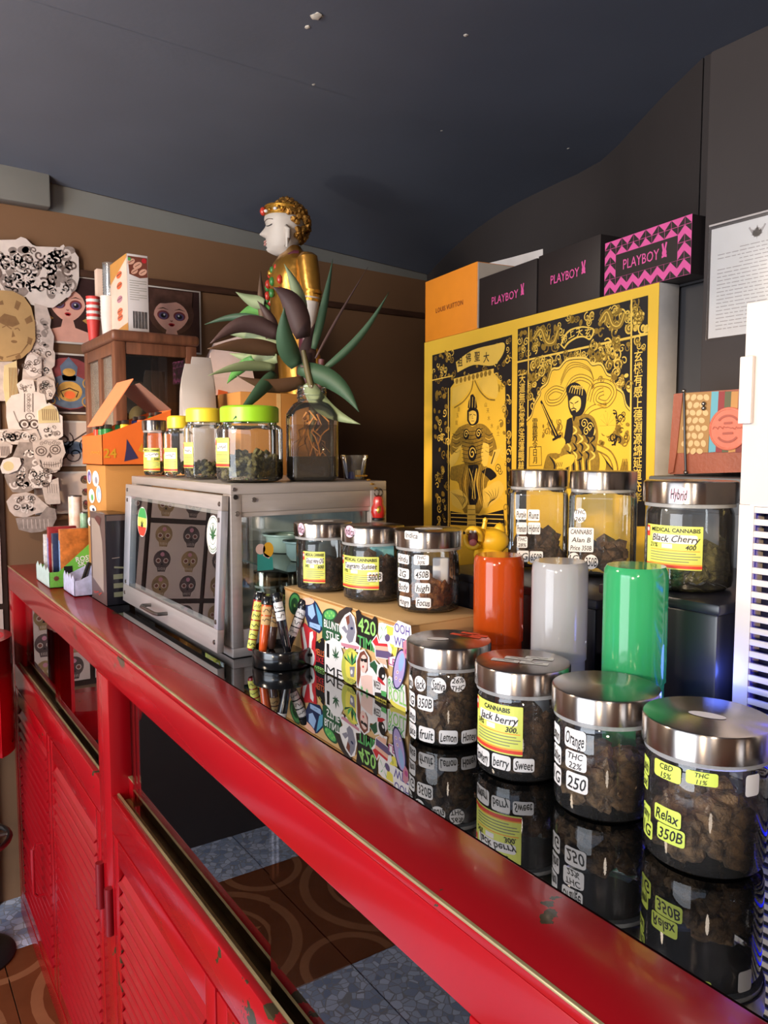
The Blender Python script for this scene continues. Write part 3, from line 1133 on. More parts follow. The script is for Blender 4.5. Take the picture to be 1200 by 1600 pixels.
# ------------------------------------------------------------------ jars on top of the silver case
ZT = 1.2375
m_yellowlid = pm('yellow_plastic', (240, 214, 60), .35, var=.04, sss=.2)
m_limelid = pm('lime_plastic', (150, 206, 40), .35, var=.04, sss=.2)
s1 = make_jar('small slim glass jar with steel lid on the silver case, next to the orange box', .532, 1.672, ZT, .0245, .120, .022, .0265, .3, m_bud_green, lobes=40, bud_r=.006)
medical_label(s1, (224, 700, 250, 736), '~~~~', '2', '500')
s2 = make_jar('small glass jar with yellow lid on the silver case, half hidden by its larger twin', .545, 1.556, ZT, .031, .126, .026, .0225, .28, m_bud_green, lid_mat=m_yellowlid, shape=polygonal(8, .2), neck=.021, lobes=40, bud_r=.006, lid_style='p')
s3 = make_jar('glass jar with wide yellow plastic lid on the silver case', .553, 1.433, ZT, .040, .136, .027, .0345, .3, m_bud_green, lid_mat=m_yellowlid, shape=polygonal(8, .2), neck=.032, lobes=60, bud_r=.006, lid_style='p')
s4 = make_jar('octagonal glass jar with lime green lid half filled with small buds', .563, 1.245, ZT, .0585, .131, .028, .0505, .52, m_bud_green, lid_mat=m_limelid, shape=polygonal(8, .1), neck=.047, lobes=240, bud_r=.007, lid_style='p')


def side_label(j, box, name):
    u0, v0, u1, v1 = jar_box(j, *box)
    w = u1 - u0
    mb = MB()
    d = Draw(mb, cyl_surf(j.R + 0.0004))
    h = v1 - v0
    d.rect(u0, v0, u1, v1, m_ylabel)
    d.up()
    d.rect(u0, v0 + h * .02, u1, v0 + h * .12, m_redprint)
    d.rect(u0, v0 + h * .75, u0 + w * .14, v0 + h * .95, m_redprint)
    d.rect(u0 + w * .2, v0 + h * .55, u1 - w * .08, v0 + h * .82, m_paper)
    d.up()
    d.text(name, u0 + w * .56, v0 + h * .68, h * .22, INK, maxw=w * .66, shear=.2, bold=.01)
    for i in range(4):
        d.rect(u0 + w * .1, v0 + h * (.2 + i * .07), u1 - w * .06, v0 + h * (.22 + i * .07), m_greyprint)
    mb.build('printed_label', j.t, label='yellow printed label with handwriting')


side_label(s2, (255, 700, 277, 737), '~~~~')
side_label(s3, (279, 691, 302, 731), '~~~~')
side_label(s4, (334, 684, 358, 730), '~~~~')
# ------------------------------------------------------------------ silver display case on the counter
m_alu = pm('anodised_aluminium', (186, 180, 178), 0.38, metal=0.55, var=0.06, scale=12, stretch=(1, 1, 12))
m_alu_edge = pm('aluminium_edge', (196, 200, 212), 0.3, metal=0.6, var=0.05)
m_rivet = pm('rivet_steel', (130, 124, 120), 0.35, metal=1.0)
m_screw = pm('black_screw', (40, 38, 38), 0.4, metal=0.6)
m_caseglass = thin_glass('case_glass', (0.86, 0.90, 0.89), 0.006, 1.6, gain=1.25)
m_caseback = pm('case_backing', (150, 152, 150), 0.5)
m_white = flat('white_plastic', (226, 224, 220), 0.35)

CX0, CX1, CY0, CY1, CZ0, CZ1 = 0.492, 0.797, 1.165, 1.715, CT + .0005, 1.2365
case = thing('display_case', 'silver aluminium framed glass display case standing on the counter', 'case', (0.645, 1.44, CT))
kw = dict(parent=case, world=True)
P = 0.034
f = MB()
MB().box(CX0, CX1, CY0, CY1, CZ1 - 0.0165, CZ1, m_alu, .0015).build('top_panel', **kw)
MB().box(CX0, CX1, CY0, CY1, CZ0, CZ0 + 0.016, m_alu, .0015).build('base_panel', **kw)
for x0, x1, y0, y1 in ((CX0, CX0 + P * .55, CY0, CY0 + P), (CX1 - P, CX1, CY0, CY0 + P), (CX0, CX0 + P, CY1 - P, CY1), (CX1 - P, CX1, CY1 - P, CY1)):
    MB().box(x0, x1, y0, y1, CZ0 + .016, CZ1 - .0165, m_alu, .0012).build('corner_post', **kw)
MB().box(CX0 + P * .55, CX1 - P, CY0 + .001, CY0 + P * .8, CZ1 - .046, CZ1 - .0165, m_alu, .001).build('side_rail', **kw)
MB().box(CX0 + P * .55, CX1 - P, CY0 + .003, CY0 + P * .8, CZ1 - .054, CZ1 - .046, m_alu, .001).build('side_rail', **kw)
MB().box(CX0 + P * .55, CX1 - P, CY0 + .001, CY0 + P * .8, CZ0 + .016, CZ0 + .046, m_alu, .001).build('side_rail', **kw)
MB().box(CX0 + P * .5, CX1 - P * .9, CY0 + .013, CY0 + .016, CZ0 + .04, CZ1 - .05, m_caseglass).build('side_glass', **kw)
MB().box(CX0 + P * .5, CX1 - P * .9, CY1 - .016, CY1 - .013, CZ0 + .016, CZ1 - .017, m_caseglass).build('side_glass', **kw)
MB().box(CX1 - .012, CX1 - .008, CY0 + P, CY1 - P, CZ0 + .016, CZ1 - .017, m_caseback).build('back_panel', **kw)
MB().box(CX0 + .12, CX1 - .015, CY0 + .035, CY1 - .035, 1.075, 1.079, thin_glass('shelf_glass', (.8, .9, .88), .02, 1.6, haze=.12, haze_rgb=(190, 220, 215))).build('glass_shelf', **kw)
for px, py, r, mt in ((366, 765, .0035, m_rivet), (368, 777, .0042, m_screw), (371, 803, .0042, m_rivet), (397, 781, .0042, m_rivet)):
    p = at_y(px, py, CY0)
    MB().lathe([(r, 0), (r * .9, .0015), (r * .45, .0018), (0, .0012)], mt, 16, M=Matrix.Translation(p) @ Matrix.Rotation(pi / 2, 4, 'X')).build('rivet', **kw)

# the flap door: hung along its top edge, its lower edge standing out a little
dz1 = CZ1 - .018
dz0 = CT + .012
tilt = math.atan2(0.013, dz1 - dz0)
hinge = Vector((CX0 - .002, 0, dz1))


def door_pt(y, s, o=0.0):
    """y along the case, s down from the hinge, o outwards"""
    return Vector((hinge.x - s * sin(tilt) - o * cos(tilt), y, hinge.z - s * cos(tilt) - o * sin(tilt) * -1))


DH = (dz1 - dz0) / cos(tilt)


def door_bar(y0, y1, s0, s1, o0, o1, mat, bev=.001):
    b = MB()
    M = Matrix.Translation(hinge) @ Matrix.Rotation(-tilt, 4, 'Y')
    b.box(-o1, -o0, y0, y1, -s1, -s0, mat, bev, M=Matrix.Translation(hinge) @ Matrix.Rotation(tilt, 4, 'Y'))
    return b


ya, yb = CY0 + .003, CY1 - .004
W = .040
door = door_bar(ya, yb, 0, W * .62, 0, .012, m_alu).build('flap_door', **kw)
door_bar(ya, yb, DH - W * .95, DH, 0, .012, m_alu).build('door_rail', parent=door, world=True)
door_bar(ya, ya + W * .42, W * .62, DH - W * .95, 0, .012, m_alu_edge).build('door_stile', parent=door, world=True)
door_bar(yb - W, yb, W * .62, DH - W * .95, 0, .012, m_alu_edge).build('door_stile', parent=door, world=True)
door_bar(ya + W * .36, yb - W * .9, W * .55, DH - W * .9, .0085, .0112, m_caseglass, 0).build('door_glass', parent=door, world=True)
door_bar(ya + W * .42, yb - W, W * .62, W * .62 + .007, .002, .009, m_alu).build('glazing_bead', parent=door, world=True)
door_bar(ya + W * .42, yb - W, DH - W * .95 - .006, DH - W * .95, .002, .009, m_alu).build('glazing_bead', parent=door, world=True)
RM = Matrix.Translation(hinge) @ Matrix.Rotation(tilt, 4, 'Y')
for yy, ss in ((ya + .009, .014), (ya + .009, .040), (ya + .012, DH - .016), (ya + .009, DH - .05), (yb - .014, .012), (yb - .016, .034), (yb - .014, DH - .02), (yb - .02, DH - .045)):
    MB().lathe([(.0042, 0), (.0036, .0015), (0, .002)], m_rivet, 12, M=RM @ Matrix.Translation((-.012, yy, -ss)) @ Matrix.Rotation(-pi / 2, 4, 'Y')).build('rivet', parent=door, world=True)
ym = (ya + yb) / 2 + .02
hb = MB()
hb.tube([RM @ Vector((-.012, ym - .045, -DH + .022)), RM @ Vector((-.03, ym - .045, -DH + .022)), RM @ Vector((-.034, ym - .035, -DH + .022)), RM @ Vector((-.034, ym + .045, -DH + .022)), RM @ Vector((-.03, ym + .055, -DH + .022)), RM @ Vector((-.012, ym + .055, -DH + .022))], .0035, m_rivet, 8)
hb.build('bow_handle', parent=door, world=True)
# stickers on the flap's glass
ds = plane_surf(RM @ Vector((-.0114, 0, 0)), (0, -1, 0), RM.to_3x3() @ Vector((0, 0, 1)))


def on_door(px, py):
    n = RM.to_3x3() @ Vector((-1, 0, 0))
    o = RM @ Vector((-.0114, 0, 0))
    d = ray(px, py)
    t = (o - EYE).dot(n) / d.dot(n)
    p = EYE + d * t - o
    return -p.y, p.dot(RM.to_3x3() @ Vector((0, 0, 1)))


m_green = flat('leaf_green', (40, 92, 52), .5)
for (x0, y0, x1, y1), kind in (((215, 792, 230, 839), 'rasta'), ((323, 805, 343, 866), 'leaf')):
    u0, v1 = on_door(x0, (y0 + y1) / 2)[0], on_door((x0 + x1) / 2, y0)[1]
    u1, v0 = on_door(x1, (y0 + y1) / 2)[0], on_door((x0 + x1) / 2, y1)[1]
    b = MB()
    d = Draw(b, ds)
    uc, vc, ru, rv = (u0 + u1) / 2, (v0 + v1) / 2, (u1 - u0) / 2, (v1 - v0) / 2
    d.oval(u0, v0, u1, v1, m_paper)
    d.up()
    if kind == 'rasta':
        for k, (a, c, mt) in enumerate(((-.92, -.32, m_redprint), (-.32, .28, m_ylabel), (.28, .92, flat('flag_green', (60, 150, 80), .5)))):
            pts = []
            for i in range(9):
                t = a + (c - a) * i / 8
                pts.append((uc + ru * .92 * sqrt(max(0, 1 - t * t)), vc + rv * t))
            for i in range(9):
                t = c + (a - c) * i / 8
                pts.append((uc - ru * .92 * sqrt(max(0, 1 - t * t)), vc + rv * t))
            d.fill(pts, mt)
        d.up()
        d.leaf7(uc, vc - rv * .3, rv * .55, INK)
    else:
        d.line([(uc + ru * .9 * cos(2 * pi * i / 30), vc + rv * .9 * sin(2 * pi * i / 30)) for i in range(31)], ru * .05, m_green)
        d.line([(uc + ru * .55 * cos(2 * pi * i / 30), vc + rv * .55 * sin(2 * pi * i / 30) + rv * .05) for i in range(31)], ru * .04, m_green)
        d.leaf7(uc, vc - rv * .08, rv * .72, m_green)
        d.leaf7(uc, vc - rv * .1, rv * .3, m_green, rot=pi)
        for i in range(7):
            t = radians(235 + i * 12)
            d.line([(uc + ru * .72 * cos(t), vc + rv * .72 * sin(t)), (uc + ru * .82 * cos(t), vc + rv * .82 * sin(t))], ru * .1, m_green)
    b.build('leaf_decal', parent=door, world=True, label='oval hemp leaf sticker')

# contents of the case
g_in = 'jars inside the silver case'
ci = CT + .0175
c1 = make_jar('slim steel-lidded jar with yellow label behind the flap glass of the silver case', .575, 1.452, ci, .027, .125, .024, .029, .4, m_bud_brown, lobes=30, group=g_in)
medical_label(c1, (319, 900, 342, 936), '~~~~', '~', '~')
c2 = make_jar('small steel-lidded jar standing at the corner inside the silver case, behind the tubes', .602, 1.262, ci, .0235, .108, .026, .026, .5, m_bud_green, lobes=30, group=g_in)
medical_label(c2, (396, 928, 432, 972), '~~~~', '~', '~')
c3 = make_jar('tiny steel-lidded jar inside the silver case beside the carton', .655, 1.265, ci, .0205, .100, .024, .0235, .5, m_bud_green, lobes=30, group=g_in)
medical_label(c3, (440, 930, 470, 972), '~~~~', '~', '~')
bw = pm('milky_bowl_glass', (196, 214, 208), .25, var=.05)
for k, (bx, by, br) in enumerate(((.728, 1.445, .045), (.700, 1.312, .038))):
    t = thing('glass_bowl', ('wide', 'small')[k] + ' pale flat-rimmed bowl on the shelf inside the silver case', 'bowl', (bx, by, 1.0795), 0, 'bowls in the silver case')
    MB().lathe([(0, .001), (br * .6, .001), (br * .8, .012), (br * .86, .034), (br * .8, .034), (br * .74, .012), (br * .55, .005), (0, .005)], bw, 32).build('bowl_body', t)
    MB().lathe([(br * .84, .034), (br, .036), (br, .0395), (br * .8, .0385)], bw, 32).build('bowl_rim', t)
# small peeled decal on the side pane: yellow, pink and teal patches
b = MB()
d = Draw(b, plane_surf((0, CY0 + .0127, 0), (1, 0, 0), (0, 0, 1)), .0002)
yx = lambda px, py: (at_y(px, py, CY0 + .0127).x, at_y(px, py, CY0 + .0127).z)
teal, skin, blond = flat('teal_print', (52, 150, 146), .5), flat('pale_pink_print', (224, 196, 190), .5), flat('yellow_print', (226, 172, 50), .5)
d.fill([yx(402, 866), yx(414, 862), yx(426, 872), yx(427, 890), yx(402, 892)], teal)
d.up()
d.disc(*yx(407, 858), .009, skin)
d.disc(*yx(419, 859), .010, blond, ry=.013)
d.fill([yx(412, 863), yx(422, 870), yx(420, 873), yx(411, 868)], skin)
b.build('patch_decal', label='small decal with yellow, pink and teal patches', **kw)

# key ring hanging at the case's far corner
t = thing('key_ring', 'red and gold doll shaped key ring hanging at the silver case corner', 'key ring', (.775, CY0 - .006, 1.17))
m_dollred = pm('lacquer_red', (176, 40, 36), .2, var=.1, coat=.6)
m_gold = pm('gold_leaf_paint', (196, 146, 58), .32, metal=.75, var=.25, scale=30, bump=.3, bscale=120)
m_dark = flat('near_black', (26, 26, 28), .35)
MB().lathe([(0, -.002), (.0105, 0), (.0135, .010), (.0130, .018), (.0095, .025), (.0098, .031), (.0075, .038), (0, .041)], m_dollred, 24).build('doll', t)
MB().lathe([(0, -.0045), (.0115, -.0045), (.0118, -.001), (.0105, 0.0005), (0, 0.0005)], m_dark, 24).build('doll_base', t)
MB().ball((-.003, -.009, .014), .007, m_gold, 2, (1, .6, 1.3)).build('doll_front', t)
rg = MB()
for k in range(2):
    rg.tube([(-.004 + .008 * k + .005 * cos(2 * pi * i / 16), -.001, .046 + .006 * sin(2 * pi * i / 16)) for i in range(17)], .0011, m_rivet, 6, cap=False)
rg.build('split_ring', t)
ch = MB()
for k in range(7):
    ch.ball((-.004 - k * .006, .002 + .003 * min(k, 2), .054 + min(k, 3) * .0075 + (0 if k < 4 else 0)), .0035, m_gold, 1, (1.3, .8, .6))
ch.build('chain', t)

# ------------------------------------------------------------------ plinth, carton, tubes
m_plinth = pm('black_laminate', (30, 31, 42), .32, var=.08, scale=8)
t = thing('plinth_box', 'low black box under the Black Cherry jar beside the computer', 'box', (.85, .69, CT))
MB().box(.729, .975, .456, .606, CT + .0005, ZP - .013, m_plinth, .003).build('box_body', parent=t, world=True)
MB().box(.725, .979, .452, .610, ZP - .013, ZP - .001, m_plinth, .003).build('box_lid', parent=t, world=True)
t = thing('plinth_box', 'slightly lower black box under the two square-shouldered jars and the yellow toy', 'box', (.85, .77, CT))
MB().box(.729, .975, .616, .925, CT + .0005, 1.099, m_plinth, .003).build('box_body', parent=t, world=True)
MB().box(.725, .979, .612, .929, 1.099, 1.111, m_plinth, .003).build('box_lid', parent=t, world=True)

m_kraft = pm('kraft_cardboard', (204, 166, 112), .75, var=.08, scale=10, bump=.05, bscale=200, stretch=(1, 1, 6))
m_kraft_d = pm('brown_cardboard', (176, 122, 60), .75, var=.08, scale=8, bump=.05, bscale=200)
BX0, BX1, BY0, BY1, BZ1 = .580, .716, .797, 1.150, 1.0645
carton = thing('sticker_carton', 'long cardboard carton covered in cartoon stickers under three jars', 'box', (.65, .97, CT))
ck = dict(parent=carton, world=True)
MB().box(BX0, BX1, BY0, BY1, CT + .0005, BZ1 - .0022, m_kraft, .0015).build('carton_body', **ck)
MB().box(BX0 - .0008, BX1 + .0008, BY0 - .0008, BY1 + .0008, BZ1 - .0022, BZ1 - .0002, m_kraft, .0008).build('carton_lid', **ck)
MB().box(BX0 - .0010, BX0 - .0004, BY0, BY1, BZ1 - .0052, BZ1 - .0030, m_kraft_d).build('lid_seam', **ck)

# stickers on the carton's long side, each its own sheet (local: u towards the viewer's right, v up)
SURF = plane_surf((BX0 - .0006, 0, 0), (0, -1, 0), (0, 0, 1))


def cs(x, y):
    """point of the close-up view of the carton -> (u, v) on its side"""
    p = at_x(440 + x * .18333, 900 + y * .18333, BX0 - .0006)
    return -p.y, max(p.z, CT + .0016)


C = {k: flat('sticker_' + k, v, .4) for k, v in dict(green=(84, 170, 92), lime=(150, 208, 110), dgreen=(36, 84, 54), navy=(28, 40, 78), teal=(88, 160, 190), red=(196, 44, 52), orange=(232, 110, 60),
     yellow=(228, 214, 90), white=(232, 228, 226), grey=(130, 128, 142), pink=(196, 130, 146), brown=(120, 66, 52), skin=(230, 196, 184), peach=(228, 176, 152), purple=(92, 78, 150), plum=(96, 80, 118),
     lilac=(180, 160, 210), sky=(150, 180, 220), black=(24, 22, 24), magenta=(176, 70, 130), tape=(52, 44, 42), olive=(186, 190, 80)).items()}
stick_no = [0]


def sticker_sheet(paint, label=None):
    b = MB()
    d = Draw(b, SURF, .00012)
    d.k = 1 + stick_no[0] * 2.2
    stick_no[0] += 1
    paint(d)
    return b.build('sticker', label=label, **ck)


def poly(d, pts, mat, k=0):
    d.fill([cs(*p) for p in pts], mat, d.k + k)


def oval(d, x, y, rx_, ry_, mat, k=0, rot=0, n=22):
    pts = []
    for i in range(n):
        t = 2 * pi * i / n
        a, c = rx_ * cos(t), ry_ * sin(t)
        pts.append((x + a * cos(rot) - c * sin(rot), y + a * sin(rot) + c * cos(rot)))
    poly(d, pts, mat, k)


def word(d, s, x, y, h, mat, k=1, w=None, bold=.01, shear=0, rot=0):
    """lettering whose height is h units of the close-up view"""
    u, v = cs(x, y)
    size = abs(cs(x, y - h / 2)[1] - cs(x, y + h / 2)[1]) / .7
    mw = None
    if w:
        mw = abs(cs(x - w / 2, y)[0] - cs(x + w / 2, y)[0])
    vs, fs = glyphs(s, shear, bold)
    x0, x1 = min(p[0] for p in vs), max(p[0] for p in vs)
    sx = (mw / ((x1 - x0) * size)) if mw else 1
    d.text(s, u, v, size, mat, k=d.k + k, sx=sx, shear=shear, bold=bold, rot=rot)


def s_emblem(d):
    oval(d, 112, 235, 52, 95, C['dgreen'])
    oval(d, 112, 225, 40, 70, C['green'], .5)
    oval(d, 112, 245, 30, 60, C['dgreen'], 1)
    d.leaf7(*cs(112, 260), .006, C['lime'], d.k + 1.5)


def s_dragon(d):
    poly(d, [(185, 210), (250, 180), (300, 230), (350, 330), (355, 450), (320, 490), (230, 430), (200, 330)], C['navy'])
    poly(d, [(290, 230), (345, 340), (348, 440), (318, 400), (300, 300)], C['teal'], .5)
    poly(d, [(225, 260), (270, 240), (290, 330), (260, 370), (228, 330)], C['sky'], .5)
    oval(d, 220, 215, 60, 30, C['peach'], .6)
    poly(d, [(240, 390), (335, 420), (330, 465), (240, 430)], C['sky'], .7)
    d.text('~~~', *cs(288, 428), .004, C['navy'], d.k + 1, maxw=.014)


def s_rabbit(d):
    oval(d, 240, 690, 62, 118, C['red'])
    poly(d, [(160, 420), (200, 400), (250, 450), (300, 480), (290, 620), (190, 700), (170, 560)], C['red'], .2)
    oval(d, 240, 700, 46, 88, C['white'], .5)
    poly(d, [(172, 440), (190, 430), (215, 560), (228, 640), (205, 680), (195, 600)], C['white'], .6)
    poly(d, [(245, 480), (270, 470), (275, 520), (262, 560), (258, 640), (235, 640), (240, 560)], C['white'], .6)
    for x in (222, 258):
        oval(d, x, 680 if x < 240 else 672, 10, 16, C['black'], 1)
    oval(d, 243, 725, 7, 8, C['black'], 1)


def s_smells(d):
    poly(d, [(296, 560), (360, 520), (372, 620), (372, 835), (288, 800), (290, 620)], C['black'])
    word(d, 'SMELLS', 318, 648, 52, C['orange'], .6, 92)
    word(d, 'LIKE', 326, 712, 50, C['red'], .6, 70)
    word(d, 'WEED', 322, 788, 62, C['lime'], .6, 90)
    d.curl(*cs(325, 555), .004, C['yellow'], .0008, d.k + .6)


def s_blunt(d):
    oval(d, 415, 330, 62, 55, C['dgreen'])
    poly(d, [(355, 350), (470, 370), (510, 470), (505, 590), (400, 570), (350, 520)], C['dgreen'], .1)
    oval(d, 415, 330, 48, 40, C['green'], .4)
    for i in range(5):
        d.leaf7(*cs(380 + i * 17, 345 - (i % 2) * 25), .0045, C['lime'], d.k + .7)
    word(d, 'BLUNT', 430, 420, 66, C['white'], .8, 128, .015)
    word(d, 'STUF', 440, 515, 66, C['white'], .8, 110, .015)


def s_me(d):
    poly(d, [(378, 555), (420, 545), (440, 520), (500, 560), (530, 660), (520, 760), (545, 880), (520, 910), (375, 850), (372, 640)], C['white'])
    word(d, 'I', 402, 632, 120, C['black'], .6, 22, .0)
    d.leaf7(*cs(468, 690), .0165, C['dgreen'], d.k + .6)
    word(d, 'ME', 455, 820, 110, C['black'], .6, 140, .0)


def s_skater(d):
    poly(d, [(498, 430), (540, 330), (590, 300), (630, 350), (650, 470), (640, 560), (685, 600), (670, 650), (520, 610), (500, 560), (530, 520), (500, 470)], C['white'])
    poly(d, [(555, 350), (600, 320), (630, 400), (638, 480), (615, 560), (585, 570), (560, 520), (575, 450)], C['grey'], .5)
    poly(d, [(555, 350), (585, 330), (590, 400), (570, 420)], C['brown'], .7)
    poly(d, [(520, 440), (548, 420), (575, 470), (560, 490)], C['grey'], .6)
    oval(d, 608, 445, 12, 12, C['navy'], .8)
    poly(d, [(515, 565), (560, 575), (672, 600), (668, 625), (560, 610), (520, 590)], C['pink'], .7)
    oval(d, 545, 610, 7, 9, C['black'], .9)
    oval(d, 640, 628, 7, 9, C['black'], .9)


def s_tape(d):
    poly(d, [(450, 385), (500, 300), (560, 262), (612, 270), (600, 300), (550, 330), (500, 405)], C['tape'])


def s_420(d):
    poly(d, [(640, 300), (665, 285), (690, 330), (780, 370), (800, 340), (820, 360), (825, 480), (800, 520), (790, 640), (700, 610), (645, 590), (655, 480)], C['black'])
    word(d, '420', 735, 430, 120, C['lime'], .6, 150, .015)
    word(d, 'TIME', 735, 575, 95, C['green'], .6, 160, .015)


def s_plant(d):
    oval(d, 600, 770, 76, 160, C['olive'])
    oval(d, 620, 770, 62, 140, C['yellow'], .3)
    for i, a in enumerate((-.8, -.4, 0, .4, .8)):
        poly(d, [(615, 760), (615 + 70 * sin(a) - 12, 700), (615 + 95 * sin(a), 640 + 40 * abs(a)), (615 + 70 * sin(a) + 14, 710)], C['green'] if i % 2 else C['dgreen'], .6)
    poly(d, [(595, 770), (640, 770), (632, 860), (602, 855)], C['grey'], .7)
    oval(d, 612, 815, 10, 20, C['white'], .9)
    word(d, 'WEED', 610, 890, 34, C['dgreen'], .8, 70)
    d.text('~~~', *cs(600, 645), .003, C['dgreen'], d.k + .8, maxw=.014)


def s_woman(d):
    poly(d, [(650, 700), (680, 630), (720, 620), (765, 690), (770, 770), (812, 800), (812, 1055), (655, 985)], C['white'])
    poly(d, [(660, 720), (685, 650), (720, 632), (752, 690), (752, 800), (730, 830), (722, 700), (690, 720), (690, 840), (668, 960), (658, 900)], C['brown'], .4)
    oval(d, 716, 745, 30, 78, C['skin'], .5)
    poly(d, [(692, 695), (716, 705), (745, 700), (744, 735), (722, 732), (716, 718), (708, 728), (692, 722)], C['black'], .9)
    oval(d, 712, 770, 7, 11, C['red'], .9)
    poly(d, [(690, 850), (745, 840), (790, 850), (795, 1010), (700, 960)], C['skin'], .45)
    for x, y in ((700, 960), (745, 985)):
        d.leaf7(*cs(x, y), .006, C['green'], d.k + 1)


def s_flag(d):
    poly(d, [(778, 560), (825, 495), (850, 560), (925, 560), (955, 620), (945, 700), (905, 710), (915, 790), (850, 740), (815, 690), (805, 620)], C['white'])
    poly(d, [(788, 555), (825, 510), (840, 570), (915, 575), (920, 600), (810, 590)], C['red'], .4)
    poly(d, [(808, 590), (920, 600), (925, 640), (815, 625)], C['peach'], .5)
    poly(d, [(815, 625), (925, 640), (948, 660), (945, 705), (818, 685)], C['plum'], .5)
    poly(d, [(820, 690), (905, 705), (908, 760), (850, 735)], C['peach'], .5)


def s_fruit(d):
    poly(d, [(840, 400), (870, 395), (985, 430), (1000, 620), (985, 690), (940, 640), (925, 560), (850, 560), (835, 480)], C['white'])
    poly(d, [(905, 415), (975, 440), (970, 500), (915, 510)], C['yellow'], .4)
    for a in range(6):
        t = a * pi / 3
        poly(d, [(880, 480), (880 + 40 * cos(t) - 8 * sin(t), 480 + 50 * sin(t)), (880 + 52 * cos(t), 480 + 66 * sin(t))], C['green'], .5)
    oval(d, 915, 525, 22, 32, C['plum'], .6)
    poly(d, [(935, 570), (1000, 600), (985, 690), (948, 650)], C['yellow'], .45)
    oval(d, 960, 615, 10, 20, C['olive'], .7)


def s_ooh(d):
    poly(d, [(975, 420), (1010, 375), (1120, 420), (1130, 540), (1100, 620), (980, 600), (965, 520)], C['white'])
    word(d, 'OOH', 1045, 452, 78, C['purple'], .6, 130, .015)
    word(d, 'WEE', 1040, 565, 78, C['purple'], .6, 130, .015)


def s_le(d):
    poly(d, [(930, 690), (990, 680), (1000, 790), (935, 755)], C['white'])
    word(d, 'LE', 962, 728, 62, C['magenta'], .6, 62, .015)


def s_capsule(d):
    oval(d, 1028, 790, 56, 175, C['navy'], 0, radians(8))
    oval(d, 1028, 790, 45, 160, C['lilac'], .3, radians(8))
    oval(d, 1045, 730, 22, 80, C['sky'], .5, radians(8))
    for x, y in ((1000, 865), (1035, 885), (1012, 815)):
        oval(d, x, y, 10, 15, C['white'], .7)
        oval(d, x, y, 6, 9, C['pink'], .9)


def s_dog(d):
    poly(d, [(770, 740), (815, 710), (850, 750), (880, 745), (918, 860), (915, 1100), (815, 1060), (820, 900), (805, 800)], C['white'])
    poly(d, [(768, 745), (812, 715), (838, 760), (830, 840), (800, 790)], C['dgreen'], .3)
    oval(d, 876, 830, 30, 60, C['black'], .4)
    oval(d, 886, 850, 10, 14, C['white'], .7)
    poly(d, [(840, 850), (875, 880), (908, 930), (880, 920), (838, 885)], C['red'], .6)
    word(d, 'WEED', 835, 925, 62, C['black'], .6, 62, .015)
    poly(d, [(815, 985), (918, 1000), (915, 1105), (815, 1062)], C['black'], .4)
    word(d, 'HIGHLIFE', 866, 1050, 46, C['yellow'], .8, 96, .015)
    poly(d, [(868, 970), (915, 985), (912, 1030), (872, 1012)], C['green'], .7)


def s_roll(d):
    poly(d, [(925, 870), (940, 845), (1075, 930), (1090, 1170), (990, 1110), (925, 1040)], C['white'])
    word(d, 'ROCK', 1000, 930, 70, C['green'], .5, 140, .015)
    word(d, 'ROLL', 1010, 1020, 105, C['lime'], .6, 150, .015)
    pts = [cs(950 + 130 * i / 10, 1050 + 90 * (i / 10) ** .6) for i in range(11)]
    d.line(pts, .006, C['yellow'], d.k + .4)


def s_end(d):
    poly(d, [(1060, 560), (1085, 540), (1110, 600), (1105, 680), (1080, 700), (1062, 640)], C['pink'])
    oval(d, 1090, 640, 14, 24, C['magenta'], .4)


for fn in (s_emblem, s_dragon, s_smells, s_rabbit, s_blunt, s_me, s_420, s_skater, s_tape, s_fruit, s_flag, s_plant, s_woman, s_ooh, s_le, s_dog, s_roll, s_capsule, s_end):
    sticker_sheet(fn)

# translucent tubes with pull-off caps
for k, (nm, x, y, H, r, rgb, hz) in enumerate((('orange', .680, .735, .206, .0325, (255, 106, 34), .55), ('milky white', .672, .622, .212, .0325, (238, 238, 242), .55), ('green', .660, .506, .222, .0325, (84, 230, 150), .55))):
    cl = lin(rgb)
    mt = thin_glass('tube_' + nm.replace(' ', '_'), tuple(.55 + .45 * c for c in cl), .1, 1.45, haze=.76, haze_rgb=rgb, even=True)
    t = thing('plastic_tube', nm + ' translucent plastic tube with cap, standing behind the front jars', 'tube', (x, y, CT + .0005), face_cam(x, y), 'coloured plastic tubes')
    ob = MB().lathe([(0, 0), (r * .9, 0), (r * .93, .004), (r * .95, H * .5)], mt, 40).build('tube_body', t)
    MB().lathe([(r * .975, H * .46), (r, H * .462), (r, H - .012), (r * .975, H - .004), (r * .9, H), (0, H)], mt, 40).build('cap', t)
    MB().lathe([(r * .80, .01), (r * .83, H * .46)], mt, 32).build('inner_sleeve', t)

# round stand of pre-rolled cone tubes
m_blackplastic = pm('black_gloss_plastic', (18, 18, 20), .18, var=.05, coat=.3)
SX, SY = .548, 1.098
t = thing('tube_stand', 'black round plastic stand holding slim tubes before the silver case', 'stand', (SX, SY, CT + .0005))
MB().lathe([(0, 0), (.047, 0), (.0485, .002), (.0485, .026), (.047, .028), (.044, .028), (.042, .02), (0, .02)], m_blackplastic, 40).build('stand_body', t)
tubes = [((392, 1026), (407, 925), (170, 40, 44), 'red', m_ylabel, ['~~', '~~', '~~', '~~', '~~']), ((410, 1028), (419, 932), (214, 84, 30), 'orange', m_kraft, ['~', '~']),
         ((424, 1026), (431, 936), (86, 60, 52), 'brown', m_kraft, ['~~', '~~']), ((450, 1024), (431, 926), (24, 24, 28), 'black', m_paper, ['~', '~']), ((447, 1018), (478, 938), (40, 42, 52), 'charcoal', m_paper, ['~~', '~', '~~'])]
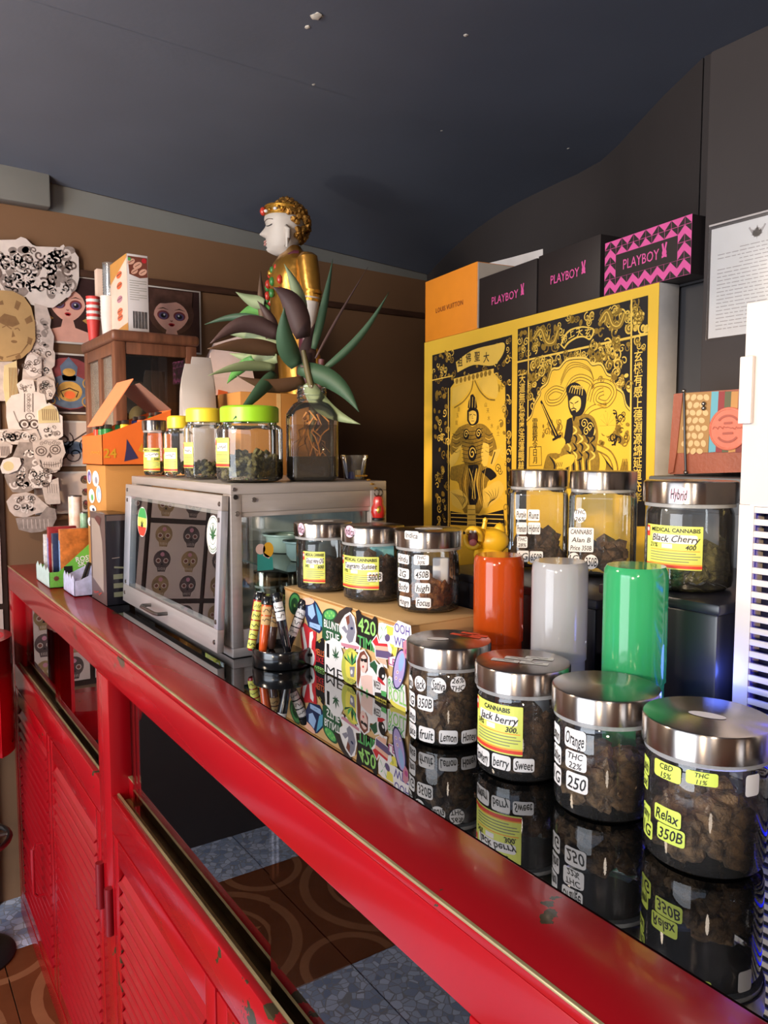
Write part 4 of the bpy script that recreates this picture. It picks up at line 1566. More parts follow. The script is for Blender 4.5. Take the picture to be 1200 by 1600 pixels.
for k, (pb, pt, rgb, nm, pp, lab) in enumerate(tubes):
    dd = [1.235, 1.215, 1.245, 1.215, 1.235][k]
    base = at_d(*pb, dd)
    base.z = CT + .0215
    dep = (base - EYE).dot(FW)
    top = at_d(*pt, dep + .005)
    ax = top - base
    L = ax.length
    q = ax.to_track_quat('Z', 'Y').to_matrix().to_4x4()
    tt = thing('cone_tube', nm + ' slim pre-roll tube with handwritten stickers leaning in the black stand', 'tube', tuple(base), 0, 'slim tubes in the black stand')
    mt = pm('tube_plastic_' + nm, rgb, .15, var=.05, coat=.6)
    r0, r1 = .0062, .0092
    MB().lathe([(0, 0), (r0 * .7, .0), (r0, .004), (r1, L - .012)], mt, 20, M=q).build('tube_body', tt)
    MB().lathe([(r1, L - .013), (r1 * 1.12, L - .012), (r1 * 1.12, L - .002), (r1 * .95, L), (0, L)], m_blackplastic, 20, M=q).build('cap', tt)
    # camera-facing side of the tilted tube for its stickers
    zax = ax.normalized()
    toeye = (EYE - base)
    yax = -(toeye - zax * toeye.dot(zax)).normalized()
    xax = yax.cross(zax)
    Q = Matrix((xax, yax, zax)).transposed().to_4x4()
    for i, s in enumerate(lab):
        zc = L - .022 - i * .0155
        rr = r0 + (r1 - r0) * zc / L + .0004
        b = MB()
        f0 = cyl_surf(rr)
        d = Draw(b, lambda a, v, o=0, f0=f0, Q=Q: Q @ f0(a, v, o))
        d.rect(-.0085, zc - .0068, .0085, zc + .0068, pp, rad=.002)
        d.up()
        d.text(s, 0, zc, .010, INK, maxw=.014, shear=.2, bold=.01)
        b.build('sticker', tt)

# yellow squeaky toy on the plinth
m_toy = pm('yellow_rubber', (240, 190, 40), .35, var=.05, sss=.15)
p = Vector((.770, .872, 1.112))
t = thing('rubber_toy', 'yellow rubber toy with a wide open mouth behind the orange tube', 'toy', tuple(p), face_cam(p.x, p.y))
MB().ball((.012, .012, .020), .021, m_toy, 3, (1.1, 1.0, .95)).ball((.016, .012, .042), .021, m_toy, 3, (1.25, 1.0, .95)).ball((.028, .02, .054), .010, m_toy, 2, (1, 1, 1.6)).build('toy_body', t)
hd = MB()
hd.tube([(-.012 + .0115 * cos(a), -.010, .0485 + .0145 * sin(a)) for a in [2 * pi * i / 20 for i in range(21)]], .0042, m_toy, 10, cap=False)
hd.ball((-.006, .002, .048), .0155, m_toy, 2, (1, .75, 1.15))
hd.build('toy_head', t)
MB().ball((-.012, -.009, .0485), .0105, flat('mouth_maroon', (96, 30, 34), .4), 2, (.85, .25, 1.2)).build('mouth', t)
MB().ball((-.012, -.0125, .042), .006, flat('tongue_pink', (196, 108, 112), .4), 2, (1, .4, .9)).build('tongue', t)
MB().ball((-.015, -.0130, .0585), .003, m_white, 1).ball((-.009, -.0130, .0585), .003, m_white, 1).build('teeth', t)
MB().tube([(.004, 0, .062), (.006, 0, .074)], [.004, .003], m_toy, 8).ball((.006, 0, .075), .0045, m_toy, 1).build('horn', t)
# ------------------------------------------------------------------ goods at the counter's far end
m_orangebox = pm('orange_carton_print', (222, 106, 40), .5, var=.05)
m_orange_in = pm('orange_carton_inside', (150, 108, 92), .6, var=.05)
m_orange_lt = pm('orange_flap_print', (240, 140, 96), .5, var=.05)
m_gold_ink = flat('gold_ink', (206, 150, 40), .4)
m_blueink = flat('deep_blue_ink', (52, 46, 84), .5)

# cardboard box with stickers, the orange box of lighters on it
t = thing('cardboard_box', 'tall brown cardboard box with stickers on one side, under the orange box', 'box', (.56, 1.95, CT))
K = dict(parent=t, world=True)
KX0, KX1, KY0, KY1, KZ1 = .470, .640, 1.850, 2.030, 1.258
MB().box(KX0, KX1, KY0, KY1, CT + .0005, KZ1, m_kraft_d, .002).build('box_body', **K)
ks = plane_surf((KX0 - .0006, 0, 0), (0, -1, 0), (0, 0, 1))
kx = lambda px, py: (-at_x(px, py, KX0).y, at_x(px, py, KX0).z)
cols = [('purple', 'lilac'), ('white', 'grey'), ('white', 'green'), ('sky', 'white'), ('white', 'navy')]
rr = random.Random(5)
for i, (px, py, w, h) in enumerate(((140, 745, 6, 20), (150, 748, 9, 22), (144, 775, 8, 20), (155, 772, 7, 24), (146, 795, 9, 10), (151, 808, 8, 8), (141, 815, 5, 12))):
    b = MB()
    d = Draw(b, ks, .0003)
    d.k = 1 + i * .4
    uc, vc = kx(px, py)
    ru, rv = abs(kx(px + w / 2, py)[0] - uc), abs(kx(px, py + h / 2)[1] - vc)
    a, c = cols[i % 5]
    d.disc(uc, vc, ru * 1.15, C['white'], ry=rv * 1.12)
    d.disc(uc, vc, ru * .9, C[a], d.k + .2, ry=rv * .9)
    d.disc(uc + ru * .2, vc - rv * .2, ru * .45, C[c], d.k + .4, ry=rv * .5)
    b.build('sticker', **K)

t = thing('lighter_box', 'orange display carton with open flap full of lighters, marked 24', 'box', (.55, 1.93, KZ1))
K = dict(parent=t, world=True)
OX0, OX1, OY0, OY1, OZ = .463, .628, 1.842, 2.034, KZ1 + .0005
b = MB()
th = .0015
zf, zb = OZ + .070, OZ + .132      # the wall slopes up from the low front to the hinge at the back
b.box(OX0, OX1, OY0, OY1, OZ, OZ + th, m_orangebox)
b.box(OX0, OX0 + th, OY0, OY1, OZ, zf, m_orangebox)
b.box(OX1 - th, OX1, OY0, OY1, OZ, zb, m_orangebox)
for yy in (OY0, OY1 - th):
    b.slab([(OX0, yy, OZ), (OX1, yy, OZ), (OX1, yy, zb), (OX0, yy, zf)], (0, 1, 0), th, m_orangebox)
b.build('tray', **K)
b = MB()
hx = OX1
b.slab([(hx, OY0 + .002, zb), (hx, OY1 - .002, zb), (hx - .075, OY1 - .002, zb + .060), (hx - .075, OY0 + .002, zb + .060)], (.62, 0, .78), .0016, m_orange_lt, m_orange_in)
b.build('back_flap', **K)
b = MB()
b.slab([(OX0 + .01, OY0 + .03, zf + .022), (OX0 + .085, OY0 + .03, zb + .072), (OX0 + .085, OY1 - .02, zb + .072), (OX0 + .01, OY1 - .02, zf + .022)], (-.55, 0, .83), .002, m_orange_lt)
b.build('front_flap', **K)
b = MB()
d = Draw(b, plane_surf((0, OY0 - .0004, 0), (1, 0, 0), (0, 0, 1)), .0002)
fy = lambda px, py: (at_y(px, py, OY0).x, at_y(px, py, OY0).z)
d.text('24', *fy(172, 708), .030, m_gold_ink, bold=.02)
b.build('number_print', **K)
for nm_, pts_, mt_ in (('arrow_print', (fy(198, 686), fy(216, 716), fy(194, 721), fy(197, 702)), m_blueink), ('gold_print', (fy(222, 692), fy(216, 704), fy(224, 708)), m_gold_ink)):
    b = MB()
    Draw(b, plane_surf((0, OY0 - .0004, 0), (1, 0, 0), (0, 0, 1)), .0002).fill(list(pts_), mt_)
    b.build(nm_, **K)
b = MB()
d = Draw(b, plane_surf((OX0 - .0004, 0, 0), (0, -1, 0), (0, 0, 1)), .0002)
p = at_x(149, 708, OX0)
d.text('~~~~', -p.y, p.z, .016, m_gold_ink, maxw=.10)
b.build('side_print', **K)
lc = [(40, 120, 60), (240, 190, 50), (230, 90, 40), (40, 50, 110), (40, 110, 50), (40, 110, 50), (50, 60, 120), (40, 120, 60), (220, 60, 40)]
for i, rgb in enumerate(lc):
    col = i % 3
    row = i // 3
    nm = {40: 'green', 240: 'yellow', 230: 'orange', 50: 'blue', 220: 'red'}[rgb[0]] if rgb[2] != 110 else 'navy'
    x = OX0 + .022 + .040 * (i % 4)
    y = OY0 + .028 + .045 * (i // 4)
    zz = OZ + .004
    tl = thing('lighter', nm + ' plastic lighter, ' + ('first', 'second', 'third', 'fourth')[i % 4] + ' in the ' + ('front', 'middle', 'back')[i // 4] + ' row of the orange carton', 'lighter', (x, y, zz), 0, 'lighters in the orange carton')
    mt = pm('lighter_' + nm, rgb, .25, var=.05)
    hh = .085 + .045 * (x - OX0) / (OX1 - OX0)
    MB().lathe([(0, 0), (.0115, 0), (.012, .002), (.012, hh - .012), (.011, hh - .01), (0, hh - .01)], mt, 20, shape=lambda a: 1 / sqrt(cos(a) ** 2 + (sin(a) * 1.5) ** 2)).build('lighter_body', tl)
    MB().box(-.008, .008, -.005, .005, hh - .010, hh, m_rivet, .001).build('lighter_head', tl)

# black carton with a grey arched panel
t = thing('black_carton', 'tall black carton with a grey arched window panel, next to the silver case', 'box', (.44, 1.70, CT))
K = dict(parent=t, world=True)
m_blackcard = pm('black_card_gloss', (34, 32, 38), .25, var=.08, scale=6)
m_greypanel = pm('warm_grey_panel', (150, 134, 124), .45, var=.03)
m_browncard = pm('dark_brown_card', (88, 70, 66), .4, var=.08)
GX0, GX1, GY0, GY1, GZ1 = .416, .487, 1.736, 1.905, 1.152
GX0, GX1, GY0, GY1 = .4365, .485, 1.728, 1.86
MB().box(GX0, GX1, GY0, GY1, CT + .0005, GZ1, m_blackcard, .001).build('carton_body', **K)
b = MB()
gs = plane_surf((GX0 - .0005, 0, 0), (0, -1, 0), (0, 0, 1))
d = Draw(b, gs, .0004)
L0, Lw, Lh = -GY1, GY1 - GY0, GZ1 - CT
g = lambda a, c: (L0 + Lw * a, CT + Lh * c)
d.fill([g(0, 0), g(1, 0), g(1, 1), g(0, 1)], m_browncard)
d.up()
d.fill([g(.10, .24), g(.82, .13), g(.84, .45), g(.80, .70), g(.66, .86), g(.34, .93), g(.10, .93)], m_greypanel)
d.up()
d.fill([g(.34, .93), g(.66, .86), g(.78, .95), g(.50, .97)], flat('maroon_print', (84, 40, 38), .4))
d.text('~~~~~', *g(.42, .09), .016, m_redprint, maxw=Lw * .6)
b.build('side_panel', label='grey arched panel', **K)
fs_ = plane_surf((0, GY0 - .0005, 0), (1, 0, 0), (0, 0, 1))
for i in range(3):
    z = CT + .018 + i * .020
    b = MB()
    Draw(b, fs_, .0003).rect(GX0 + .014, z, GX1 - .014, z + .011, m_greyprint, nu=1)
    b.build('print_bar', **K)
b = MB()
Draw(b, fs_, .0003).line([(GX0 + .012, 1.055), (GX1 - .02, 1.056)], .0015, m_greypanel)
b.build('print_line', **K)
b = MB()
Draw(b, fs_, .0003).line([(GX0 + .016, 1.035), (GX1 - .008, 1.032)], .004, m_greyprint)
b.build('print_line', **K)
b = MB()
Draw(b, fs_, .0003).rect(GX0 + .002, GZ1 - .014, GX1 - .002, GZ1 - .002, m_browncard, nu=1)
b.build('print_band', **K)

# counter-top display trays
m_dgreen = pm('lime_card', (110, 184, 70), .45, var=.04)
m_paleprint = pm('pale_mint_card', (196, 216, 208), .45, var=.08, scale=60)
m_violetprint = pm('pale_violet_card', (196, 196, 222), .45, var=.18, scale=90)


def tray(label, x0, x1, y0, y1, zf, zb, side, front, name='display_tray'):
    t = thing(name, label, 'tray', ((x0 + x1) / 2, (y0 + y1) / 2, CT), 0)
    th = .0012
    b = MB()
    b.box(x0, x1, y0, y1, CT + .0005, CT + .002, side)
    b.box(x1 - th, x1, y0, y1, CT + .002, CT + zb, side)
    b.build('tray_base', parent=t, world=True)
    b = MB()
    n = 8
    pts = [(x0, y0, CT + .0005), (x0, y1, CT + .0005)] + [(x0, y1 + (y0 - y1) * i / n, CT + zf + (.012 if i % 2 else 0)) for i in range(n + 1)]
    b.slab(pts, (1, 0, 0), th, front)
    b.build('front_lip', parent=t, world=True)
    for yy in (y0, y1 - th):
        b = MB()
        b.slab([(x0, yy, CT + .0005), (x1, yy, CT + .0005), (x1, yy, CT + zb), (x0 + (x1 - x0) * .18, yy, CT + zf), (x0, yy, CT + zf)], (0, 1, 0), th, side)
        b.build('side_wall', parent=t, world=True)
    return t


t1 = tray('lime green card display tray full of slim packs at the counter end', .374, .500, 2.030, 2.200, .040, .130, m_dgreen, m_paleprint)
b = MB()
d = Draw(b, plane_surf((0, 2.0296, 0), (1, 0, 0), (0, 0, 1)), .0003)
gy = lambda px, py: (at_y(px, py, 2.0296).x, at_y(px, py, 2.0296).z)
for i in range(9):
    a = 2 * pi * i / 9
    u, v = gy(88, 905)
    d.line([(u, v), (u + .014 * cos(a), v + .018 * sin(a))], .003, C['brown'], taper=True)
d.disc(*gy(88, 904), .006, C['brown'])
d.text('ROSE', *gy(131, 872), .017, C['white'], bold=.02, rot=.12)
d.text('SKY', *gy(131, 880), .017, C['white'], bold=.02, rot=.12)
d.rect(*gy(100, 896), *gy(113, 884), C['black'], nu=1)
b.build('tray_print', parent=t1, world=True)
pc = [('white', 'floral white', (214, 206, 204)), ('black', 'plain black', (26, 26, 30)), ('red', 'black and red', (150, 40, 44)), ('black2', 'glossy black', (20, 20, 26)), ('blue', 'dark blue', (40, 52, 84)), ('amber', 'amber', (190, 110, 50))]
for i, (k, nm, rgb) in enumerate(pc):
    y = 2.185 - i * .027
    x0 = .392 + .012 * (i % 2)
    tp = thing('paper_pack', nm + ' slim pack standing in the lime green tray', 'pack', (x0, y, CT + .003), 0, 'slim packs in the lime tray')
    H = .118 + .012 * (i % 3)
    MB().box(0, .07, -.009, .009, 0, H, pm('pack_' + k, rgb, .3, var=.35, scale=70), .0015).build('pack_body', tp)
    MB().box(-.0006, -.0002, -.007, .007, H * .15, H * .8, flat('pack_front_' + k, tuple(min(255, int(c * .5 + 110)) for c in rgb[::-1]), .4, var=.6, scale=120)).build('pack_print', tp)
t2 = tray('small violet printed card tray with a glass pipe at the counter edge', .400, .466, 1.878, 1.995, .038, .062, m_violetprint, m_violetprint)
tp = thing('glass_pipe', 'short dark glass pipe lying in the violet tray', 'pipe', (.436, 1.935, CT + .0125), .3)
MB().tube([(-.02, -.01, 0), (0, 0, .02), (.02, .01, .055)], [.009, .007, .006], m_blackplastic, 12).build('stem', tp)
MB().ball((-.02, -.01, .004), .013, m_blackplastic, 2).build('bowl', tp)

for nm, px, yv, top, w, rgb, rgb2 in (('tall orange and white printed tin', 117, 2.30, 774, 20, (226, 150, 110), (240, 226, 214)), ('low peach printed tin', 105, 2.245, 826, 26, (236, 190, 160), (226, 120, 80)), ('slim green and white printed tin', 131, 2.262, 800, 12, (196, 216, 190), (90, 150, 110))):
    p = at_y(px, top, yv)
    r = w / 2 * (p - EYE).dot(FW) / FPX
    t = thing('printed_tin', nm + ' behind the lime tray', 'tin', (p.x, p.y, CT + .0005), 0, 'tins at the counter end')
    H = p.z - CT
    MB().lathe([(0, 0), (r * .96, 0), (r, .002), (r, H - .003)], pm('tin_' + nm.split()[0], rgb, .25, var=.1, rgb2=rgb2, scale=28), 28).build('tin_body', t)
    MB().lathe([(r * 1.02, H - .004), (r * 1.03, H - .001), (r * .95, H), (0, H - .002)], m_rivet, 28).build('tin_lid', t)

# ------------------------------------------------------------------ glazed wooden cabinet and what stands on it
m_teak = pm('dark_teak', (112, 70, 50), .42, var=.3, scale=9, stretch=(9, 9, 1))
WX0, WX1, WY0, WY1, WZ1 = .566, .792, 2.10, 2.43, 1.612
cab = thing('wooden_cabinet', 'dark wooden cabinet with glazed sides behind the orange lighter carton', 'cabinet', (.68, 2.27, CT))
K = dict(parent=cab, world=True)
s = .030
for x0, y0 in ((WX0, WY0), (WX1 - s, WY0), (WX0, WY1 - s), (WX1 - s, WY1 - s)):
    MB().box(x0, x0 + s, y0, y0 + s, CT + .0005, WZ1 - .03, m_teak, .002).build('corner_post', **K)
tb = MB().box(WX0 - .008, WX1 + .008, WY0 - .008, WY1 + .008, WZ1 - .030, WZ1, m_teak, .010, seg=3)
tb.build('cabinet_top', **K)
MB().box(WX0, WX1, WY0, WY1, CT + .001, CT + .03, m_teak, .002).build('cabinet_base', **K)
for z in (1.245, WZ1 - .062):
    MB().box(WX0 + s, WX1 - s, WY0 + .002, WY0 + .022, z, z + .032, m_teak, .002).build('front_rail', **K)
    MB().box(WX0 + .002, WX0 + .022, WY0 + s, WY1 - s, z, z + .032, m_teak, .002).build('side_rail', **K)
ymid = (WY0 + WY1) / 2
MB().box(WX0 + .002, WX0 + .022, ymid - .014, ymid + .014, CT + .03, WZ1 - .06, m_teak, .002).build('side_mullion', **K)
MB().box(WX0 + s, WX1 - s, WY0 + .010, WY0 + .012, CT + .03, WZ1 - .05, m_caseglass).build('front_glass', **K)
m_obscure = thin_glass('ribbed_side_glass', (.85, .85, .82), .15, 1.5, haze=.5, haze_rgb=(196, 182, 166))
for y0, y1 in ((WY0 + s, ymid - .014), (ymid + .014, WY1 - s)):
    MB().box(WX0 + .010, WX0 + .012, y0, y1, CT + .03, WZ1 - .05, m_obscure).build('side_glass', **K)
MB().box(WX1 - .012, WX1 - .006, WY0 + s, WY1 - s, CT + .03, WZ1 - .03, m_teak).build('far_side', **K)
MB().box(WX0 + s, WX1 - s, WY1 - .012, WY1 - .006, CT + .03, WZ1 - .03, m_cavity).build('back_panel', **K)
MB().box(WX0 + .014, WX1 - .014, WY0 + .014, WY1 - .014, 1.255, 1.262, m_teak).build('shelf', **K)
m_idol = pm('ochre_stoneware', (186, 158, 92), .5, var=.12)
t = thing('figurine', 'seated ochre figurine inside the dark wooden cabinet', 'figurine', (.655, 2.20, 1.2625))
MB().lathe([(0, 0), (.034, 0), (.036, .02), (.030, .05), (.024, .08), (.016, .098)], m_idol, 24).ball((0, 0, .05), .036, m_idol, 2, (1.1, .9, .7)).build('figure_body', t)
MB().ball((0, 0, .125), .029, m_idol, 3, (.9, .95, 1.1)).build('figure_head', t)
t = thing('figurine', 'dark cloaked figurine inside the dark wooden cabinet', 'figurine', (.725, 2.22, 1.2625))
MB().lathe([(0, 0), (.032, 0), (.030, .05), (.022, .10), (.012, .13), (0, .135)], m_cavity, 20).build('figure_body', t)
MB().ball((0, -.01, .128), .014, pm('pale_ivory', (206, 180, 160), .5), 2).build('figure_head', t)

# carton of wafers
m_carton_w = flat('white_coated_card', (222, 214, 212), .4)
m_carton_p = flat('peach_coated_card', (244, 212, 190), .4)
m_tan = flat('tan_print', (214, 150, 70), .4)
t = thing('wafer_carton', 'white and peach wafer carton with barcode on top of the wooden cabinet', 'box', (.64, 2.2, WZ1))
K = dict(parent=t, world=True)
VX0, VX1, VY0, VY1, VZ0, VZ1 = .612, .668, 2.125, 2.290, WZ1 + .0005, WZ1 + .207
MB().box(VX0, VX1, VY0, VY1, VZ0, VZ1, m_carton_w, .0012).build('carton_body', **K)
b = MB()
d = Draw(b, plane_surf((0, VY0 - .0003, 0), (1, 0, 0), (0, 0, 1)), .0002)
W_, H_ = VX1 - VX0, VZ1 - VZ0
g = lambda a, c: (VX0 + W_ * a, VZ0 + H_ * c)
d.fill([g(.04, .97), g(.97, .97), g(.97, .72), g(.6, .70), g(.1, .74)], C['brown'])
d.up()
for a, c, r in ((.2, .9, .2), (.5, .86, .24), (.75, .78, .22), (.35, .78, .18)):
    d.disc(*g(a, c), W_ * r, C['peach'], ry=W_ * r * .6, rot=.6)
    d.line([g(a - .12, c - .02), g(a + .12, c + .025)], W_ * .03, C['brown'], d.k + 1)
d.disc(*g(.82, .93), W_ * .12, C['red'], d.k + .5)
d.disc(*g(.12, .93), W_ * .08, C['green'], d.k + .5)
b.build('picture_print', **K)
b = MB()
d = Draw(b, plane_surf((0, VY0 - .0003, 0), (1, 0, 0), (0, 0, 1)), .0002)
for i in range(9):
    c = .66 - i * .03
    d.line([g(.10, c), g(.55 if i % 3 == 2 else .92, c)], W_ * .02, m_greyprint)
b.build('fine_print', **K)
b = MB()
d = Draw(b, plane_surf((0, VY0 - .0003, 0), (1, 0, 0), (0, 0, 1)), .0002)
for i in range(14):
    a = .25 + i * .05
    d.line([g(a, .05), g(a, .27)], W_ * (.022 if i % 3 else .04), INK)
b.build('barcode', **K)
b = MB()
d = Draw(b, plane_surf((VX0 - .0003, 0, 0), (0, -1, 0), (0, 0, 1)), .0002)
Ly = VY1 - VY0
g = lambda a, c: (-VY1 + Ly * a, VZ0 + H_ * c)
d.fill([g(0, 0), g(1, 0), g(1, 1), g(0, 1)], m_carton_p)
d.up()
d.fill([g(0, .72), g(1, .95), g(1, 1), g(0, 1)], m_tan)
d.fill([g(0, 0), g(1, 0), g(1, .12), g(0, .06)], m_tan)
for c in (.84, .7, .52, .36, .28):
    d.disc(*g(.55, c - .05), Ly * .16, C['orange'] if c != .52 else C['pink'], ry=H_ * .045)
    d.line([g(.4, c - .05), g(.7, c - .04)], H_ * .012, C['brown'], d.k + 1)
b.build('side_print', **K)


def cup_stack(label, x, y, z0, n, r0, r1, h, dz, mat, mat2, cat='cups', top=True):
    t = thing('cup_stack', label, cat, (x, y, z0 + .0005), face_cam(x, y))
    for k in range(n):
        MB().lathe([(r0 * .98, k * dz), (r1, k * dz + h), (r1 * 1.05, k * dz + h), (r1 * 1.05, k * dz + h + .003), (r1 * .97, k * dz + h + .003)], mat if k % 2 == 0 else mat2, 24).build('cup', t)
    return t


m_clearcup = thin_glass('clear_cup_plastic', (.95, .95, .95), .06, 1.5, haze=.16)
m_redcup = flat('red_cup_paper', (220, 66, 60), .5)
m_whitecup = flat('white_cup_paper', (232, 224, 216), .5)
cup_stack('tall stack of clear plastic cups beside the wafer carton', .623, 2.338, WZ1, 20, .015, .0195, .075, .0076, m_clearcup, m_clearcup)
cup_stack('stack of red and white paper cups on the wooden cabinet', .585, 2.385, WZ1, 9, .014, .0185, .06, .0085, m_redcup, m_whitecup)
cup_stack('stack of plain white paper cups between the red cups and the clear cups', .603, 2.300, WZ1, 8, .0135, .0175, .058, .0085, m_whitecup, m_whitecup)
t = thing('tall_carton', 'narrow peach snack carton behind the paper cups', 'box', (.620, 2.398, WZ1 + .0005))
MB().box(-.022, .022, -.014, .014, 0, .215, m_carton_p, .002).build('carton_body', t)
MB().box(-.0226, -.0222, -.010, .010, .09, .13, C['brown']).build('carton_print', t)

# ------------------------------------------------------------------ cartons and bags behind the silver case
t = thing('kraft_carton', 'orange-brown kraft carton standing behind the plant bottle', 'box', (.88, 1.86, CT))
MB().box(.774, .965, 1.765, 1.95, CT + .0005, 1.437, m_kraft_d, .002).build('carton_body', parent=t, world=True)
MB().box(.872, .884, 1.7645, 1.7649, CT + .003, 1.435, m_kraft).build('tape', parent=t, world=True)
t = thing('low_carton', 'plain kraft carton under the clear plastic pouches', 'box', (.70, 1.9, CT))
MB().box(.640, .772, 1.80, 2.05, CT + .0005, 1.262, m_kraft_d, .002).build('carton_body', parent=t, world=True)
m_pouch = thin_glass('frosted_pouch', (.95, .95, .96), .2, 1.45, haze=.9, haze_rgb=(252, 244, 240), even=True)
for k, (x0, x1, y, H, lab) in enumerate(((.650, .735, 1.835, .240, 'frosted clear stand-up pouch behind the yellow lidded jars'), (.700, .768, 1.915, .268, 'taller frosted clear pouch leaning behind the lime lidded jar'))):
    t = thing('plastic_pouch', lab, 'pouch', ((x0 + x1) / 2, y, 1.263), 0, 'frosted pouches behind the case')
    w = (x1 - x0) / 2
    rings = []
    for z, q, ww in ((0, .022, .96), (.012, .026, 1), (H * .5, .022, 1), (H * .72, .014, .99), (H * .78, .006, .98), (H * .86, .004, .92), (H, .003, .72)):
        rings.append([(w * ww * cx, q * cy, z) for cx, cy in ((-1, -.6), (-.6, -1), (0, -1.15), (.6, -1), (1, -.6), (1, .6), (.6, 1), (0, 1.1), (-.6, 1), (-1, .6))])
    MB().loft(rings, m_pouch).build('pouch_body', t)
    MB().box(-w * .95, w * .95, -.0055, .0055, H * .735, H * .75, m_pouch, .001).build('zip_seam', t)
t = thing('bag_carton', 'plain kraft carton under the white paper bag', 'box', (.885, 2.13, CT))
MB().box(-.07, .08, -.06, .06, .0005, .349, m_kraft_d, .002).build('carton_body', t)
t = thing('white_bag', 'white and pink paper bag with folded top behind the plant', 'bag', (.885, 2.13, 1.30))
K = dict(parent=t)
m_pinkbag = pm('pale_pink_paper', (240, 214, 206), .55, var=.06)
b = MB()
b.loft([[(-.065, -.05, 0), (.075, -.05, 0), (.075, .05, 0), (-.065, .05, 0)], [(-.062, -.045, .2), (.075, -.045, .2), (.075, .045, .2), (-.062, .045, .2)], [(-.045, -.012, .27), (.072, -.012, .285), (.072, .012, .285), (-.045, .012, .27)], [(-.03, -.003, .30), (.07, -.003, .335), (.07, .003, .335), (-.03, .003, .30)]], m_pinkbag, smooth=False)
b.build('bag_body', t)
b = MB()
d = Draw(b, plane_surf((0, -.0516, 0), (1, 0, 0), (0, 0, 1)), .0004)
d.fill([(-.045, .12), (-.01, .13), (-.012, .16), (-.04, .165)], C['orange'])
b.build('bag_print', t)
# ------------------------------------------------------------------ pictures on the back wall
YW = YB - .0005
wp = lambda px, py, y=YW: (at_y(px, py, y).x, at_y(px, py, y).z)
m_photo_dark = flat('dark_photo_print', (62, 42, 40), .25, var=.4, scale=9)
m_photo_red = flat('rose_photo_print', (140, 70, 72), .25, var=.4, scale=12)
m_photo_skin = flat('portrait_skin_print', (226, 168, 150), .25, var=.12, scale=20)
m_photo_hair = flat('portrait_hair_print', (84, 58, 50), .25, var=.3, scale=30)
m_photo_white = flat('photo_border', (214, 204, 196), .3)
m_photo_blue = flat('slate_photo_print', (96, 108, 128), .25, var=.35, scale=22)
m_photo_gold = flat('gold_photo_print', (196, 150, 80), .25, var=.3, scale=30)
m_flash = flat('flash_sheet_paper', (206, 184, 172), .3, var=.08, scale=6)
m_flash_ink = flat('flash_sheet_ink', (84, 66, 62), .4, var=.4, scale=40)
m_flash_ochre = flat('flash_sheet_ochre', (150, 120, 80), .4, var=.3, scale=40)
m_frame_dark = pm('thin_dark_frame', (60, 44, 38), .4, var=.2)


def picture(label, x0, z0, x1, z1, paint, border=m_photo_white, bw=.006, group=None):
    t = thing('picture_print', label, 'picture', ((x0 + x1) / 2, YW, z0), 0, group)
    MB().box(x0, x1, YW - .008, YW - .001, z0, z1, border, .001).build('picture_frame', parent=t, world=True)
    b = MB()
    d = Draw(b, plane_surf((x0 + bw, YW - .0083, z0 + bw), (1, 0, 0), (0, 0, 1)), .0004)
    paint(d, x1 - x0 - 2 * bw, z1 - z0 - 2 * bw)
    b.build('picture_sheet', parent=t, world=True)
    return t


def doll(d, w, h, hair, eyes=1.0, tilt=0.0, bare=True):
    d.fill([(0, 0), (w, 0), (w, h), (0, h)], m_photo_dark)
    d.up()
    cx, cy = w * .5, h * .56
    d.disc(cx, cy + h * .06, w * .40, hair, ry=h * .36)
    d.up()
    d.fill([(cx - w * .08, cy - h * .2), (cx + w * .08, cy - h * .2), (cx + w * .12, h * .22), (cx + w * .34, h * .16), (cx + w * .40, 0), (cx - w * .40, 0), (cx - w * .34, h * .16), (cx - w * .12, h * .22)], m_photo_skin if bare else m_photo_red)
    d.up()
    pts = [(cx + w * .30 * sin(a) * (1 - .28 * max(0, -cos(a))), cy + h * .25 * cos(a)) for a in [2 * pi * i / 24 for i in range(24)]]
    d.fill(pts, m_photo_skin)
    d.up()
    for s in (-1, 1):
        d.disc(cx + s * w * .14, cy + h * .01, w * .105, m_photo_red, ry=h * .075)
        d.disc(cx + s * w * .14, cy, w * .078, C['plum'], d.k + 1, ry=h * .058)
        d.disc(cx + s * w * .14, cy, w * .045, C['black'], d.k + 2, ry=h * .036)
        d.disc(cx + s * w * .125, cy + h * .015, w * .016, C['white'], d.k + 3)
        d.line([(cx + s * w * .05, cy + h * .1), (cx + s * w * .14, cy + h * .125), (cx + s * w * .24, cy + h * .1)], w * .02, m_photo_hair, taper=True)
    d.line([(cx - w * .02, cy - h * .07), (cx, cy - h * .085), (cx + w * .02, cy - h * .07)], w * .015, m_photo_red)
    d.disc(cx, cy - h * .135, w * .055, C['red'], ry=h * .022)
    d.disc(cx, cy - h * .15, w * .04, C['red'], ry=h * .018)


def fringe(d, w, h):
    doll(d, w, h, m_photo_hair)
    d.up()
    d.up()
    d.up()
    d.fill([(w * .12, h * .98), (w * .88, h * .98), (w * .86, h * .72), (w * .6, h * .80), (w * .4, h * .76), (w * .14, h * .74)], m_photo_hair)


def masked(d, w, h):
    doll(d, w, h, m_photo_dark)
    d.up()
    d.up()
    d.up()
    d.fill([(w * .12, h * .60), (w * .40, h * .74), (w * .52, h * .66), (w * .40, h * .54), (w * .2, h * .5)], m_photo_hair)
    for s in (-1, 1):
        d.fill([(w * (.5 + s * .24), h * .34), (w * (.5 + s * .46), h * .46), (w * (.5 + s * .44), h * .22)], m_photo_gold)


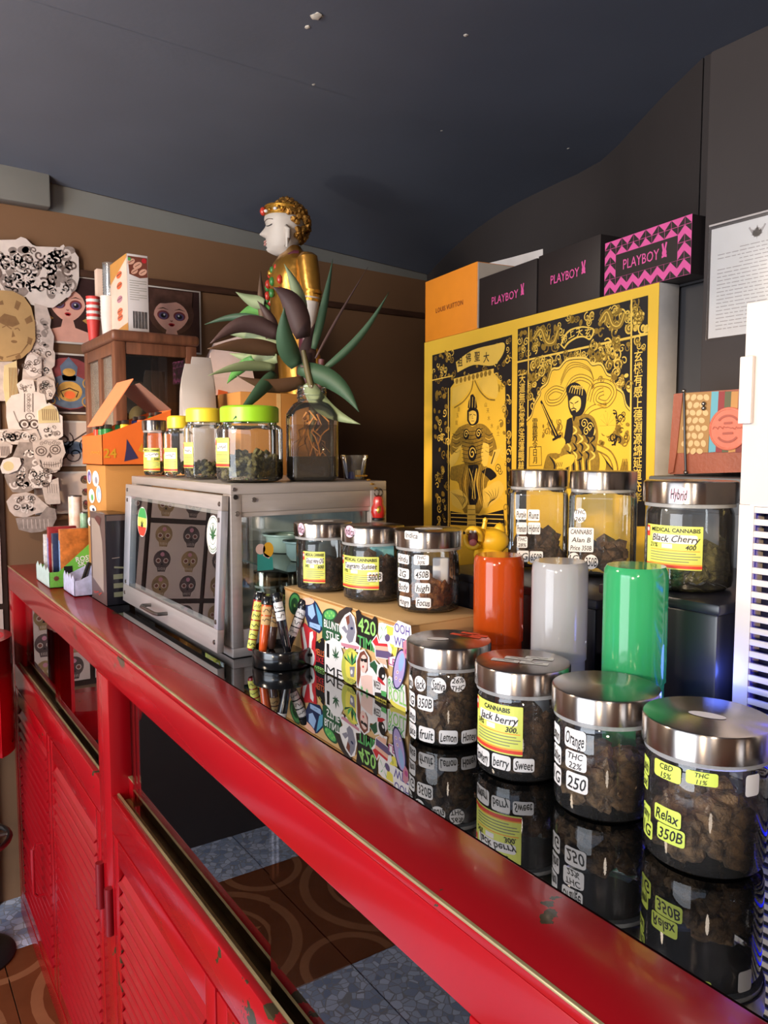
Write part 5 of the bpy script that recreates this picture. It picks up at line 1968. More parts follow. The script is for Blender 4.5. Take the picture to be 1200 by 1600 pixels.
def deity(d, w, h):
    d.fill([(0, 0), (w, 0), (w, h), (0, h)], m_photo_dark)
    d.up()
    d.disc(w * .5, h * .5, w * .46, m_photo_red, ry=h * .46)
    d.up()
    d.disc(w * .5, h * .36, w * .36, m_photo_blue, ry=h * .30)
    d.fill([(w * .5, h * .97), (w * .64, h * .80), (w * .60, h * .55), (w * .40, h * .55), (w * .36, h * .80)], m_photo_blue)
    d.up()
    d.disc(w * .5, h * .36, w * .2, m_photo_gold, ry=h * .18)
    d.disc(w * .5, h * .70, w * .1, m_photo_gold, ry=h * .07)
    d.up()
    d.disc(w * .5, h * .30, w * .09, C['orange'], ry=h * .07)
    for s in (-1, 1):
        d.curl(w * (.5 + s * .3), h * .5, w * .12, m_photo_gold, w * .02, sgn=s)
        d.curl(w * (.5 + s * .28), h * .2, w * .12, m_photo_gold, w * .02, sgn=-s)
        d.line([(w * .5, h * .42), (w * (.5 + s * .14), h * .36), (w * (.5 + s * .1), h * .26)], w * .02, m_photo_dark)


def flash(kind):
    def f(d, w, h):
        d.fill([(0, 0), (w, 0), (w, h), (0, h)], m_flash)
        rr = random.Random(kind)
        d.up()
        nx, ny = 2, 3
        for i in range(nx):
            for j in range(ny):
                cx, cy = w * (i + .5) / nx, h * (j + .5) / ny
                r = min(w / nx, h / ny) * .42
                if kind % 2 == 0:
                    ink = m_flash_ochre if (i + j) % 2 else m_flash_ink
                    d.disc(cx, cy + r * .15, r * .82, ink, d.k, ry=r * .9)
                    d.fill([(cx - r * .5, cy - r * .3), (cx + r * .5, cy - r * .3), (cx + r * .36, cy - r), (cx - r * .36, cy - r)], ink, d.k + .2)
                    for s in (-1, 1):
                        d.disc(cx + s * r * .36, cy + r * .05, r * .24, m_flash, d.k + 1)
                        d.disc(cx + s * r * .36, cy + r * .05, r * .16, C['brown'], d.k + 2)
                    d.fill([(cx, cy - r * .1), (cx + r * .12, cy - r * .36), (cx - r * .12, cy - r * .36)], C['black'], d.k + 1)
                    for q in range(5):
                        d.line([(cx + (q - 2) * r * .14, cy - r * .6), (cx + (q - 2) * r * .14, cy - r * .85)], r * .04, m_flash, d.k + 1)
                    d.disc(cx, cy + r * .65, r * .2, C['pink'], d.k + 1)
                else:
                    d.disc(cx, cy, r * rr.uniform(.5, .8), m_flash_ink, d.k, ry=r * rr.uniform(.6, 1))
                    d.disc(cx + r * .2, cy + r * .3, r * .4, m_photo_red, d.k + 1)
                    d.curl(cx, cy - r * .3, r * .6, m_flash_ochre, r * .1, d.k + 1)
                    d.line([(cx - r * .6, cy + r * .7), (cx + r * .6, cy - r * .6)], r * .07, m_flash_ink, d.k + 1)
    return f


def sketch(d, w, h):
    d.fill([(0, 0), (w, 0), (w, h), (0, h)], m_flash)
    d.up()
    rr = random.Random(3)
    for i in range(6):
        d.curl(rr.uniform(.2, .8) * w, rr.uniform(.2, .8) * h, w * .16, m_flash_ink, w * .02, sgn=(-1) ** i, a0=i)
    d.disc(w * .55, h * .4, w * .2, m_photo_blue, ry=h * .16)
    d.line([(w * .3, h * .1), (w * .5, h * .5), (w * .8, h * .8)], w * .025, m_flash_ink)


a = wp(84, 427); c = wp(155, 541)
picture('portrait of a masked doll-faced girl, above the blue deity picture', a[0] - .06, c[1], c[0], a[1], masked)
a = wp(84, 549); c = wp(160, 648)
picture('picture of an ornate blue and gold deity beside the paper collage', a[0] - .06, c[1], c[0], a[1] - .004, deity)
a = wp(84, 655); c = wp(160, 728)
picture('pale sketched picture under the blue deity picture', a[0] - .06, c[1], c[0], a[1] - .004, sketch)
a = wp(84, 735); c = wp(160, 800)
picture('lowest pale sheet of drawings behind the printed tins', a[0] - .06, c[1], c[0], a[1] - .004, flash(3))
a = wp(242, 447); c = wp(314, 560)
picture('portrait of a wide-eyed doll-faced girl with dark fringe behind the wafer carton', a[0] - .055, c[1] + .012, c[0], a[1], fringe)
a = wp(242, 566); c = wp(314, 650)
picture('tattoo drawing sheet half hidden behind the wooden cabinet', a[0] - .055, c[1], c[0], a[1] - .008, flash(5))
# rows of tattoo sheets further along the same wall (seen mirrored in the case door)
tsd = thing('tattoo_sheet_display', 'wall display of skull tattoo sheets in dark frames beyond the collage', 'display', (-.12, YW, .55))
MB().box(-.72, .36, YW - .006, YW - .001, .52, 1.66, m_frame_dark, .001).build('backing_board', parent=tsd, world=True)
for r_ in range(4):
    for c_ in range(5):
        x0, z0 = -.70 + c_ * .212, .54 + r_ * .28
        b = MB()
        b.box(x0, x0 + .196, YW - .009, YW - .006, z0, z0 + .262, m_flash, .0006)
        d = Draw(b, plane_surf((x0, YW - .0091, z0), (1, 0, 0), (0, 0, 1)), .0004)
        flash(2 * (r_ * 5 + c_))(d, .196, .262)
        b.build('tattoo_sheet', parent=tsd, world=True)

# ------------------------------------------------------------------ the paper collage: cut-outs pasted over one another
m_cut = flat('cutout_paper', (226, 212, 204), .7, var=.07, scale=40)
m_cut2 = flat('aged_cutout_paper', (202, 184, 174), .7, var=.16, scale=45)
m_cut_in = flat('pencil_grey', (150, 134, 126), .7, var=.25, scale=60)
m_cut_dk = flat('pencil_dark', (108, 90, 82), .7, var=.25, scale=60)
m_ochre = flat('ochre_cutout', (184, 148, 98), .7, var=.08)
m_ochre_d = flat('ochre_shade_print', (136, 100, 62), .7, var=.15, scale=40)
m_buff = flat('buff_cutout', (218, 196, 146), .7, var=.08)
col = thing('paper_collage', 'wall collage of overlapping grey tattoo drawing cut-outs with a sun face', 'collage', (.47, YW, 1.05))
lay = [0]


def cutout(pts, mat, paint=None, label=None, view=0):
    """pts in one of two close-up views of the collage (0: upper, 1: lower)"""
    oy = 360 if view == 0 else 600
    k = .1625
    y = YW - .016 - lay[0] * .0016
    lay[0] += 1
    P2 = lambda q: wp(q[0] * k, oy + q[1] * k, y)
    p3 = [Vector((P2(q)[0], y, P2(q)[1])) for q in pts]
    b = MB()
    b.slab(p3, (0, -1, 0), .0014, mat)
    if paint:
        d = Draw(b, plane_surf((0, y - .0014, 0), (1, 0, 0), (0, 0, 1)), .0003)
        paint(d, P2)
    return b.build('paper_cutout', parent=col, world=True, label=label)


UX = .00037     # one view unit in metres, about


def scrolls(seed, n, x0, x1, y0, y1, r0=28, r1=62):
    def f(d, P2):
        rr = random.Random(seed)
        for i in range(n * 2):
            x, y = rr.uniform(x0, x1), rr.uniform(y0, y1)
            r = rr.uniform(r0, r1)
            u, v = P2((x, y))
            if i % 2 == 0:
                d.disc(u, v, r * UX * .9, m_cut_dk if i % 2 else m_cut_in, d.k, ry=r * UX * .6, rot=rr.uniform(0, 3))
        d.up()
        for i in range(n * 2):
            x, y = rr.uniform(x0, x1), rr.uniform(y0, y1)
            r = rr.uniform(r0, r1)
            u, v = P2((x, y))
            d.curl(u, v, r * UX, (m_cut, m_cut_dk, m_cut_in, m_cut)[i % 4], r * UX * .34, a0=rr.uniform(0, 6), sgn=(-1) ** i, turns=1.2)
    return f


def f_sun(d, P2):
    cx, cy = 90, 960
    for i in range(16):
        a = 2 * pi * i / 16
        pts = [P2((cx + q * cos(a + s), cy + q * 1.28 * sin(a + s))) for q, s in ((165, -.13), (235, -.11), (235, .11), (165, .13))]
        d.fill(pts, m_ochre_d if i % 2 else m_ochre)
    d.up()
    d.disc(*P2((60, 970)), 165 * UX, m_ochre, ry=215 * UX)
    d.up()
    d.fill([P2(q) for q in ((-40, 870), (40, 800), (150, 830), (190, 900), (120, 930), (40, 910))], m_ochre_d)
    d.line([P2(q) for q in ((20, 935), (60, 915), (110, 950))], 9 * UX, m_ochre_d)
    d.line([P2(q) for q in ((140, 950), (170, 940), (190, 965))], 9 * UX, m_ochre_d)
    d.fill([P2(q) for q in ((120, 960), (145, 1020), (110, 1030))], m_ochre_d)
    d.disc(*P2((135, 1070)), 24 * UX, m_ochre_d, ry=12 * UX)
    d.line([P2(q) for q in ((60, 1220), (200, 1180), (290, 1060))], 8 * UX, m_ochre_d)


def f_skull(d, P2):
    for x, y in ((395, 645), (530, 630)):
        d.disc(*P2((x, y)), 46 * UX, m_cut_dk, ry=42 * UX)
        d.disc(*P2((x, y)), 36 * UX, m_cut2, d.k + 1, ry=33 * UX)
        for i in range(8):
            a = i * pi / 4
            u, v = P2((x, y))
            d.disc(u + 20 * UX * cos(a), v + 18 * UX * sin(a), 8 * UX, m_cut_dk, d.k + 2, n=8)
    d.fill([P2(q) for q in ((475, 655), (500, 700), (480, 712), (470, 690), (455, 712), (448, 695))], m_cut_dk)
    for i in range(7):
        x = 425 + i * 22
        d.line([P2((x, 748)), P2((x + 3, 800))], 4 * UX, m_cut_dk)
    d.line([P2(q) for q in ((410, 770), (500, 780), (580, 758))], 5 * UX, m_cut_dk)
    d.line([P2(q) for q in ((385, 730), (410, 810), (480, 845), (570, 825), (600, 740))], 7 * UX, m_cut_in)
    for i in range(5):
        d.curl(*P2((400 + i * 40, 575 - (i % 2) * 12)), 18 * UX, m_cut_dk, 4 * UX)
    d.fill([P2(q) for q in ((375, 720), (400, 745), (395, 790))], m_cut_in)
    d.fill([P2(q) for q in ((590, 700), (570, 740), (585, 770))], m_cut_in)


def f_eyes(d, P2):
    for x in (235, 330):
        d.disc(*P2((x, 385)), 44 * UX, m_cut_dk, ry=40 * UX)
        d.disc(*P2((x, 388)), 28 * UX, m_cut, d.k + 1)
        d.disc(*P2((x, 388)), 16 * UX, m_cut_dk, d.k + 2)
    d.curl(*P2((280, 320)), 40 * UX, m_cut_dk, 7 * UX)
    for x in (235, 315):
        d.line([P2((x, 90)), P2((x, 270))], 8 * UX, m_cut_dk)
    for i in range(6):
        d.curl(*P2((275, 110 + i * 28)), 18 * UX, m_cut_in, 5 * UX, sgn=(-1) ** i)
    for s in (-1, 1):
        d.line([P2((280 + s * 60, 440)), P2((280 + s * 120, 340)), P2((280 + s * 150, 260))], 9 * UX, m_cut_in)


def f_face(cx, cy, s):
    def f(d, P2):
        d.disc(*P2((cx, cy)), 60 * s * UX, m_cut, ry=90 * s * UX)
        for q in (-1, 1):
            d.disc(*P2((cx + q * 26 * s, cy - 10 * s)), 14 * s * UX, m_cut_dk, d.k + 1, ry=8 * s * UX)
            d.line([P2((cx + q * 10 * s, cy - 34 * s)), P2((cx + q * 42 * s, cy - 30 * s))], 5 * s * UX, m_cut_dk, d.k + 1)
        d.line([P2((cx, cy - 8 * s)), P2((cx - 6 * s, cy + 28 * s)), P2((cx + 8 * s, cy + 30 * s))], 5 * s * UX, m_cut_in, d.k + 1)
        d.disc(*P2((cx, cy + 52 * s)), 18 * s * UX, m_cut_dk, d.k + 1, ry=7 * s * UX)
        for i in range(7):
            d.curl(*P2((cx + 75 * s * cos(i), cy - 60 * s + 20 * i * s)), 26 * s * UX, m_cut_dk if i % 2 else m_cut_in, 7 * s * UX, d.k + .5, sgn=(-1) ** i)
    return f


def hatch(x0, y0, x1, y1, n, mat):
    def f(d, P2):
        for i in range(n):
            t = (i + .5) / n
            d.line([P2((x0 + (x1 - x0) * t, y0)), P2((x0 + (x1 - x0) * t + 8, y1))], 6 * UX, mat)
    return f


cutout([(-400, 100), (150, 90), (200, 62), (250, 80), (310, 140), (350, 155), (620, 165), (720, 210), (755, 260), (760, 460), (735, 560), (600, 680), (510, 745), (380, 735), (300, 715), (250, 640), (-400, 640)], m_cut,
       scrolls(2, 34, -60, 700, 180, 600), 'large scrollwork cut-out')
cutout([(330, 700), (450, 735), (490, 860), (480, 930), (520, 1020), (510, 1150), (530, 1180), (525, 1300), (495, 1330), (535, 1460), (530, 1600), (350, 1640), (200, 1600), (220, 1340), (270, 1180), (340, 1000)], m_cut2, scrolls(5, 14, 300, 480, 850, 1560, 18, 34))
cutout([(-300, 1270), (120, 1260), (185, 1340), (170, 1400), (110, 1420), (100, 1640), (-300, 1640)], m_cut2)
cutout([(40, 1300), (160, 1250), (180, 1640), (60, 1700), (30, 1500)], m_buff, hatch(80, 1320, 170, 1620, 6, m_ochre_d))
cutout([(-350, 640), (0, 575), (120, 585), (230, 640), (300, 740), (335, 880), (340, 1050), (300, 1150), (210, 1230), (60, 1260), (-350, 1250)], m_ochre, f_sun, 'sun face cut-out')
cutout([(230, 1300), (260, 1200), (330, 1170), (400, 1220), (400, 1400), (330, 1430), (240, 1400)], m_cut2, f_face(310, 1300, 1.0))
cutout([(160, 1480), (220, 1430), (320, 1440), (340, 1540), (280, 1590), (190, 1580)], m_cut, scrolls(9, 3, 200, 310, 1470, 1560, 14, 22))
cutout([(360, 1420), (430, 1400), (520, 1450), (535, 1540), (500, 1620), (420, 1640), (350, 1600)], m_cut2, scrolls(8, 7, 390, 500, 1450, 1600, 16, 30))
# lower view
cutout([(60, 180), (110, 110), (230, 80), (330, 70), (430, 100), (450, 200), (420, 420), (380, 430), (200, 440), (80, 440), (60, 320)], m_cut, f_eyes, 'masked face drawing cut-out', 1)
cutout([(360, 250), (470, 180), (540, 220), (570, 290), (600, 310), (605, 500), (560, 530), (400, 550), (370, 480)], m_cut, scrolls(12, 4, 420, 560, 410, 510, 16, 30), None, 1)
cutout([(365, 260), (440, 215), (500, 200), (560, 270), (572, 370), (372, 378)], m_buff, hatch(395, 240, 545, 350, 8, m_ochre_d), 'buff architectural cut-out', 1)
cutout([(-250, 460), (100, 430), (220, 450), (350, 430), (390, 520), (330, 590), (120, 580), (-250, 600)], m_cut2, scrolls(14, 8, 0, 330, 470, 560, 18, 36), None, 1)
cutout([(40, 880), (120, 700), (180, 560), (300, 560), (360, 650), (380, 800), (340, 1000), (250, 1050), (120, 1040), (70, 960)], m_cut_in, scrolls(15, 9, 130, 340, 640, 1000, 22, 46), None, 1)
cutout([(-250, 560), (60, 560), (120, 590), (110, 660), (50, 710), (-250, 700)], m_cut2, hatch(0, 600, 90, 690, 6, m_cut_dk), None, 1)
cutout([(310, 560), (400, 530), (500, 530), (600, 540), (630, 660), (600, 720), (595, 790), (540, 850), (450, 860), (390, 800), (330, 700)], m_cut2, f_skull, 'sugar skull cut-out', 1)
cutout([(0, 800), (30, 730), (120, 700), (190, 710), (205, 770), (170, 830), (80, 865), (20, 860)], m_cut, lambda d, P2: d.disc(*P2((80, 790)), 40 * UX, m_buff), None, 1)
cutout([(405, 1000), (480, 930), (560, 900), (580, 1150), (440, 1160)], m_cut2, hatch(440, 960, 550, 1050, 5, m_cut_in), None, 1)
cutout([(270, 900), (300, 810), (370, 775), (440, 850), (500, 870), (490, 940), (400, 1000), (330, 1000)], m_cut, scrolls(17, 8, 300, 460, 830, 970, 18, 34), None, 1)
cutout([(60, 1130), (120, 1060), (250, 1040), (330, 1060), (470, 1180), (470, 1220), (330, 1250), (240, 1285), (140, 1270), (90, 1220)], m_cut2, scrolls(19, 7, 140, 380, 1090, 1230, 18, 34), None, 1)
cutout([(150, 1290), (240, 1280), (380, 1270), (450, 1180), (530, 1200), (545, 1290), (500, 1380), (400, 1420), (300, 1430), (180, 1400)], m_cut_in, hatch(200, 1300, 480, 1390, 7, m_cut2), None, 1)

# ------------------------------------------------------------------ the gilded standing statue
m_face = pm('pale_stone_paint', (204, 194, 184), .5, var=.08, scale=18, bump=.1, bscale=90)
m_robe = pm('gilded_robe', (190, 138, 58), .3, metal=.7, var=.28, scale=14, bump=.25, bscale=60)
m_hair = pm('gilded_hair', (170, 122, 54), .4, metal=.65, var=.4, scale=60, bump=.9, bscale=160)
m_redjewel = pm('red_jewel', (200, 60, 44), .25, coat=.5)
m_sgreen = pm('green_jewel_paint', (70, 140, 70), .3, var=.2)
m_maroon = pm('maroon_lacquer', (92, 40, 52), .35, var=.15)
SXs, SYs = 1.058, 2.010
side = thing('side_cabinet', 'low dark cabinet behind the counter that carries the statue', 'cabinet', (1.20, 2.1, FZ))
MB().box(1.025, 1.36, 1.80, 2.28, FZ + .06, .93, m_plinth, .004).build('cabinet_body', parent=side, world=True)
MB().box(1.022, 1.37, 1.79, 2.29, .93, .952, m_trimwood, .003).build('cabinet_top', parent=side, world=True)
MB().box(1.05, 1.34, 1.83, 2.26, FZ + .0005, FZ + .06, m_dark).build('cabinet_foot', parent=side, world=True)
SXs, SYs = 1.105, 2.110
rz = atan2(.562, -.827) + radians(12) - pi / 2 + pi     # local -Y of the figure looks along the picture's left
rz = atan2(-.80, -.60) 
st = thing('statue', 'gilded standing statue with white face and jewelled crown behind the plant', 'statue', (SXs, SYs, .953), 0)
fdir = (-RT).normalized()
fdir = (fdir * cos(radians(8)) - Vector((FW.x, FW.y, 0)).normalized() * sin(radians(8))).normalized()
sdir = Vector((fdir.y, -fdir.x, 0))         # figure's left, towards the viewer
if sdir.dot(FW) > 0:
    sdir = -sdir
dS = (Vector((SXs, SYs, 0)) - Vector((0, 0, 0))).dot(Vector((FW.x, FW.y, 0)).normalized())
px2m = dS / FPX * .998


def sp(a, s, z):
    """a forwards, s towards the viewer's side, z above the base"""
    v = fdir * a + sdir * s
    return Vector((v.x, v.y, z))


zof = lambda py: CAMZ + (705.5 - py) / FPX * dS * 1.003 - .953      # height of a picture row at the statue


def xof(px):
    return -((px - 462) * px2m)      # forward offset for a picture column


def ringz(z, a0, rx_, ry_, n=28, p=2.2):
    out = []
    for i in range(n):
        t = 2 * pi * i / n
        c, s = cos(t), sin(t)
        k = 1 / ((abs(c) ** p + abs(s) ** p) ** (1 / p))
        out.append(sp(a0 + rx_ * c * k, ry_ * s * k, z))
    return out


b = MB()
rows = [(0, 476, .075, .085), (.06, 476, .07, .08), (.30, 472, .062, .075), (zof(620), 470, .060, .080), (zof(560), 468, .064, .088), (zof(520), 464, .066, .094), (zof(480), 462, .072, .105), (zof(450), 461, .074, .115), (zof(425), 463, .066, .112), (zof(412), 464, .050, .085), (zof(404), 463, .030, .045), (zof(396), 461, .024, .030)]
b.loft([ringz(z, xof(px), rx_, ry_) for z, px, rx_, ry_ in rows], m_robe)
b.build('robe', st)
# base
MB().lathe([(0, 0), (.10, 0), (.10, .03), (.088, .036), (.088, .05), (0, .05)], m_gold, 32).build('lotus_base', st)
# near arm hanging along the body, bands at the elbow, pale forearm
sh, el, ha = sp(xof(480), .120, zof(425)), sp(xof(486), .128, zof(480)), sp(xof(478), .118, zof(540))
MB().tube([sh + Vector((0, 0, .012)), sh, (sh + el) / 2, el], [.018, .030, .031, .027], m_robe, 16).build('upper_sleeve', st)
MB().tube([el, (el + ha) / 2, ha], [.026, .023, .017], m_face, 14).build('forearm', st)
for k in range(3):
    c = el + (ha - el) * (-.10 + .10 * k)
    ax = (ha - el).normalized()
    MB().tube([c - ax * .004, c + ax * .004], .0285, m_gold, 16).build('arm_band', st)
sh2, el2, ha2 = sp(xof(466), -.115, zof(425)), sp(xof(468), -.122, zof(480)), sp(xof(446), -.08, zof(520))
MB().tube([sh2, (sh2 + el2) / 2, el2, ha2], [.028, .03, .027, .017], m_robe, 14).build('far_sleeve', st)
MB().tube([ha, ha + Vector((0, 0, -.10)), ha + Vector((0, 0, -.22))], [.022, .03, .012], m_maroon, 12).build('sash', st)
MB().tube([sp(xof(490), .10, zof(555)), sp(xof(494), .10, zof(580)), sp(xof(492), .10, zof(615))], [.012, .018, .006], m_gold, 10).build('tassel', st)
# jewelled collar with red and green stones
for i in range(9):
    t = radians(-75 + i * 17)
    c = sp(xof(461) + .070 * cos(t), .095 * sin(t), zof(432) - .012 + .012 * abs(sin(t)))
    MB().ball(c, .008, (m_sgreen, m_redjewel, m_gold)[i % 3], 2, (1, 1, 1.3)).build('collar_stone', st)
for z, q in ((zof(455), .078), (zof(472), .080)):
    for i in range(5):
        t = radians(-30 + i * 22)
        c = sp(xof(461) + q * cos(t), .118 * sin(t), z)
        MB().ball(c, .0085, (m_redjewel, m_sgreen)[i % 2], 2, (1, 1, 1.6)).build('chest_stone', st)
sc = []
for i in range(15):
    t = radians(-80 + i * 13)
    sc.append(sp(xof(462) + .056 * cos(t), .090 * sin(t), zof(414) - .03 * max(0, cos(t))))
MB().tube(sc, .006, m_maroon, 8).build('neck_hem', st)

# head: a shaped surface with brow, nose, lips and chin
hz0, hz1 = zof(409), zof(330)
HH = hz1 - hz0
hc = xof(447)
NZ, NT = 46, 48
prof_front = [(0, .022), (.03, .034), (.07, .044), (.11, .047), (.14, .043), (.165, .046), (.19, .052), (.21, .049), (.225, .047), (.245, .0515), (.27, .049), (.30, .046), (.33, .0490), (.36, .062), (.39, .064), (.44, .058), (.50, .0510), (.55, .047), (.59, .046), (.63, .050), (.68, .051), (.75, .049), (.82, .045), (.90, .034), (.96, .02), (1, .002)]


def interp(tab, t):
    for (a, u), (c, v) in zip(tab, tab[1:]):
        if t <= c:
            return u + (v - u) * (t - a) / (c - a)
    return tab[-1][1]


back = [(0, .018), (.1, .030), (.25, .044), (.45, .056), (.65, .060), (.82, .052), (.93, .034), (1, .002)]
wide = [(0, .018), (.06, .028), (.14, .038), (.3, .047), (.5, .052), (.65, .053), (.8, .048), (.92, .032), (1, .002)]
base_front = [(0, .020), (.07, .038), (.14, .043), (.3, .046), (.5, .047), (.62, .048), (.75, .046), (.88, .034), (1, .002)]
rings = []
for i in range(NZ + 1):
    t = i / NZ
    ring = []
    for k in range(NT):
        a = 2 * pi * k / NT
        ca, sa = cos(a), sin(a)
        if ca > 0:
            w = math.exp(-(a if a < pi else a - 2 * pi) ** 2 / (2 * .20 ** 2))      # narrow ridge: nose, lips
            f = interp(base_front, t) * (1 - w) + interp(prof_front, t) * w
            for s in (-1, 1):     # eye hollows and lids
                da = (a if a < pi else a - 2 * pi) - s * .62
                f -= .006 * math.exp(-(da / .30) ** 2 - ((t - .52) / .05) ** 2)
                f += .0035 * math.exp(-(da / .22) ** 2 - ((t - .515) / .022) ** 2)
                f += .003 * math.exp(-(da / .40) ** 2 - ((t - .60) / .03) ** 2)
                f += .003 * math.exp(-(da / .30) ** 2 - ((t - .33) / .10) ** 2)
            x = f * ca
        else:
            x = interp(back, t) * ca
        ring.append(sp(hc + x * 1.12, interp(wide, t) * sa, hz0 + HH * t))
    rings.append(ring)
hb = MB().loft(rings, m_face)
hb.build('head', st)
MB().tube([sp(xof(455), 0, zof(418)), sp(xof(452), 0, zof(400))], [.030, .027], m_face, 18).build('neck', st)
# hair cap, bun, headband, jewel, ears, painted eyes and lips
hr = MB()
rr = random.Random(4)
for i in range(260):
    th, ph = rr.uniform(0, 2 * pi), rr.uniform(-.9, 1.45)
    d3 = Vector((cos(th) * cos(ph), sin(th) * cos(ph), sin(ph)))
    if d3.x > .42 or (d3.z < .45 and d3.x > -.05) or (d3.z < -.2 and d3.x > -.35):
        continue
    c = sp(hc - .010 + .066 * d3.x, .059 * d3.y, zof(362) + .064 * d3.z)
    hr.ball(c, .0105, m_hair, 1, (1, 1, 1), .15, rr)
hr.build('curled_hair', st)
hr = MB()
for i in range(40):
    th, ph = rr.uniform(0, 2 * pi), rr.uniform(-.3, 1.5)
    c = sp(xof(452) + .024 * cos(th) * cos(ph), .024 * sin(th) * cos(ph), zof(334) + .018 * sin(ph))
    hr.ball(c, .008, m_hair, 1, (1, 1, 1), .2, rr)
hr.build('hair_bun', st)
band = []
for i in range(30):
    t = 2 * pi * i / 29
    band.append(sp(hc - .004 + .058 * cos(t), .056 * sin(t), zof(347) + .004 * cos(t)))
hbm = MB()
n = len(band)
vs = []
for p in band:
    vs += [p + Vector((0, 0, -.010)), p + Vector((0, 0, .012))]
hbm.add(vs, [[2 * i, 2 * i + 2, 2 * i + 3, 2 * i + 1] for i in range(n - 1)], m_gold, True)
hbm.tube([p + Vector((0, 0, .013)) for p in band], .003, m_gold, 6).tube([p + Vector((0, 0, -.011)) for p in band], .0025, m_gold, 6)
hbm.build('headband', st)
MB().ball(sp(hc + .060, .004, zof(345)), .0095, m_redjewel, 2, (1, 1, 1.4)).build('brow_jewel', st)
for k in range(4):
    t = radians(22 + 20 * k)
    MB().ball(sp(hc - .004 + .059 * cos(t), .057 * sin(t), zof(347)), .007, (m_white, m_gold)[k % 2], 2, (1, 1, .7)).build('band_stone', st)
for s in (-1, 1):
    e = MB()
    e.tube([sp(hc - .006, s * .054, zof(372)), sp(hc - .012, s * .059, zof(378)), sp(hc - .012, s * .058, zof(390)), sp(hc - .006, s * .052, zof(402))], [.006, .009, .0075, .005], m_face, 10)
    e.build('ear', st)
    e = MB()
    pts = []
    for q in range(9):
        a = s * (.36 + .52 * q / 8)
        f = interp(base_front, .515) + .0012
        pts.append(sp(hc + (f * cos(a)) * 1.12, (interp(wide, .515) + .0012) * sin(a), hz0 + HH * (.515 - .018 * sin(pi * q / 8))))
    e.tube(pts, .0013, m_dark, 6)
    e.build('eye_line', st)
    pts = []
    for q in range(9):
        a = s * (.22 + .75 * q / 8)
        f = interp(base_front, .61) + .003
        pts.append(sp(hc + (f * cos(a)) * 1.12, (interp(wide, .61) + .002) * sin(a), hz0 + HH * (.60 + .022 * sin(pi * q / 8))))
    MB().tube(pts, .0012, m_cut_dk, 6).build('eyebrow', st)
m_lip = pm('dull_rose_paint', (190, 140, 130), .5)
for t_, r in ((.195, .0042), (.245, .0040)):
    pts = []
    for q in range(9):
        a = -.30 + .60 * q / 8
        f = interp(prof_front, t_) * math.exp(-a * a / .3) + interp(base_front, t_) * (1 - math.exp(-a * a / .3))
        pts.append(sp(hc + f * cos(a) * 1.12 - .002, interp(wide, t_) * sin(a), hz0 + HH * (t_ + .012 * abs(a))))
    MB().tube(pts, [r * (.35 + .65 * sin(pi * q / 8)) for q in range(9)], m_lip, 8).build('lip', st)

# ------------------------------------------------------------------ bottle with the rooted plant, small tub
VXp, VYp = .683, 1.238
vase = thing('bottle_plant', 'green and purple leafy plant rooting in a water-filled glass bottle on the case', 'plant', (VXp, VYp, ZT), face_cam(VXp, VYp))
m_water = thin_glass('murky_water', (.86, .80, .66), .02, 1.33)
m_sedi = pm('dark_sediment', (52, 48, 40), .7, var=.3, scale=60)
sq = squarish(6)
RV = .047
g = MB()
g.lathe([(0, .001), (RV * .86, .001), (RV, .008), (RV, .118)], m_glass, 48, shape=sq)
rings = []
for f, z in ((0, .118), (.25, .128), (.6, .138), (1, .143)):
    rings.append([((RV * sq(a) * (1 - f) + .026 * f) * cos(a), (RV * sq(a) * (1 - f) + .026 * f) * sin(a), z) for a in [2 * pi * i / 48 for i in range(48)]])
g.loft(rings, m_glass, cap=False)
g.lathe([(.026, .143), (.0265, .147), (.0285, .149), (.0265, .152), (.0265, .156), (.0285, .158), (.0265, .161), (.0265, .170), (.0245, .170)], m_glass, 36)
g.build('bottle', vase)
MB().lathe([(0, .004), (RV * .9, .004), (RV * .95, .01), (RV * .95, .10), (0, .10)], m_water, 40, shape=sq).build('water', vase)
MB().lathe([(0, .005), (RV * .88, .005), (RV * .92, .012), (RV * .92, .044), (0, .046)], thin_glass('dark_sediment_water', (.30, .27, .22), .1, 1.33, haze=.55, haze_rgb=(62, 58, 50)), 40, shape=sq).build('sediment', vase)
m_root = pm('tan_roots', (186, 126, 62), .6, var=.2)
rr = random.Random(8)
for i in range(14):
    a = rr.uniform(0, 6.28)
    pts = [Vector((rr.uniform(-.01, .01), rr.uniform(-.01, .01), .13 - .002 * i))]
    for k in range(6):
        pts.append(Vector((max(-.038, min(.038, pts[-1].x + rr.uniform(-.014, .014) + .004 * cos(a))), max(-.038, min(.038, pts[-1].y + rr.uniform(-.014, .014) + .004 * sin(a))), max(.02, pts[-1].z - rr.uniform(.004, .022)))))
    MB().tube(pts, [.002, .0018, .0016, .0014, .0012, .001, .0006], m_root, 6).build('root', vase)
MB().tube([(0, 0, .07), (.002, 0, .12), (.0, .002, .165), (-.008, 0, .20), (-.015, 0, .235)], [.006, .006, .006, .006, .004], pm('green_brown_stem', (82, 74, 44), .6, var=.2), 12).build('stem', vase)
MB().tube([(.012, .005, .06), (.012, .006, .16), (.018, .01, .22)], [.005, .005, .006], pm('plum_stem', (92, 54, 60), .6, var=.2), 10).build('stem', vase)
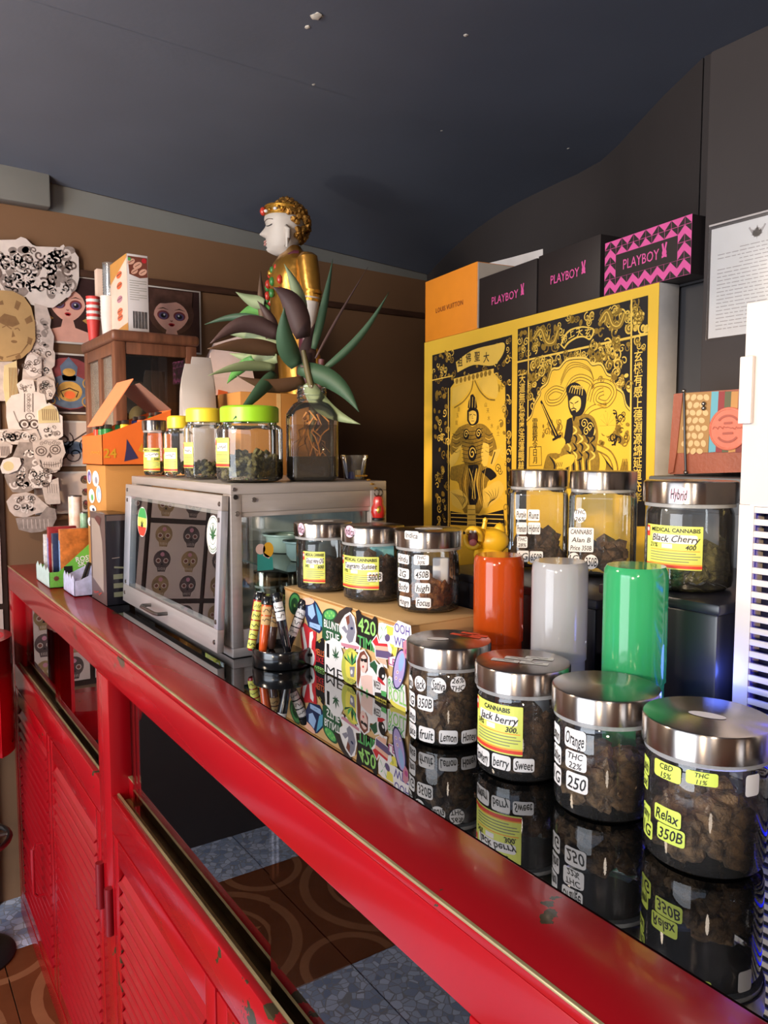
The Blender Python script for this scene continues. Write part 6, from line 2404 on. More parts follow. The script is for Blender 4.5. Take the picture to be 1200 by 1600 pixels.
L_MAT = {'green': pm('dark_leaf_green', (46, 74, 52), .62, var=.2, scale=12, stretch=(1, 1, 1)), 'pale': pm('pale_leaf_green', (126, 140, 104), .62, var=.15, scale=12),
         'plum': pm('plum_leaf', (66, 44, 42), .62, var=.25, scale=10), 'brown': pm('bronze_leaf', (82, 58, 40), .5, var=.25, scale=10), 'bright': pm('bright_leaf_green', (82, 140, 68), .45, var=.15, scale=12)}
leaves = [((465, 575), (561, 644), 25, 'green', .0, (10, -12), -.02), ((480, 598), (563, 663), 22, 'pale', 0, (-12, 8), -.03), ((420, 528), (407, 423), 13, 'brown', 0, (-4, 0), .02),
          ((474, 528), (427, 449), 30, 'plum', 0, (6, -14), -.02), ((472, 500), (444, 412), 18, 'pale', 0, (6, 0), .01), ((464, 572), (444, 480), 26, 'green', 0, (-8, 6), -.05),
          ((490, 545), (520, 404), 11, 'green', 0, (2, 0), .02), ((493, 560), (575, 417), 4, 'plum', 0, (-4, 4), .02), ((505, 578), (608, 456), 10, 'green', 0, (6, 8), .0),
          ((436, 524), (328, 537), 23, 'plum', 0, (0, -24), -.03), ((438, 548), (324, 545), 20, 'brown', 0, (0, -6), -.05), ((430, 574), (325, 587), 13, 'pale', 0, (0, -8), -.06),
          ((430, 582), (364, 656), 17, 'green', 0, (10, -10), -.08), ((412, 474), (368, 456), 17, 'pale', 0, (2, 4), .03), ((420, 488), (373, 491), 21, 'bright', 0, (0, -4), .04),
          ((414, 500), (320, 507), 10, 'green', 0, (0, -8), .03), ((476, 594), (369, 587), 18, 'brown', 0, (4, 12), -.04), ((478, 574), (492, 505), 22, 'plum', 0, (-2, 0), .02),
          ((395, 560), (355, 599), 14, 'bright', 0, (-4, 0), .04), ((432, 560), (358, 552), 18, 'pale', 0, (0, 4), .04), ((430, 520), (402, 470), 14, 'plum', 0, (4, 0), .0), ((440, 540), (345, 520), 16, 'pale', 0, (0, -6), .02)]
dV = (Vector((VXp, VYp, 1.4)) - EYE).dot(FW)
for i, (pb, pt, w, colr, _, bow, dd) in enumerate(leaves):
    n = 12
    A, Bp = Vector(pb), Vector(pt)
    wm = w * 1.22 * dV / FPX
    pts = []
    for k in range(n + 1):
        t = k / n
        q = A + (Bp - A) * t + Vector(bow) * sin(pi * t)
        pts.append(at_d(q.x, q.y, dV + dd * t * 1.4 + (rr.uniform(-.004, .004) if k == 0 else 0)))
    # blade: midrib fold, tapering to a point
    vs, fs = [], []
    for k, p in enumerate(pts):
        t = k / n
        tan = (pts[min(k + 1, n)] - pts[max(k - 1, 0)]).normalized()
        view = (p - EYE).normalized()
        sidev = tan.cross(view).normalized()
        nrm = sidev.cross(tan).normalized()
        hw = wm / 2 * (sin(pi * min(1, .12 + .88 * t) ** .75)) if t < 1 else 0
        hw = max(hw, .0003)
        vs += [p + sidev * hw + nrm * hw * .18, p, p - sidev * hw + nrm * hw * .18]
    for k in range(n):
        a = 3 * k
        fs += [[a, a + 1, a + 4, a + 3], [a + 1, a + 2, a + 5, a + 4]]
    lb = MB().add(vs, fs, L_MAT[colr], True)
    ob = lb.build('leaf', vase, world=True)
    md = ob.modifiers.new('blade_thickness', 'SOLIDIFY')
    md.thickness = .0008

t = thing('plastic_tub', 'small clear plastic tub with a blue bottle cap on the case by the plant', 'tub', (.765, 1.225, ZT), 0)
MB().lathe([(0, .001), (.0175, .001), (.019, .003), (.0235, .040), (.0255, .040), (.0258, .046), (.0235, .046)], m_plastic_clear, 32).build('tub_wall', t)
MB().lathe([(0, .002), (.007, .002), (.005, .014), (0, .016)], pm('blue_plastic', (60, 64, 140), .4), 16, c=(-.009, -.004, 0)).build('blue_cap', t)
MB().box(.004, .012, -.004, .004, .002, .018, m_buff, .001).build('paper_scrap', t)
# ------------------------------------------------------------------ yellow temple print on its canvas, dark cabinet behind
m_yellow = pm('yellow_cloth', (224, 180, 54), .6, var=.05, scale=5, bump=.04, bscale=300)
m_olive = flat('halftone_print', (138, 108, 32), .6, var=.25, scale=160)
m_gline = flat('yellow_line_print', (224, 186, 78), .6)
m_canvas = pm('white_canvas_side', (206, 198, 190), .7)
m_darkcab = pm('dark_cabinet_board', (40, 38, 40), .55, var=.08)
BL = at_z(663, 535, 1.59)
BR = at_z(1030, 440, 1.59)
BL.z = BR.z = 0
BU = (BR - BL).normalized()
BW = (BR - BL).length
BN = BU.cross(Vector((0, 0, 1)))       # towards the viewer
BT, BB = 1.59, .975


def bp(u, dep, z):
    p = BL + BU * u - BN * dep
    return Vector((p.x, p.y, z))


def bbox(mb, u0, u1, d0, d1, z0, z1, mat, bevel=0.0):
    M = Matrix((BU, -BN, Vector((0, 0, 1)))).transposed().to_4x4()
    M.translation = BL
    mb.box(u0, u1, d0, d1, z0, z1, mat, bevel, M=M)
    return mb


def buv(px, py):
    d = ray(px, py)
    t = (BL - EYE).dot(BN) / d.dot(BN)
    p = EYE + d * t
    return (p - BL).dot(BU), p.z


mid = bp(BW / 2, .2, 0)
cabt = thing('tall_cabinet', 'tall dark cabinet behind the yellow print, shoe boxes on top', 'cabinet', (mid.x, mid.y, FZ))
bbox(MB(), .01, .90, .056, .28, FZ + .0005, BT - .004, m_darkcab, .003).build('cabinet_body', parent=cabt, world=True)
bbox(MB(), .0, .91, .05, .285, BT - .004, BT - .0005, m_darkcab).build('cabinet_top', parent=cabt, world=True)
bbox(MB(), .02, .44, .0505, .056, FZ + .08, BB - .02, m_plinth, .001).build('cabinet_door', parent=cabt, world=True)
bbox(MB(), .46, .88, .0505, .056, FZ + .08, BB - .02, m_plinth, .001).build('cabinet_door', parent=cabt, world=True)

bd = thing('temple_print', 'large yellow cloth print of two temple deities in black', 'print', tuple(bp(BW / 2, .02, BB)))
K = dict(parent=bd, world=True)
bbox(MB(), 0, BW, .001, .0495, BB, BT - .0006, m_canvas, .001).build('canvas_box', label='white stretcher box', **K)
b = MB()
b.add([bp(0, .0004, BB), bp(BW, .0004, BB), bp(BW, .0004, BT - .001), bp(0, .0004, BT - .001), bp(0, .001, BB), bp(BW, .001, BB), bp(BW, .001, BT - .001), bp(0, .001, BT - .001)],
      [[0, 1, 2, 3], [0, 4, 7, 3], [1, 5, 6, 2], [3, 2, 6, 7], [0, 1, 5, 4]], m_yellow)
b.build('yellow_cloth', **K)
bsurf = plane_surf(bp(0, .0003, 0), BU, (0, 0, 1))
c5 = lambda x, y: buv(660 + x * .2374, 440 + y * .2374)
c6 = lambda x, y: buv(800 + x * .225, 440 + y * .225)
Y_, K_, O_ = m_gline, INK, m_olive
ST = .00022


def wide(d, f, pts, w, mat, k, taper=False):
    d.line([f(*p) for p in pts], w, mat, k, taper)


def area(d, f, pts, mat, k):
    d.fill([f(*p) for p in pts], mat, k)


def smooth(pts, n=5):
    """Catmull-Rom through pts"""
    out = []
    P_ = [pts[0]] + list(pts) + [pts[-1]]
    for i in range(1, len(P_) - 2):
        p0, p1, p2, p3 = P_[i - 1], P_[i], P_[i + 1], P_[i + 2]
        for k in range(n):
            t = k / n
            out.append(tuple(.5 * ((2 * p1[j]) + (-p0[j] + p2[j]) * t + (2 * p0[j] - 5 * p1[j] + 4 * p2[j] - p3[j]) * t * t + (-p0[j] + 3 * p1[j] - 3 * p2[j] + p3[j]) * t ** 3) for j in (0, 1)))
    out.append(pts[-1])
    return out


def ornament(d, f, x0, y0, x1, y1, n, seed, rmin, rmax, k, sk=0.0, mats=None):
    """engraved scroll and cloud work: curls in yellow and halftone over black"""
    rr = random.Random(seed)
    for i in range(n):
        x, y = rr.uniform(x0, x1), rr.uniform(y0, y1)
        y += sk * (x - x0)
        u, v = f(x, y)
        r = rr.uniform(rmin, rmax)
        mt = (mats or (O_, Y_, O_))[i % len(mats or (0, 0, 0))]
        if i % 3 == 0:
            d.disc(u, v, r * .8, mt, k, ry=r * .55, rot=rr.uniform(0, 3), n=12)
        else:
            d.curl(u, v, r, mt, r * .26, k + .5, turns=rr.uniform(.8, 1.5), a0=rr.uniform(0, 6), sgn=(-1) ** i)


# left panel: seated general under a canopy
b = MB()
d = Draw(b, bsurf, ST)
f = c5
area(d, f, [(65, 485), (590, 350), (585, 1760), (62, 1640)], K_, 1)
area(d, f, [(185, 700), (215, 660), (330, 640), (470, 600), (545, 690), (560, 1690), (178, 1630)], m_yellow, 2)
# canopy, valance and drapes
area(d, f, [(205, 640), (470, 572), (470, 618), (215, 684)], Y_, 3)
for i in range(9):
    x = 228 + i * 27
    u, v = f(x, 655 - i * 6.9)
    d.disc(u, v, .0075, O_, 4, n=6)
wide(d, f, smooth([(335, 650), (320, 720), (270, 790), (210, 830)]), .004, O_, 4)
wide(d, f, smooth([(345, 650), (380, 720), (430, 770), (480, 780)]), .004, O_, 4)
area(d, f, smooth([(200, 700), (320, 660), (300, 730), (230, 800), (195, 820)]), m_gline, 3)
area(d, f, smooth([(360, 655), (470, 620), (500, 700), (480, 770), (400, 730)]), m_gline, 3)
area(d, f, smooth([(222, 530), (330, 452), (470, 415), (540, 405), (530, 480), (465, 552), (340, 548), (232, 598)], 4), Y_, 4)
for s, (x, y) in zip('祖佛聖大', ((248, 530), (304, 502), (362, 494), (422, 500))):
    d.text(s, *f(x, y), .026, K_, 5, bold=.012)
ornament(d, f, 75, 480, 215, 660, 26, 3, .006, .011, 2, -.2)
ornament(d, f, 480, 400, 580, 720, 26, 4, .006, .011, 2, -.2)
ornament(d, f, 230, 560, 470, 640, 10, 24, .004, .007, 2.2, -.25)
ornament(d, f, 78, 700, 172, 1640, 64, 5, .007, .013, 2)
ornament(d, f, 515, 760, 582, 1680, 44, 6, .006, .011, 3)
wide(d, f, [(172, 700), (172, 1630)], .004, Y_, 4)
wide(d, f, [(64, 650), (200, 620)], .003, Y_, 4)
# the seated figure
area(d, f, [(300, 830), (305, 790), (320, 745), (335, 740), (352, 770), (362, 830), (330, 850)], K_, 4)
for x in (312, 330, 348):
    wide(d, f, [(x, 830), (x + 3, 760)], .0022, Y_, 5)
area(d, f, smooth([(296, 850), (330, 820), (368, 850), (370, 920), (345, 945), (315, 945), (296, 915)]), K_, 4)
area(d, f, smooth([(308, 860), (332, 848), (356, 862), (356, 910), (340, 936), (322, 936), (308, 910)]), Y_, 5)
wide(d, f, [(312, 878), (326, 874)], .0016, K_, 6)
wide(d, f, [(338, 874), (354, 880)], .0016, K_, 6)
wide(d, f, [(332, 880), (330, 900), (338, 902)], .0012, K_, 6)
wide(d, f, [(324, 918), (344, 918)], .0014, K_, 6)
area(d, f, smooth([(240, 960), (300, 935), (330, 955), (370, 935), (420, 950), (470, 1020), (490, 1110), (450, 1150), (400, 1090), (385, 1200), (280, 1200), (262, 1090), (215, 1160), (182, 1110), (195, 1020)], 4), O_, 4)
for c, r in (((290, 1005), .014), ((372, 1000), .014), ((330, 1130), .020)):
    d.disc(*f(*c), r, K_, 5, n=14)
    d.curl(*f(*c), r * .8, Y_, r * .18, 6)
for i in range(9):
    y = 965 + i * 26
    wide(d, f, smooth([(262, y + 10), (330, y + 22), (402, y)]), .0014, K_, 5)
for x0, s in ((225, -1), (440, 1)):
    for i in range(5):
        wide(d, f, smooth([(x0 - 25, 1000 + i * 28), (x0, 1012 + i * 28), (x0 + 25, 998 + i * 28)]), .0016, Y_ if i % 2 else K_, 5)
area(d, f, smooth([(262, 1070), (235, 1170), (190, 1220), (182, 1160), (215, 1120)]), Y_, 5)
area(d, f, smooth([(400, 1060), (440, 1080), (430, 1200), (400, 1210), (388, 1130)]), Y_, 5)
area(d, f, smooth([(470, 1110), (515, 1100), (505, 1140), (470, 1210), (450, 1200)]), Y_, 5)
wide(d, f, [(455, 1200), (480, 1120)], .004, K_, 6)
area(d, f, smooth([(280, 1195), (385, 1195), (450, 1240), (490, 1280), (430, 1320), (400, 1480), (330, 1560), (260, 1490), (240, 1330), (185, 1300), (190, 1220)], 4), O_, 4)
for i in range(8):
    x = 262 + i * 20
    wide(d, f, smooth([(x + 20, 1210), (x, 1340), (x + 30, 1480)]), .0028, (K_, Y_)[i % 2], 5, True)
area(d, f, smooth([(300, 1210), (370, 1210), (350, 1300), (370, 1420), (330, 1500), (305, 1420), (315, 1300)]), K_, 5)
wide(d, f, smooth([(310, 1230), (335, 1320), (330, 1430)]), .003, Y_, 6)
wide(d, f, smooth([(360, 1230), (345, 1320), (350, 1430)]), .003, Y_, 6)
area(d, f, smooth([(390, 1250), (440, 1225), (490, 1275), (450, 1310)]), K_, 5)
area(d, f, smooth([(180, 1380), (250, 1370), (300, 1440), (260, 1500), (200, 1470)]), Y_, 5)
area(d, f, smooth([(400, 1370), (500, 1310), (540, 1370), (470, 1460), (400, 1500)]), Y_, 5)
for i in range(5):
    wide(d, f, smooth([(190 + i * 18, 1385 + i * 6), (240 + i * 12, 1430), (270, 1490 - i * 6)]), .0018, K_, 6, True)
    wide(d, f, smooth([(410 + i * 24, 1380 - i * 8), (450 + i * 10, 1420), (430, 1490 - i * 8)]), .0018, K_, 6, True)
area(d, f, [(185, 1510), (300, 1530), (380, 1540), (535, 1500), (545, 1620), (185, 1600)], K_, 4)
for i in range(3):
    wide(d, f, [(190, 1525 + i * 26), (535, 1535 + i * 30)], .0024, Y_, 5)
area(d, f, [(300, 1470), (350, 1470), (356, 1640), (296, 1640)], Y_, 6)
for i in range(4):
    wide(d, f, [(302, 1500 + i * 34), (350, 1500 + i * 34)], .0014, K_, 7)
# small scattered characters and sprays in the field
for i, (x, y) in enumerate(((240, 840), (232, 880), (226, 930), (418, 810), (432, 850), (438, 900), (458, 950), (500, 960), (500, 1000))):
    d.text('金玉龍山天木水火土'[i], *f(x, y), .013, O_, 4)
d.curl(*f(497, 1230), .012, K_, .0018, 4)
d.curl(*f(512, 1245), .010, K_, .0018, 4, sgn=-1)
b.build('printed_panel', label='seated general printed in black', **K)

# right panel: warrior with a sword under a cusped arch
b = MB()
d = Draw(b, bsurf, ST)
f = c6
# outer black fields between yellow bars
area(d, f, [(40, 330), (945, 95), (925, 1700), (25, 1700)], K_, 1)
area(d, f, [(112, 548), (822, 398), (820, 1700), (100, 1700)], m_yellow, 2)
wide(d, f, [(118, 315), (104, 1700)], .0042, Y_, 4)
wide(d, f, [(832, 125), (820, 1700)], .0042, Y_, 4)
wide(d, f, [(36, 560), (945, 362)], .0042, Y_, 4)
ornament(d, f, 48, 350, 108, 540, 16, 11, .006, .010, 2, -.1)
ornament(d, f, 848, 140, 935, 340, 22, 12, .007, .013, 2, -.1, (Y_, Y_, O_))
# dragon frieze with arched title
ornament(d, f, 125, 330, 350, 500, 42, 13, .006, .012, 2, -.24)
ornament(d, f, 560, 230, 820, 400, 42, 14, .006, .012, 2, -.24)
for x0 in (150, 610):
    wide(d, f, smooth([(x0, 400 - (x0 - 150) * .26), (x0 + 50, 330 - (x0 - 150) * .26), (x0 + 90, 420 - (x0 - 150) * .26), (x0 + 140, 420 - (x0 - 150) * .26), (x0 + 170, 340 - (x0 - 150) * .26)]), .012, O_, 3)
    wide(d, f, smooth([(x0, 400 - (x0 - 150) * .26), (x0 + 50, 330 - (x0 - 150) * .26), (x0 + 90, 420 - (x0 - 150) * .26), (x0 + 140, 420 - (x0 - 150) * .26), (x0 + 170, 340 - (x0 - 150) * .26)]), .002, Y_, 4)
ornament(d, f, 370, 250, 560, 300, 16, 15, .006, .010, 2, -.1)
arc_o = [(335, 440), (380, 350), (450, 315), (520, 312), (575, 335), (545, 405), (500, 388), (450, 395), (395, 430), (365, 470)]
area(d, f, smooth(arc_o, 4), Y_, 3)
arc_i = [(347, 438), (388, 360), (452, 325), (520, 322), (562, 338), (540, 393), (500, 376), (448, 383), (390, 418), (362, 455)]
area(d, f, smooth(arc_i, 4), K_, 4)
for s, (x, y, r) in zip('帝上天玄', ((366, 398, .35), (412, 362, .25), (470, 350, .12), (530, 358, -.05))):
    d.text(s, *f(x, y), .021, Y_, 5, bold=.01, rot=r)
# side couplets on black
for i, s in enumerate('天道無私常恩浩蕩顯赫神'):
    d.text(s, *f(72 - i * .9, 672 + i * 68), .0235, Y_, 3, bold=.012)
for i, s in enumerate('玄機有感上德淵源綿延道充孝'):
    d.text(s, *f(878 - i * .6, 520 + i * 82), .0225, Y_, 3, bold=.012)
ornament(d, f, 850, 400, 930, 470, 8, 16, .006, .010, 2)
ornament(d, f, 46, 580, 104, 640, 6, 17, .005, .008, 2)
# spandrels: dark corner fields with cloud work, cusped arch edge
arch = [(104, 965), (140, 925), (160, 850), (200, 780), (205, 740), (250, 700), (280, 610), (330, 600), (380, 545), (450, 530), (520, 535), (560, 575), (620, 570), (660, 640), (700, 660), (720, 730), (770, 770), (790, 850), (822, 890)]
area(d, f, [(104, 965)] + arch + [(822, 400), (112, 548)], K_, 3)
ornament(d, f, 120, 560, 330, 720, 46, 18, .007, .014, 4, -.22, (O_, O_, Y_))
ornament(d, f, 560, 440, 815, 620, 52, 19, .007, .014, 4, -.22, (O_, O_, Y_))
ornament(d, f, 112, 700, 190, 860, 18, 20, .006, .011, 4, 0, (O_, Y_))
ornament(d, f, 720, 620, 815, 760, 18, 21, .006, .011, 4, 0, (O_, Y_))
ornament(d, f, 330, 500, 560, 560, 22, 22, .006, .010, 4, -.2, (O_, O_, Y_))
area(d, f, arch + [(822, 1000), (104, 1000)], m_yellow, 4.6)
wide(d, f, smooth(arch, 3), .005, Y_, 6)
wide(d, f, [(x, y + 10) for x, y in smooth(arch, 3)], .0016, K_, 6.2)
k0 = 6.5
# halo, ribbons
for r_ in (0, 1, 2):
    wide(d, f, smooth([(340, 720 - r_ * 16), (390, 620 - r_ * 20), (460, 590 - r_ * 14), (540, 620 - r_ * 10), (570, 680)]), .0016, O_, k0)
rib = smooth([(360, 760), (300, 745), (245, 790), (260, 840), (330, 830), (380, 760), (420, 690), (480, 665), (545, 690), (570, 740)])
wide(d, f, rib, .014, O_, k0 + .2)
wide(d, f, rib, .010, m_yellow, k0 + .4)
wide(d, f, rib, .0014, K_, k0 + .6)
rib2 = smooth([(530, 830), (560, 730), (620, 700), (690, 720), (710, 780), (660, 850), (590, 830), (600, 780), (640, 760)])
wide(d, f, rib2, .016, O_, k0 + .2)
wide(d, f, rib2, .012, m_yellow, k0 + .4)
wide(d, f, rib2, .0014, K_, k0 + .6)
rib3 = smooth([(660, 850), (560, 880), (510, 930)])
wide(d, f, rib3, .012, O_, k0 + .2)
wide(d, f, rib3, .008, m_yellow, k0 + .4)
# head
area(d, f, smooth([(390, 800), (380, 740), (430, 700), (480, 720), (520, 780), (510, 880), (480, 930), (420, 930), (395, 870)]), K_, k0 + 1)
for i in range(6):
    wide(d, f, smooth([(400 + i * 18, 770 + i * 4), (420 + i * 15, 725), (450 + i * 10, 745)]), .0018, Y_, k0 + 1.3)
area(d, f, smooth([(402, 830), (440, 795), (478, 810), (480, 870), (455, 905), (425, 905), (405, 870)]), Y_, k0 + 1.6)
wide(d, f, [(408, 838), (428, 848)], .0020, K_, k0 + 2)
wide(d, f, [(440, 845), (466, 830)], .0020, K_, k0 + 2)
wide(d, f, [(432, 848), (428, 872), (438, 874)], .0014, K_, k0 + 2)
wide(d, f, smooth([(415, 885), (432, 880), (452, 888)]), .0022, K_, k0 + 2)
area(d, f, smooth([(422, 895), (448, 895), (445, 940), (432, 970), (424, 940)]), K_, k0 + 1.8)
# torso, armour and robe folds
area(d, f, smooth([(395, 960), (450, 925), (530, 920), (580, 960), (600, 1060), (590, 1150), (610, 1230), (600, 1340), (560, 1420), (240, 1420), (240, 1220), (300, 1190), (340, 1190), (360, 1090), (385, 1030)], 4), O_, k0 + .8)
rr = random.Random(31)
for i in range(20):
    x, y = 380 + (i % 5) * 42, 1000 + (i // 5) * 58
    wide(d, f, smooth([(x, y), (x + 30, y + 26 + 10 * (i % 3)), (x + 20 - 30 * (i % 2), y + 70)]), .0050, (K_, Y_, K_)[i % 3], k0 + 1.2, True)
for i in range(12):
    wide(d, f, smooth([(260 + i * 26, 1210 + (i % 3) * 14), (300 + i * 22, 1280), (270 + i * 26, 1400)]), .0055, (K_, m_yellow)[i % 2], k0 + 1.4, True)
area(d, f, smooth([(470, 960), (530, 945), (575, 1000), (560, 1080), (500, 1060), (475, 1010)]), K_, k0 + 1.6)
for c in ((505, 985), (545, 1010), (520, 1040)):
    d.curl(*f(*c), .010, Y_, .0020, k0 + 2)
area(d, f, smooth([(385, 960), (420, 950), (425, 1060), (395, 1120), (360, 1120)]), K_, k0 + 1.5)
# sword arm and blade
area(d, f, [(200, 835), (208, 822), (330, 1075), (300, 1085)], K_, k0 + 1.4)
wide(d, f, [(212, 850), (312, 1070)], .0022, m_yellow, k0 + 1.8)
wide(d, f, [(285, 1100), (345, 1068)], .005, K_, k0 + 2)
area(d, f, smooth([(330, 1105), (360, 1085), (375, 1120), (350, 1160), (335, 1150)]), m_yellow, k0 + 2)
area(d, f, smooth([(300, 1240), (380, 1200), (440, 1210), (420, 1270), (350, 1300), (320, 1290)]), m_yellow, k0 + 2)
for i in range(4):
    wide(d, f, [(318 + i * 12, 1255), (310 + i * 12, 1285)], .0016, K_, k0 + 2.3)
# flowing skirt at the right, lotus cloud, seal script at the left
sk = smooth([(590, 1150), (680, 1200), (720, 1300), (690, 1400), (620, 1430)])
wide(d, f, sk, .016, O_, k0 + .4)
wide(d, f, sk, .009, m_yellow, k0 + .7)
for i in range(7):
    wide(d, f, smooth([(610 + i * 14, 1180 + i * 18), (660 + i * 8, 1260 + i * 10), (640 + i * 8, 1360)]), .0016, K_, k0 + 1, True)
ornament(d, f, 620, 920, 810, 1130, 40, 33, .006, .013, k0, 0, (O_, K_, O_))
d.disc(*f(665, 985), .024, m_yellow, k0 + 1, n=16)
for i in range(7):
    a = i * pi / 6
    u, v = f(665, 1000)
    d.line([(u, v), (u + .022 * cos(a), v + .026 * sin(a))], .004, O_, k0 + 1.3, True)
ornament(d, f, 210, 960, 350, 1110, 18, 34, .005, .010, k0, 0, (O_, O_))
ornament(d, f, 620, 640, 740, 700, 8, 37, .005, .009, k0, 0, (O_, O_))
for i, s in enumerate('雷霆敕令日月'):
    d.text(s, *f(162, 980 + i * 52), .021 - .0008 * i, K_, k0, bold=.005)
d.line([f(*p) for p in ((125, 1150), (205, 1145), (208, 1275), (122, 1280))], .0015, K_, k0, close=True)
for i in range(8):
    wide(d, f, [(750 + i * 8, 1330), (775 + i * 4, 1230 + (i % 3) * 20)], .0020, O_, k0)
b.build('printed_panel', label='sword-bearing warrior printed in black', **K)

# ------------------------------------------------------------------ shoe boxes on top
m_lvorange = pm('orange_box_card', (232, 140, 36), .5, var=.03)
m_lvside = pm('cream_box_side', (206, 190, 172), .6, var=.03)
m_bxblack = pm('matt_black_card', (34, 27, 26), .5, var=.06)
m_pink = flat('hot_pink_print', (214, 86, 150), .45)


def bunny(d, u, v, h, mat, k):
    d.disc(u, v - h * .18, h * .20, mat, k, ry=h * .24)
    d.fill([(u - h * .14, v - h * .05), (u - h * .26, v + h * .42), (u - h * .12, v + h * .48), (u + h * .02, v + h * .02)], mat, k)
    d.fill([(u + h * .0, v - h * .02), (u + h * .10, v + h * .50), (u + h * .24, v + h * .46), (u + h * .14, v + h * .0)], mat, k)
    d.fill([(u - h * .22, v - h * .52), (u - h * .22, v - h * .34), (u, v - h * .40), (u + h * .22, v - h * .32), (u + h * .22, v - h * .52), (u, v - h * .46)], mat, k)


def shoebox(label, u0, u1, h, deep, body, lidd=0.0, side=None):
    c = bp((u0 + u1) / 2, deep / 2, BT)
    t = thing('shoe_box', label, 'box', (c.x, c.y, BT), 0, 'boxes on the tall cabinet')
    b = MB()
    bbox(b, u0, u1, .002, deep, BT + .0003, BT + h, body, .001)
    if side:
        bbox(b, u1, u1 + .0015, .004, deep - .002, BT + .003, BT + h - .002, side)
    b.build('box_body', parent=t, world=True)
    return t


def front_draw(t, fn, name='lettering'):
    b = MB()
    d = Draw(b, plane_surf(bp(0, .0015, BT), BU, (0, 0, 1)), .0003)
    fn(d)
    b.build(name, parent=t, world=True)


t = shoebox('plain orange shoe box lettered LOUIS VUITTON above the seated general', .001, .258, .163, .22, m_lvorange, side=m_lvside)
front_draw(t, lambda d: d.text('LOUIS VUITTON', .128, .076, .018, flat('maroon_letter_ink', (112, 36, 24), .5), bold=.006, spacing=1.05))
t = shoebox('black shoe box lettered PLAYBOY in pink, beside the orange box', .268, .494, .119, .22, m_bxblack)
front_draw(t, lambda d: d.text('PLAYBOY', .108 + .268, .056, .026, m_pink, maxw=.105, bold=.006))
front_draw(t, lambda d: bunny(d, .268 + .176, .062, .026, m_pink, 1), 'rabbit_emblem')
t = shoebox('black shoe box lettered PLAYBOY in pink, next to the patterned box', .500, .693, .121, .22, m_bxblack)
front_draw(t, lambda d: d.text('PLAYBOY', .500 + .088, .062, .026, m_pink, maxw=.09, bold=.006))
front_draw(t, lambda d: bunny(d, .500 + .146, .068, .026, m_pink, 1), 'rabbit_emblem')
t = shoebox('pink and black triangle patterned PLAYBOY shoe box at the cabinet end', .707, .916, .099, .20, m_bxblack)


def pattern(d):
    w, h = .209, .099
    nx, ny = 14, 7
    cw, chh = w / nx, h / ny
    d.fill([(.707, 0), (.916, 0), (.916, h), (.707, h)], m_pink)
    d.up()
    for i in range(nx):
        for j in range(ny):
            if 2 <= i < nx - 2 and 2 <= j < ny - 2:
                continue
            x0, y0 = .707 + i * cw + .0004, j * chh + .0004
            x1, y1 = x0 + cw - .0008, y0 + chh - .0008
            q = (i % 2) + 2 * (j % 2)
            tri = {0: [(x0, y0), (x1, y0), (x1, y1)], 1: [(x0, y0), (x1, y0), (x0, y1)], 2: [(x0, y0), (x1, y1), (x0, y1)], 3: [(x1, y0), (x1, y1), (x0, y1)]}[q]
            d.fill(tri, m_bxblack)
    d.fill([(.707 + 2 * cw, 2 * chh), (.707 + (nx - 2) * cw, 2 * chh), (.707 + (nx - 2) * cw, (ny - 2) * chh), (.707 + 2 * cw, (ny - 2) * chh)], m_bxblack)
    d.up()
    d.text('PLAYBOY', .707 + .094, .049, .026, m_pink, maxw=.088, bold=.004)
    bunny(d, .707 + .150, .053, .026, m_pink, d.k)


front_draw(t, pattern, 'patterned_front')
# white sheet lying behind the black boxes
pc_ = bp(.42, .26, BT)
t = thing('paper_sheet', 'white paper sheet standing behind the black shoe boxes', 'paper', (pc_.x, pc_.y, BT))
b = MB()
def bpx(px, py, dep):
    o = bp(0, dep, 0)
    dd = ray(px, py)
    return EYE + dd * ((o - EYE).dot(BN) / dd.dot(BN))


q0, q1, q2, q3 = bpx(752, 414, .24), bpx(848, 389, .24), bpx(850, 430, .24), bpx(752, 450, .24)
q2.z = q3.z = BT + .0005
b.slab([q3, q2, q1, bpx(800, 402, .24), q0], -BN, .0012, m_paper)
b.build('sheet', parent=t, world=True)

# ------------------------------------------------------------------ certificate, grey cupboard, purse, computer
XP = 1.16
ct = thing('certificate', 'white typed certificate with a crest in a plastic sleeve on the dark pillar', 'certificate', (XP, .69, 1.48))
K = dict(parent=ct, world=True)
MB().box(XP - .003, XP - .0005, 0.5624, 0.7579, 1.4742, 1.6485, m_paper, .0006).build('paper_sheet', **K)
b = MB()
cs_ = plane_surf((XP - .0031, 0, 0), (0, -1, 0), (0, 0, 1))
d = Draw(b, cs_, .0003)
m_type = flat('grey_type', (168, 160, 158), .5)
u0, v1 = -0.7579, 1.6485
d.leaf7(u0 + (0.0778), v1 - (0.0259), (0.0158), m_type)
d.disc(u0 + (0.0778), v1 - (0.0216), (0.0072), m_type)
d.line([(u0 + (0.0648), v1 - (0.0115)), (u0 + (0.0720), v1 - (0.0245)), (u0 + (0.0778), v1 - (0.0144)), (u0 + (0.0835), v1 - (0.0245)), (u0 + (0.0907), v1 - (0.0115))], (0.0029), m_type)
rr = random.Random(2)
for i in range(22):
    y = v1 - (0.0374) - i * (0.0059)
    a = u0 + ((0.0504) if i in (0, 3, 4) else (0.0130))
    e = u0 + ((0.1080) if i in (0, 3, 4) else rr.uniform((0.1152), (0.1440)))
    x = a
    while x < e:
        w = rr.uniform((0.0043), (0.0158))
        d.line([(x, y), (min(e, x + w), y)], (0.0013), m_type)
        x += w + (0.0022)
b.build('typed_lines', **K)
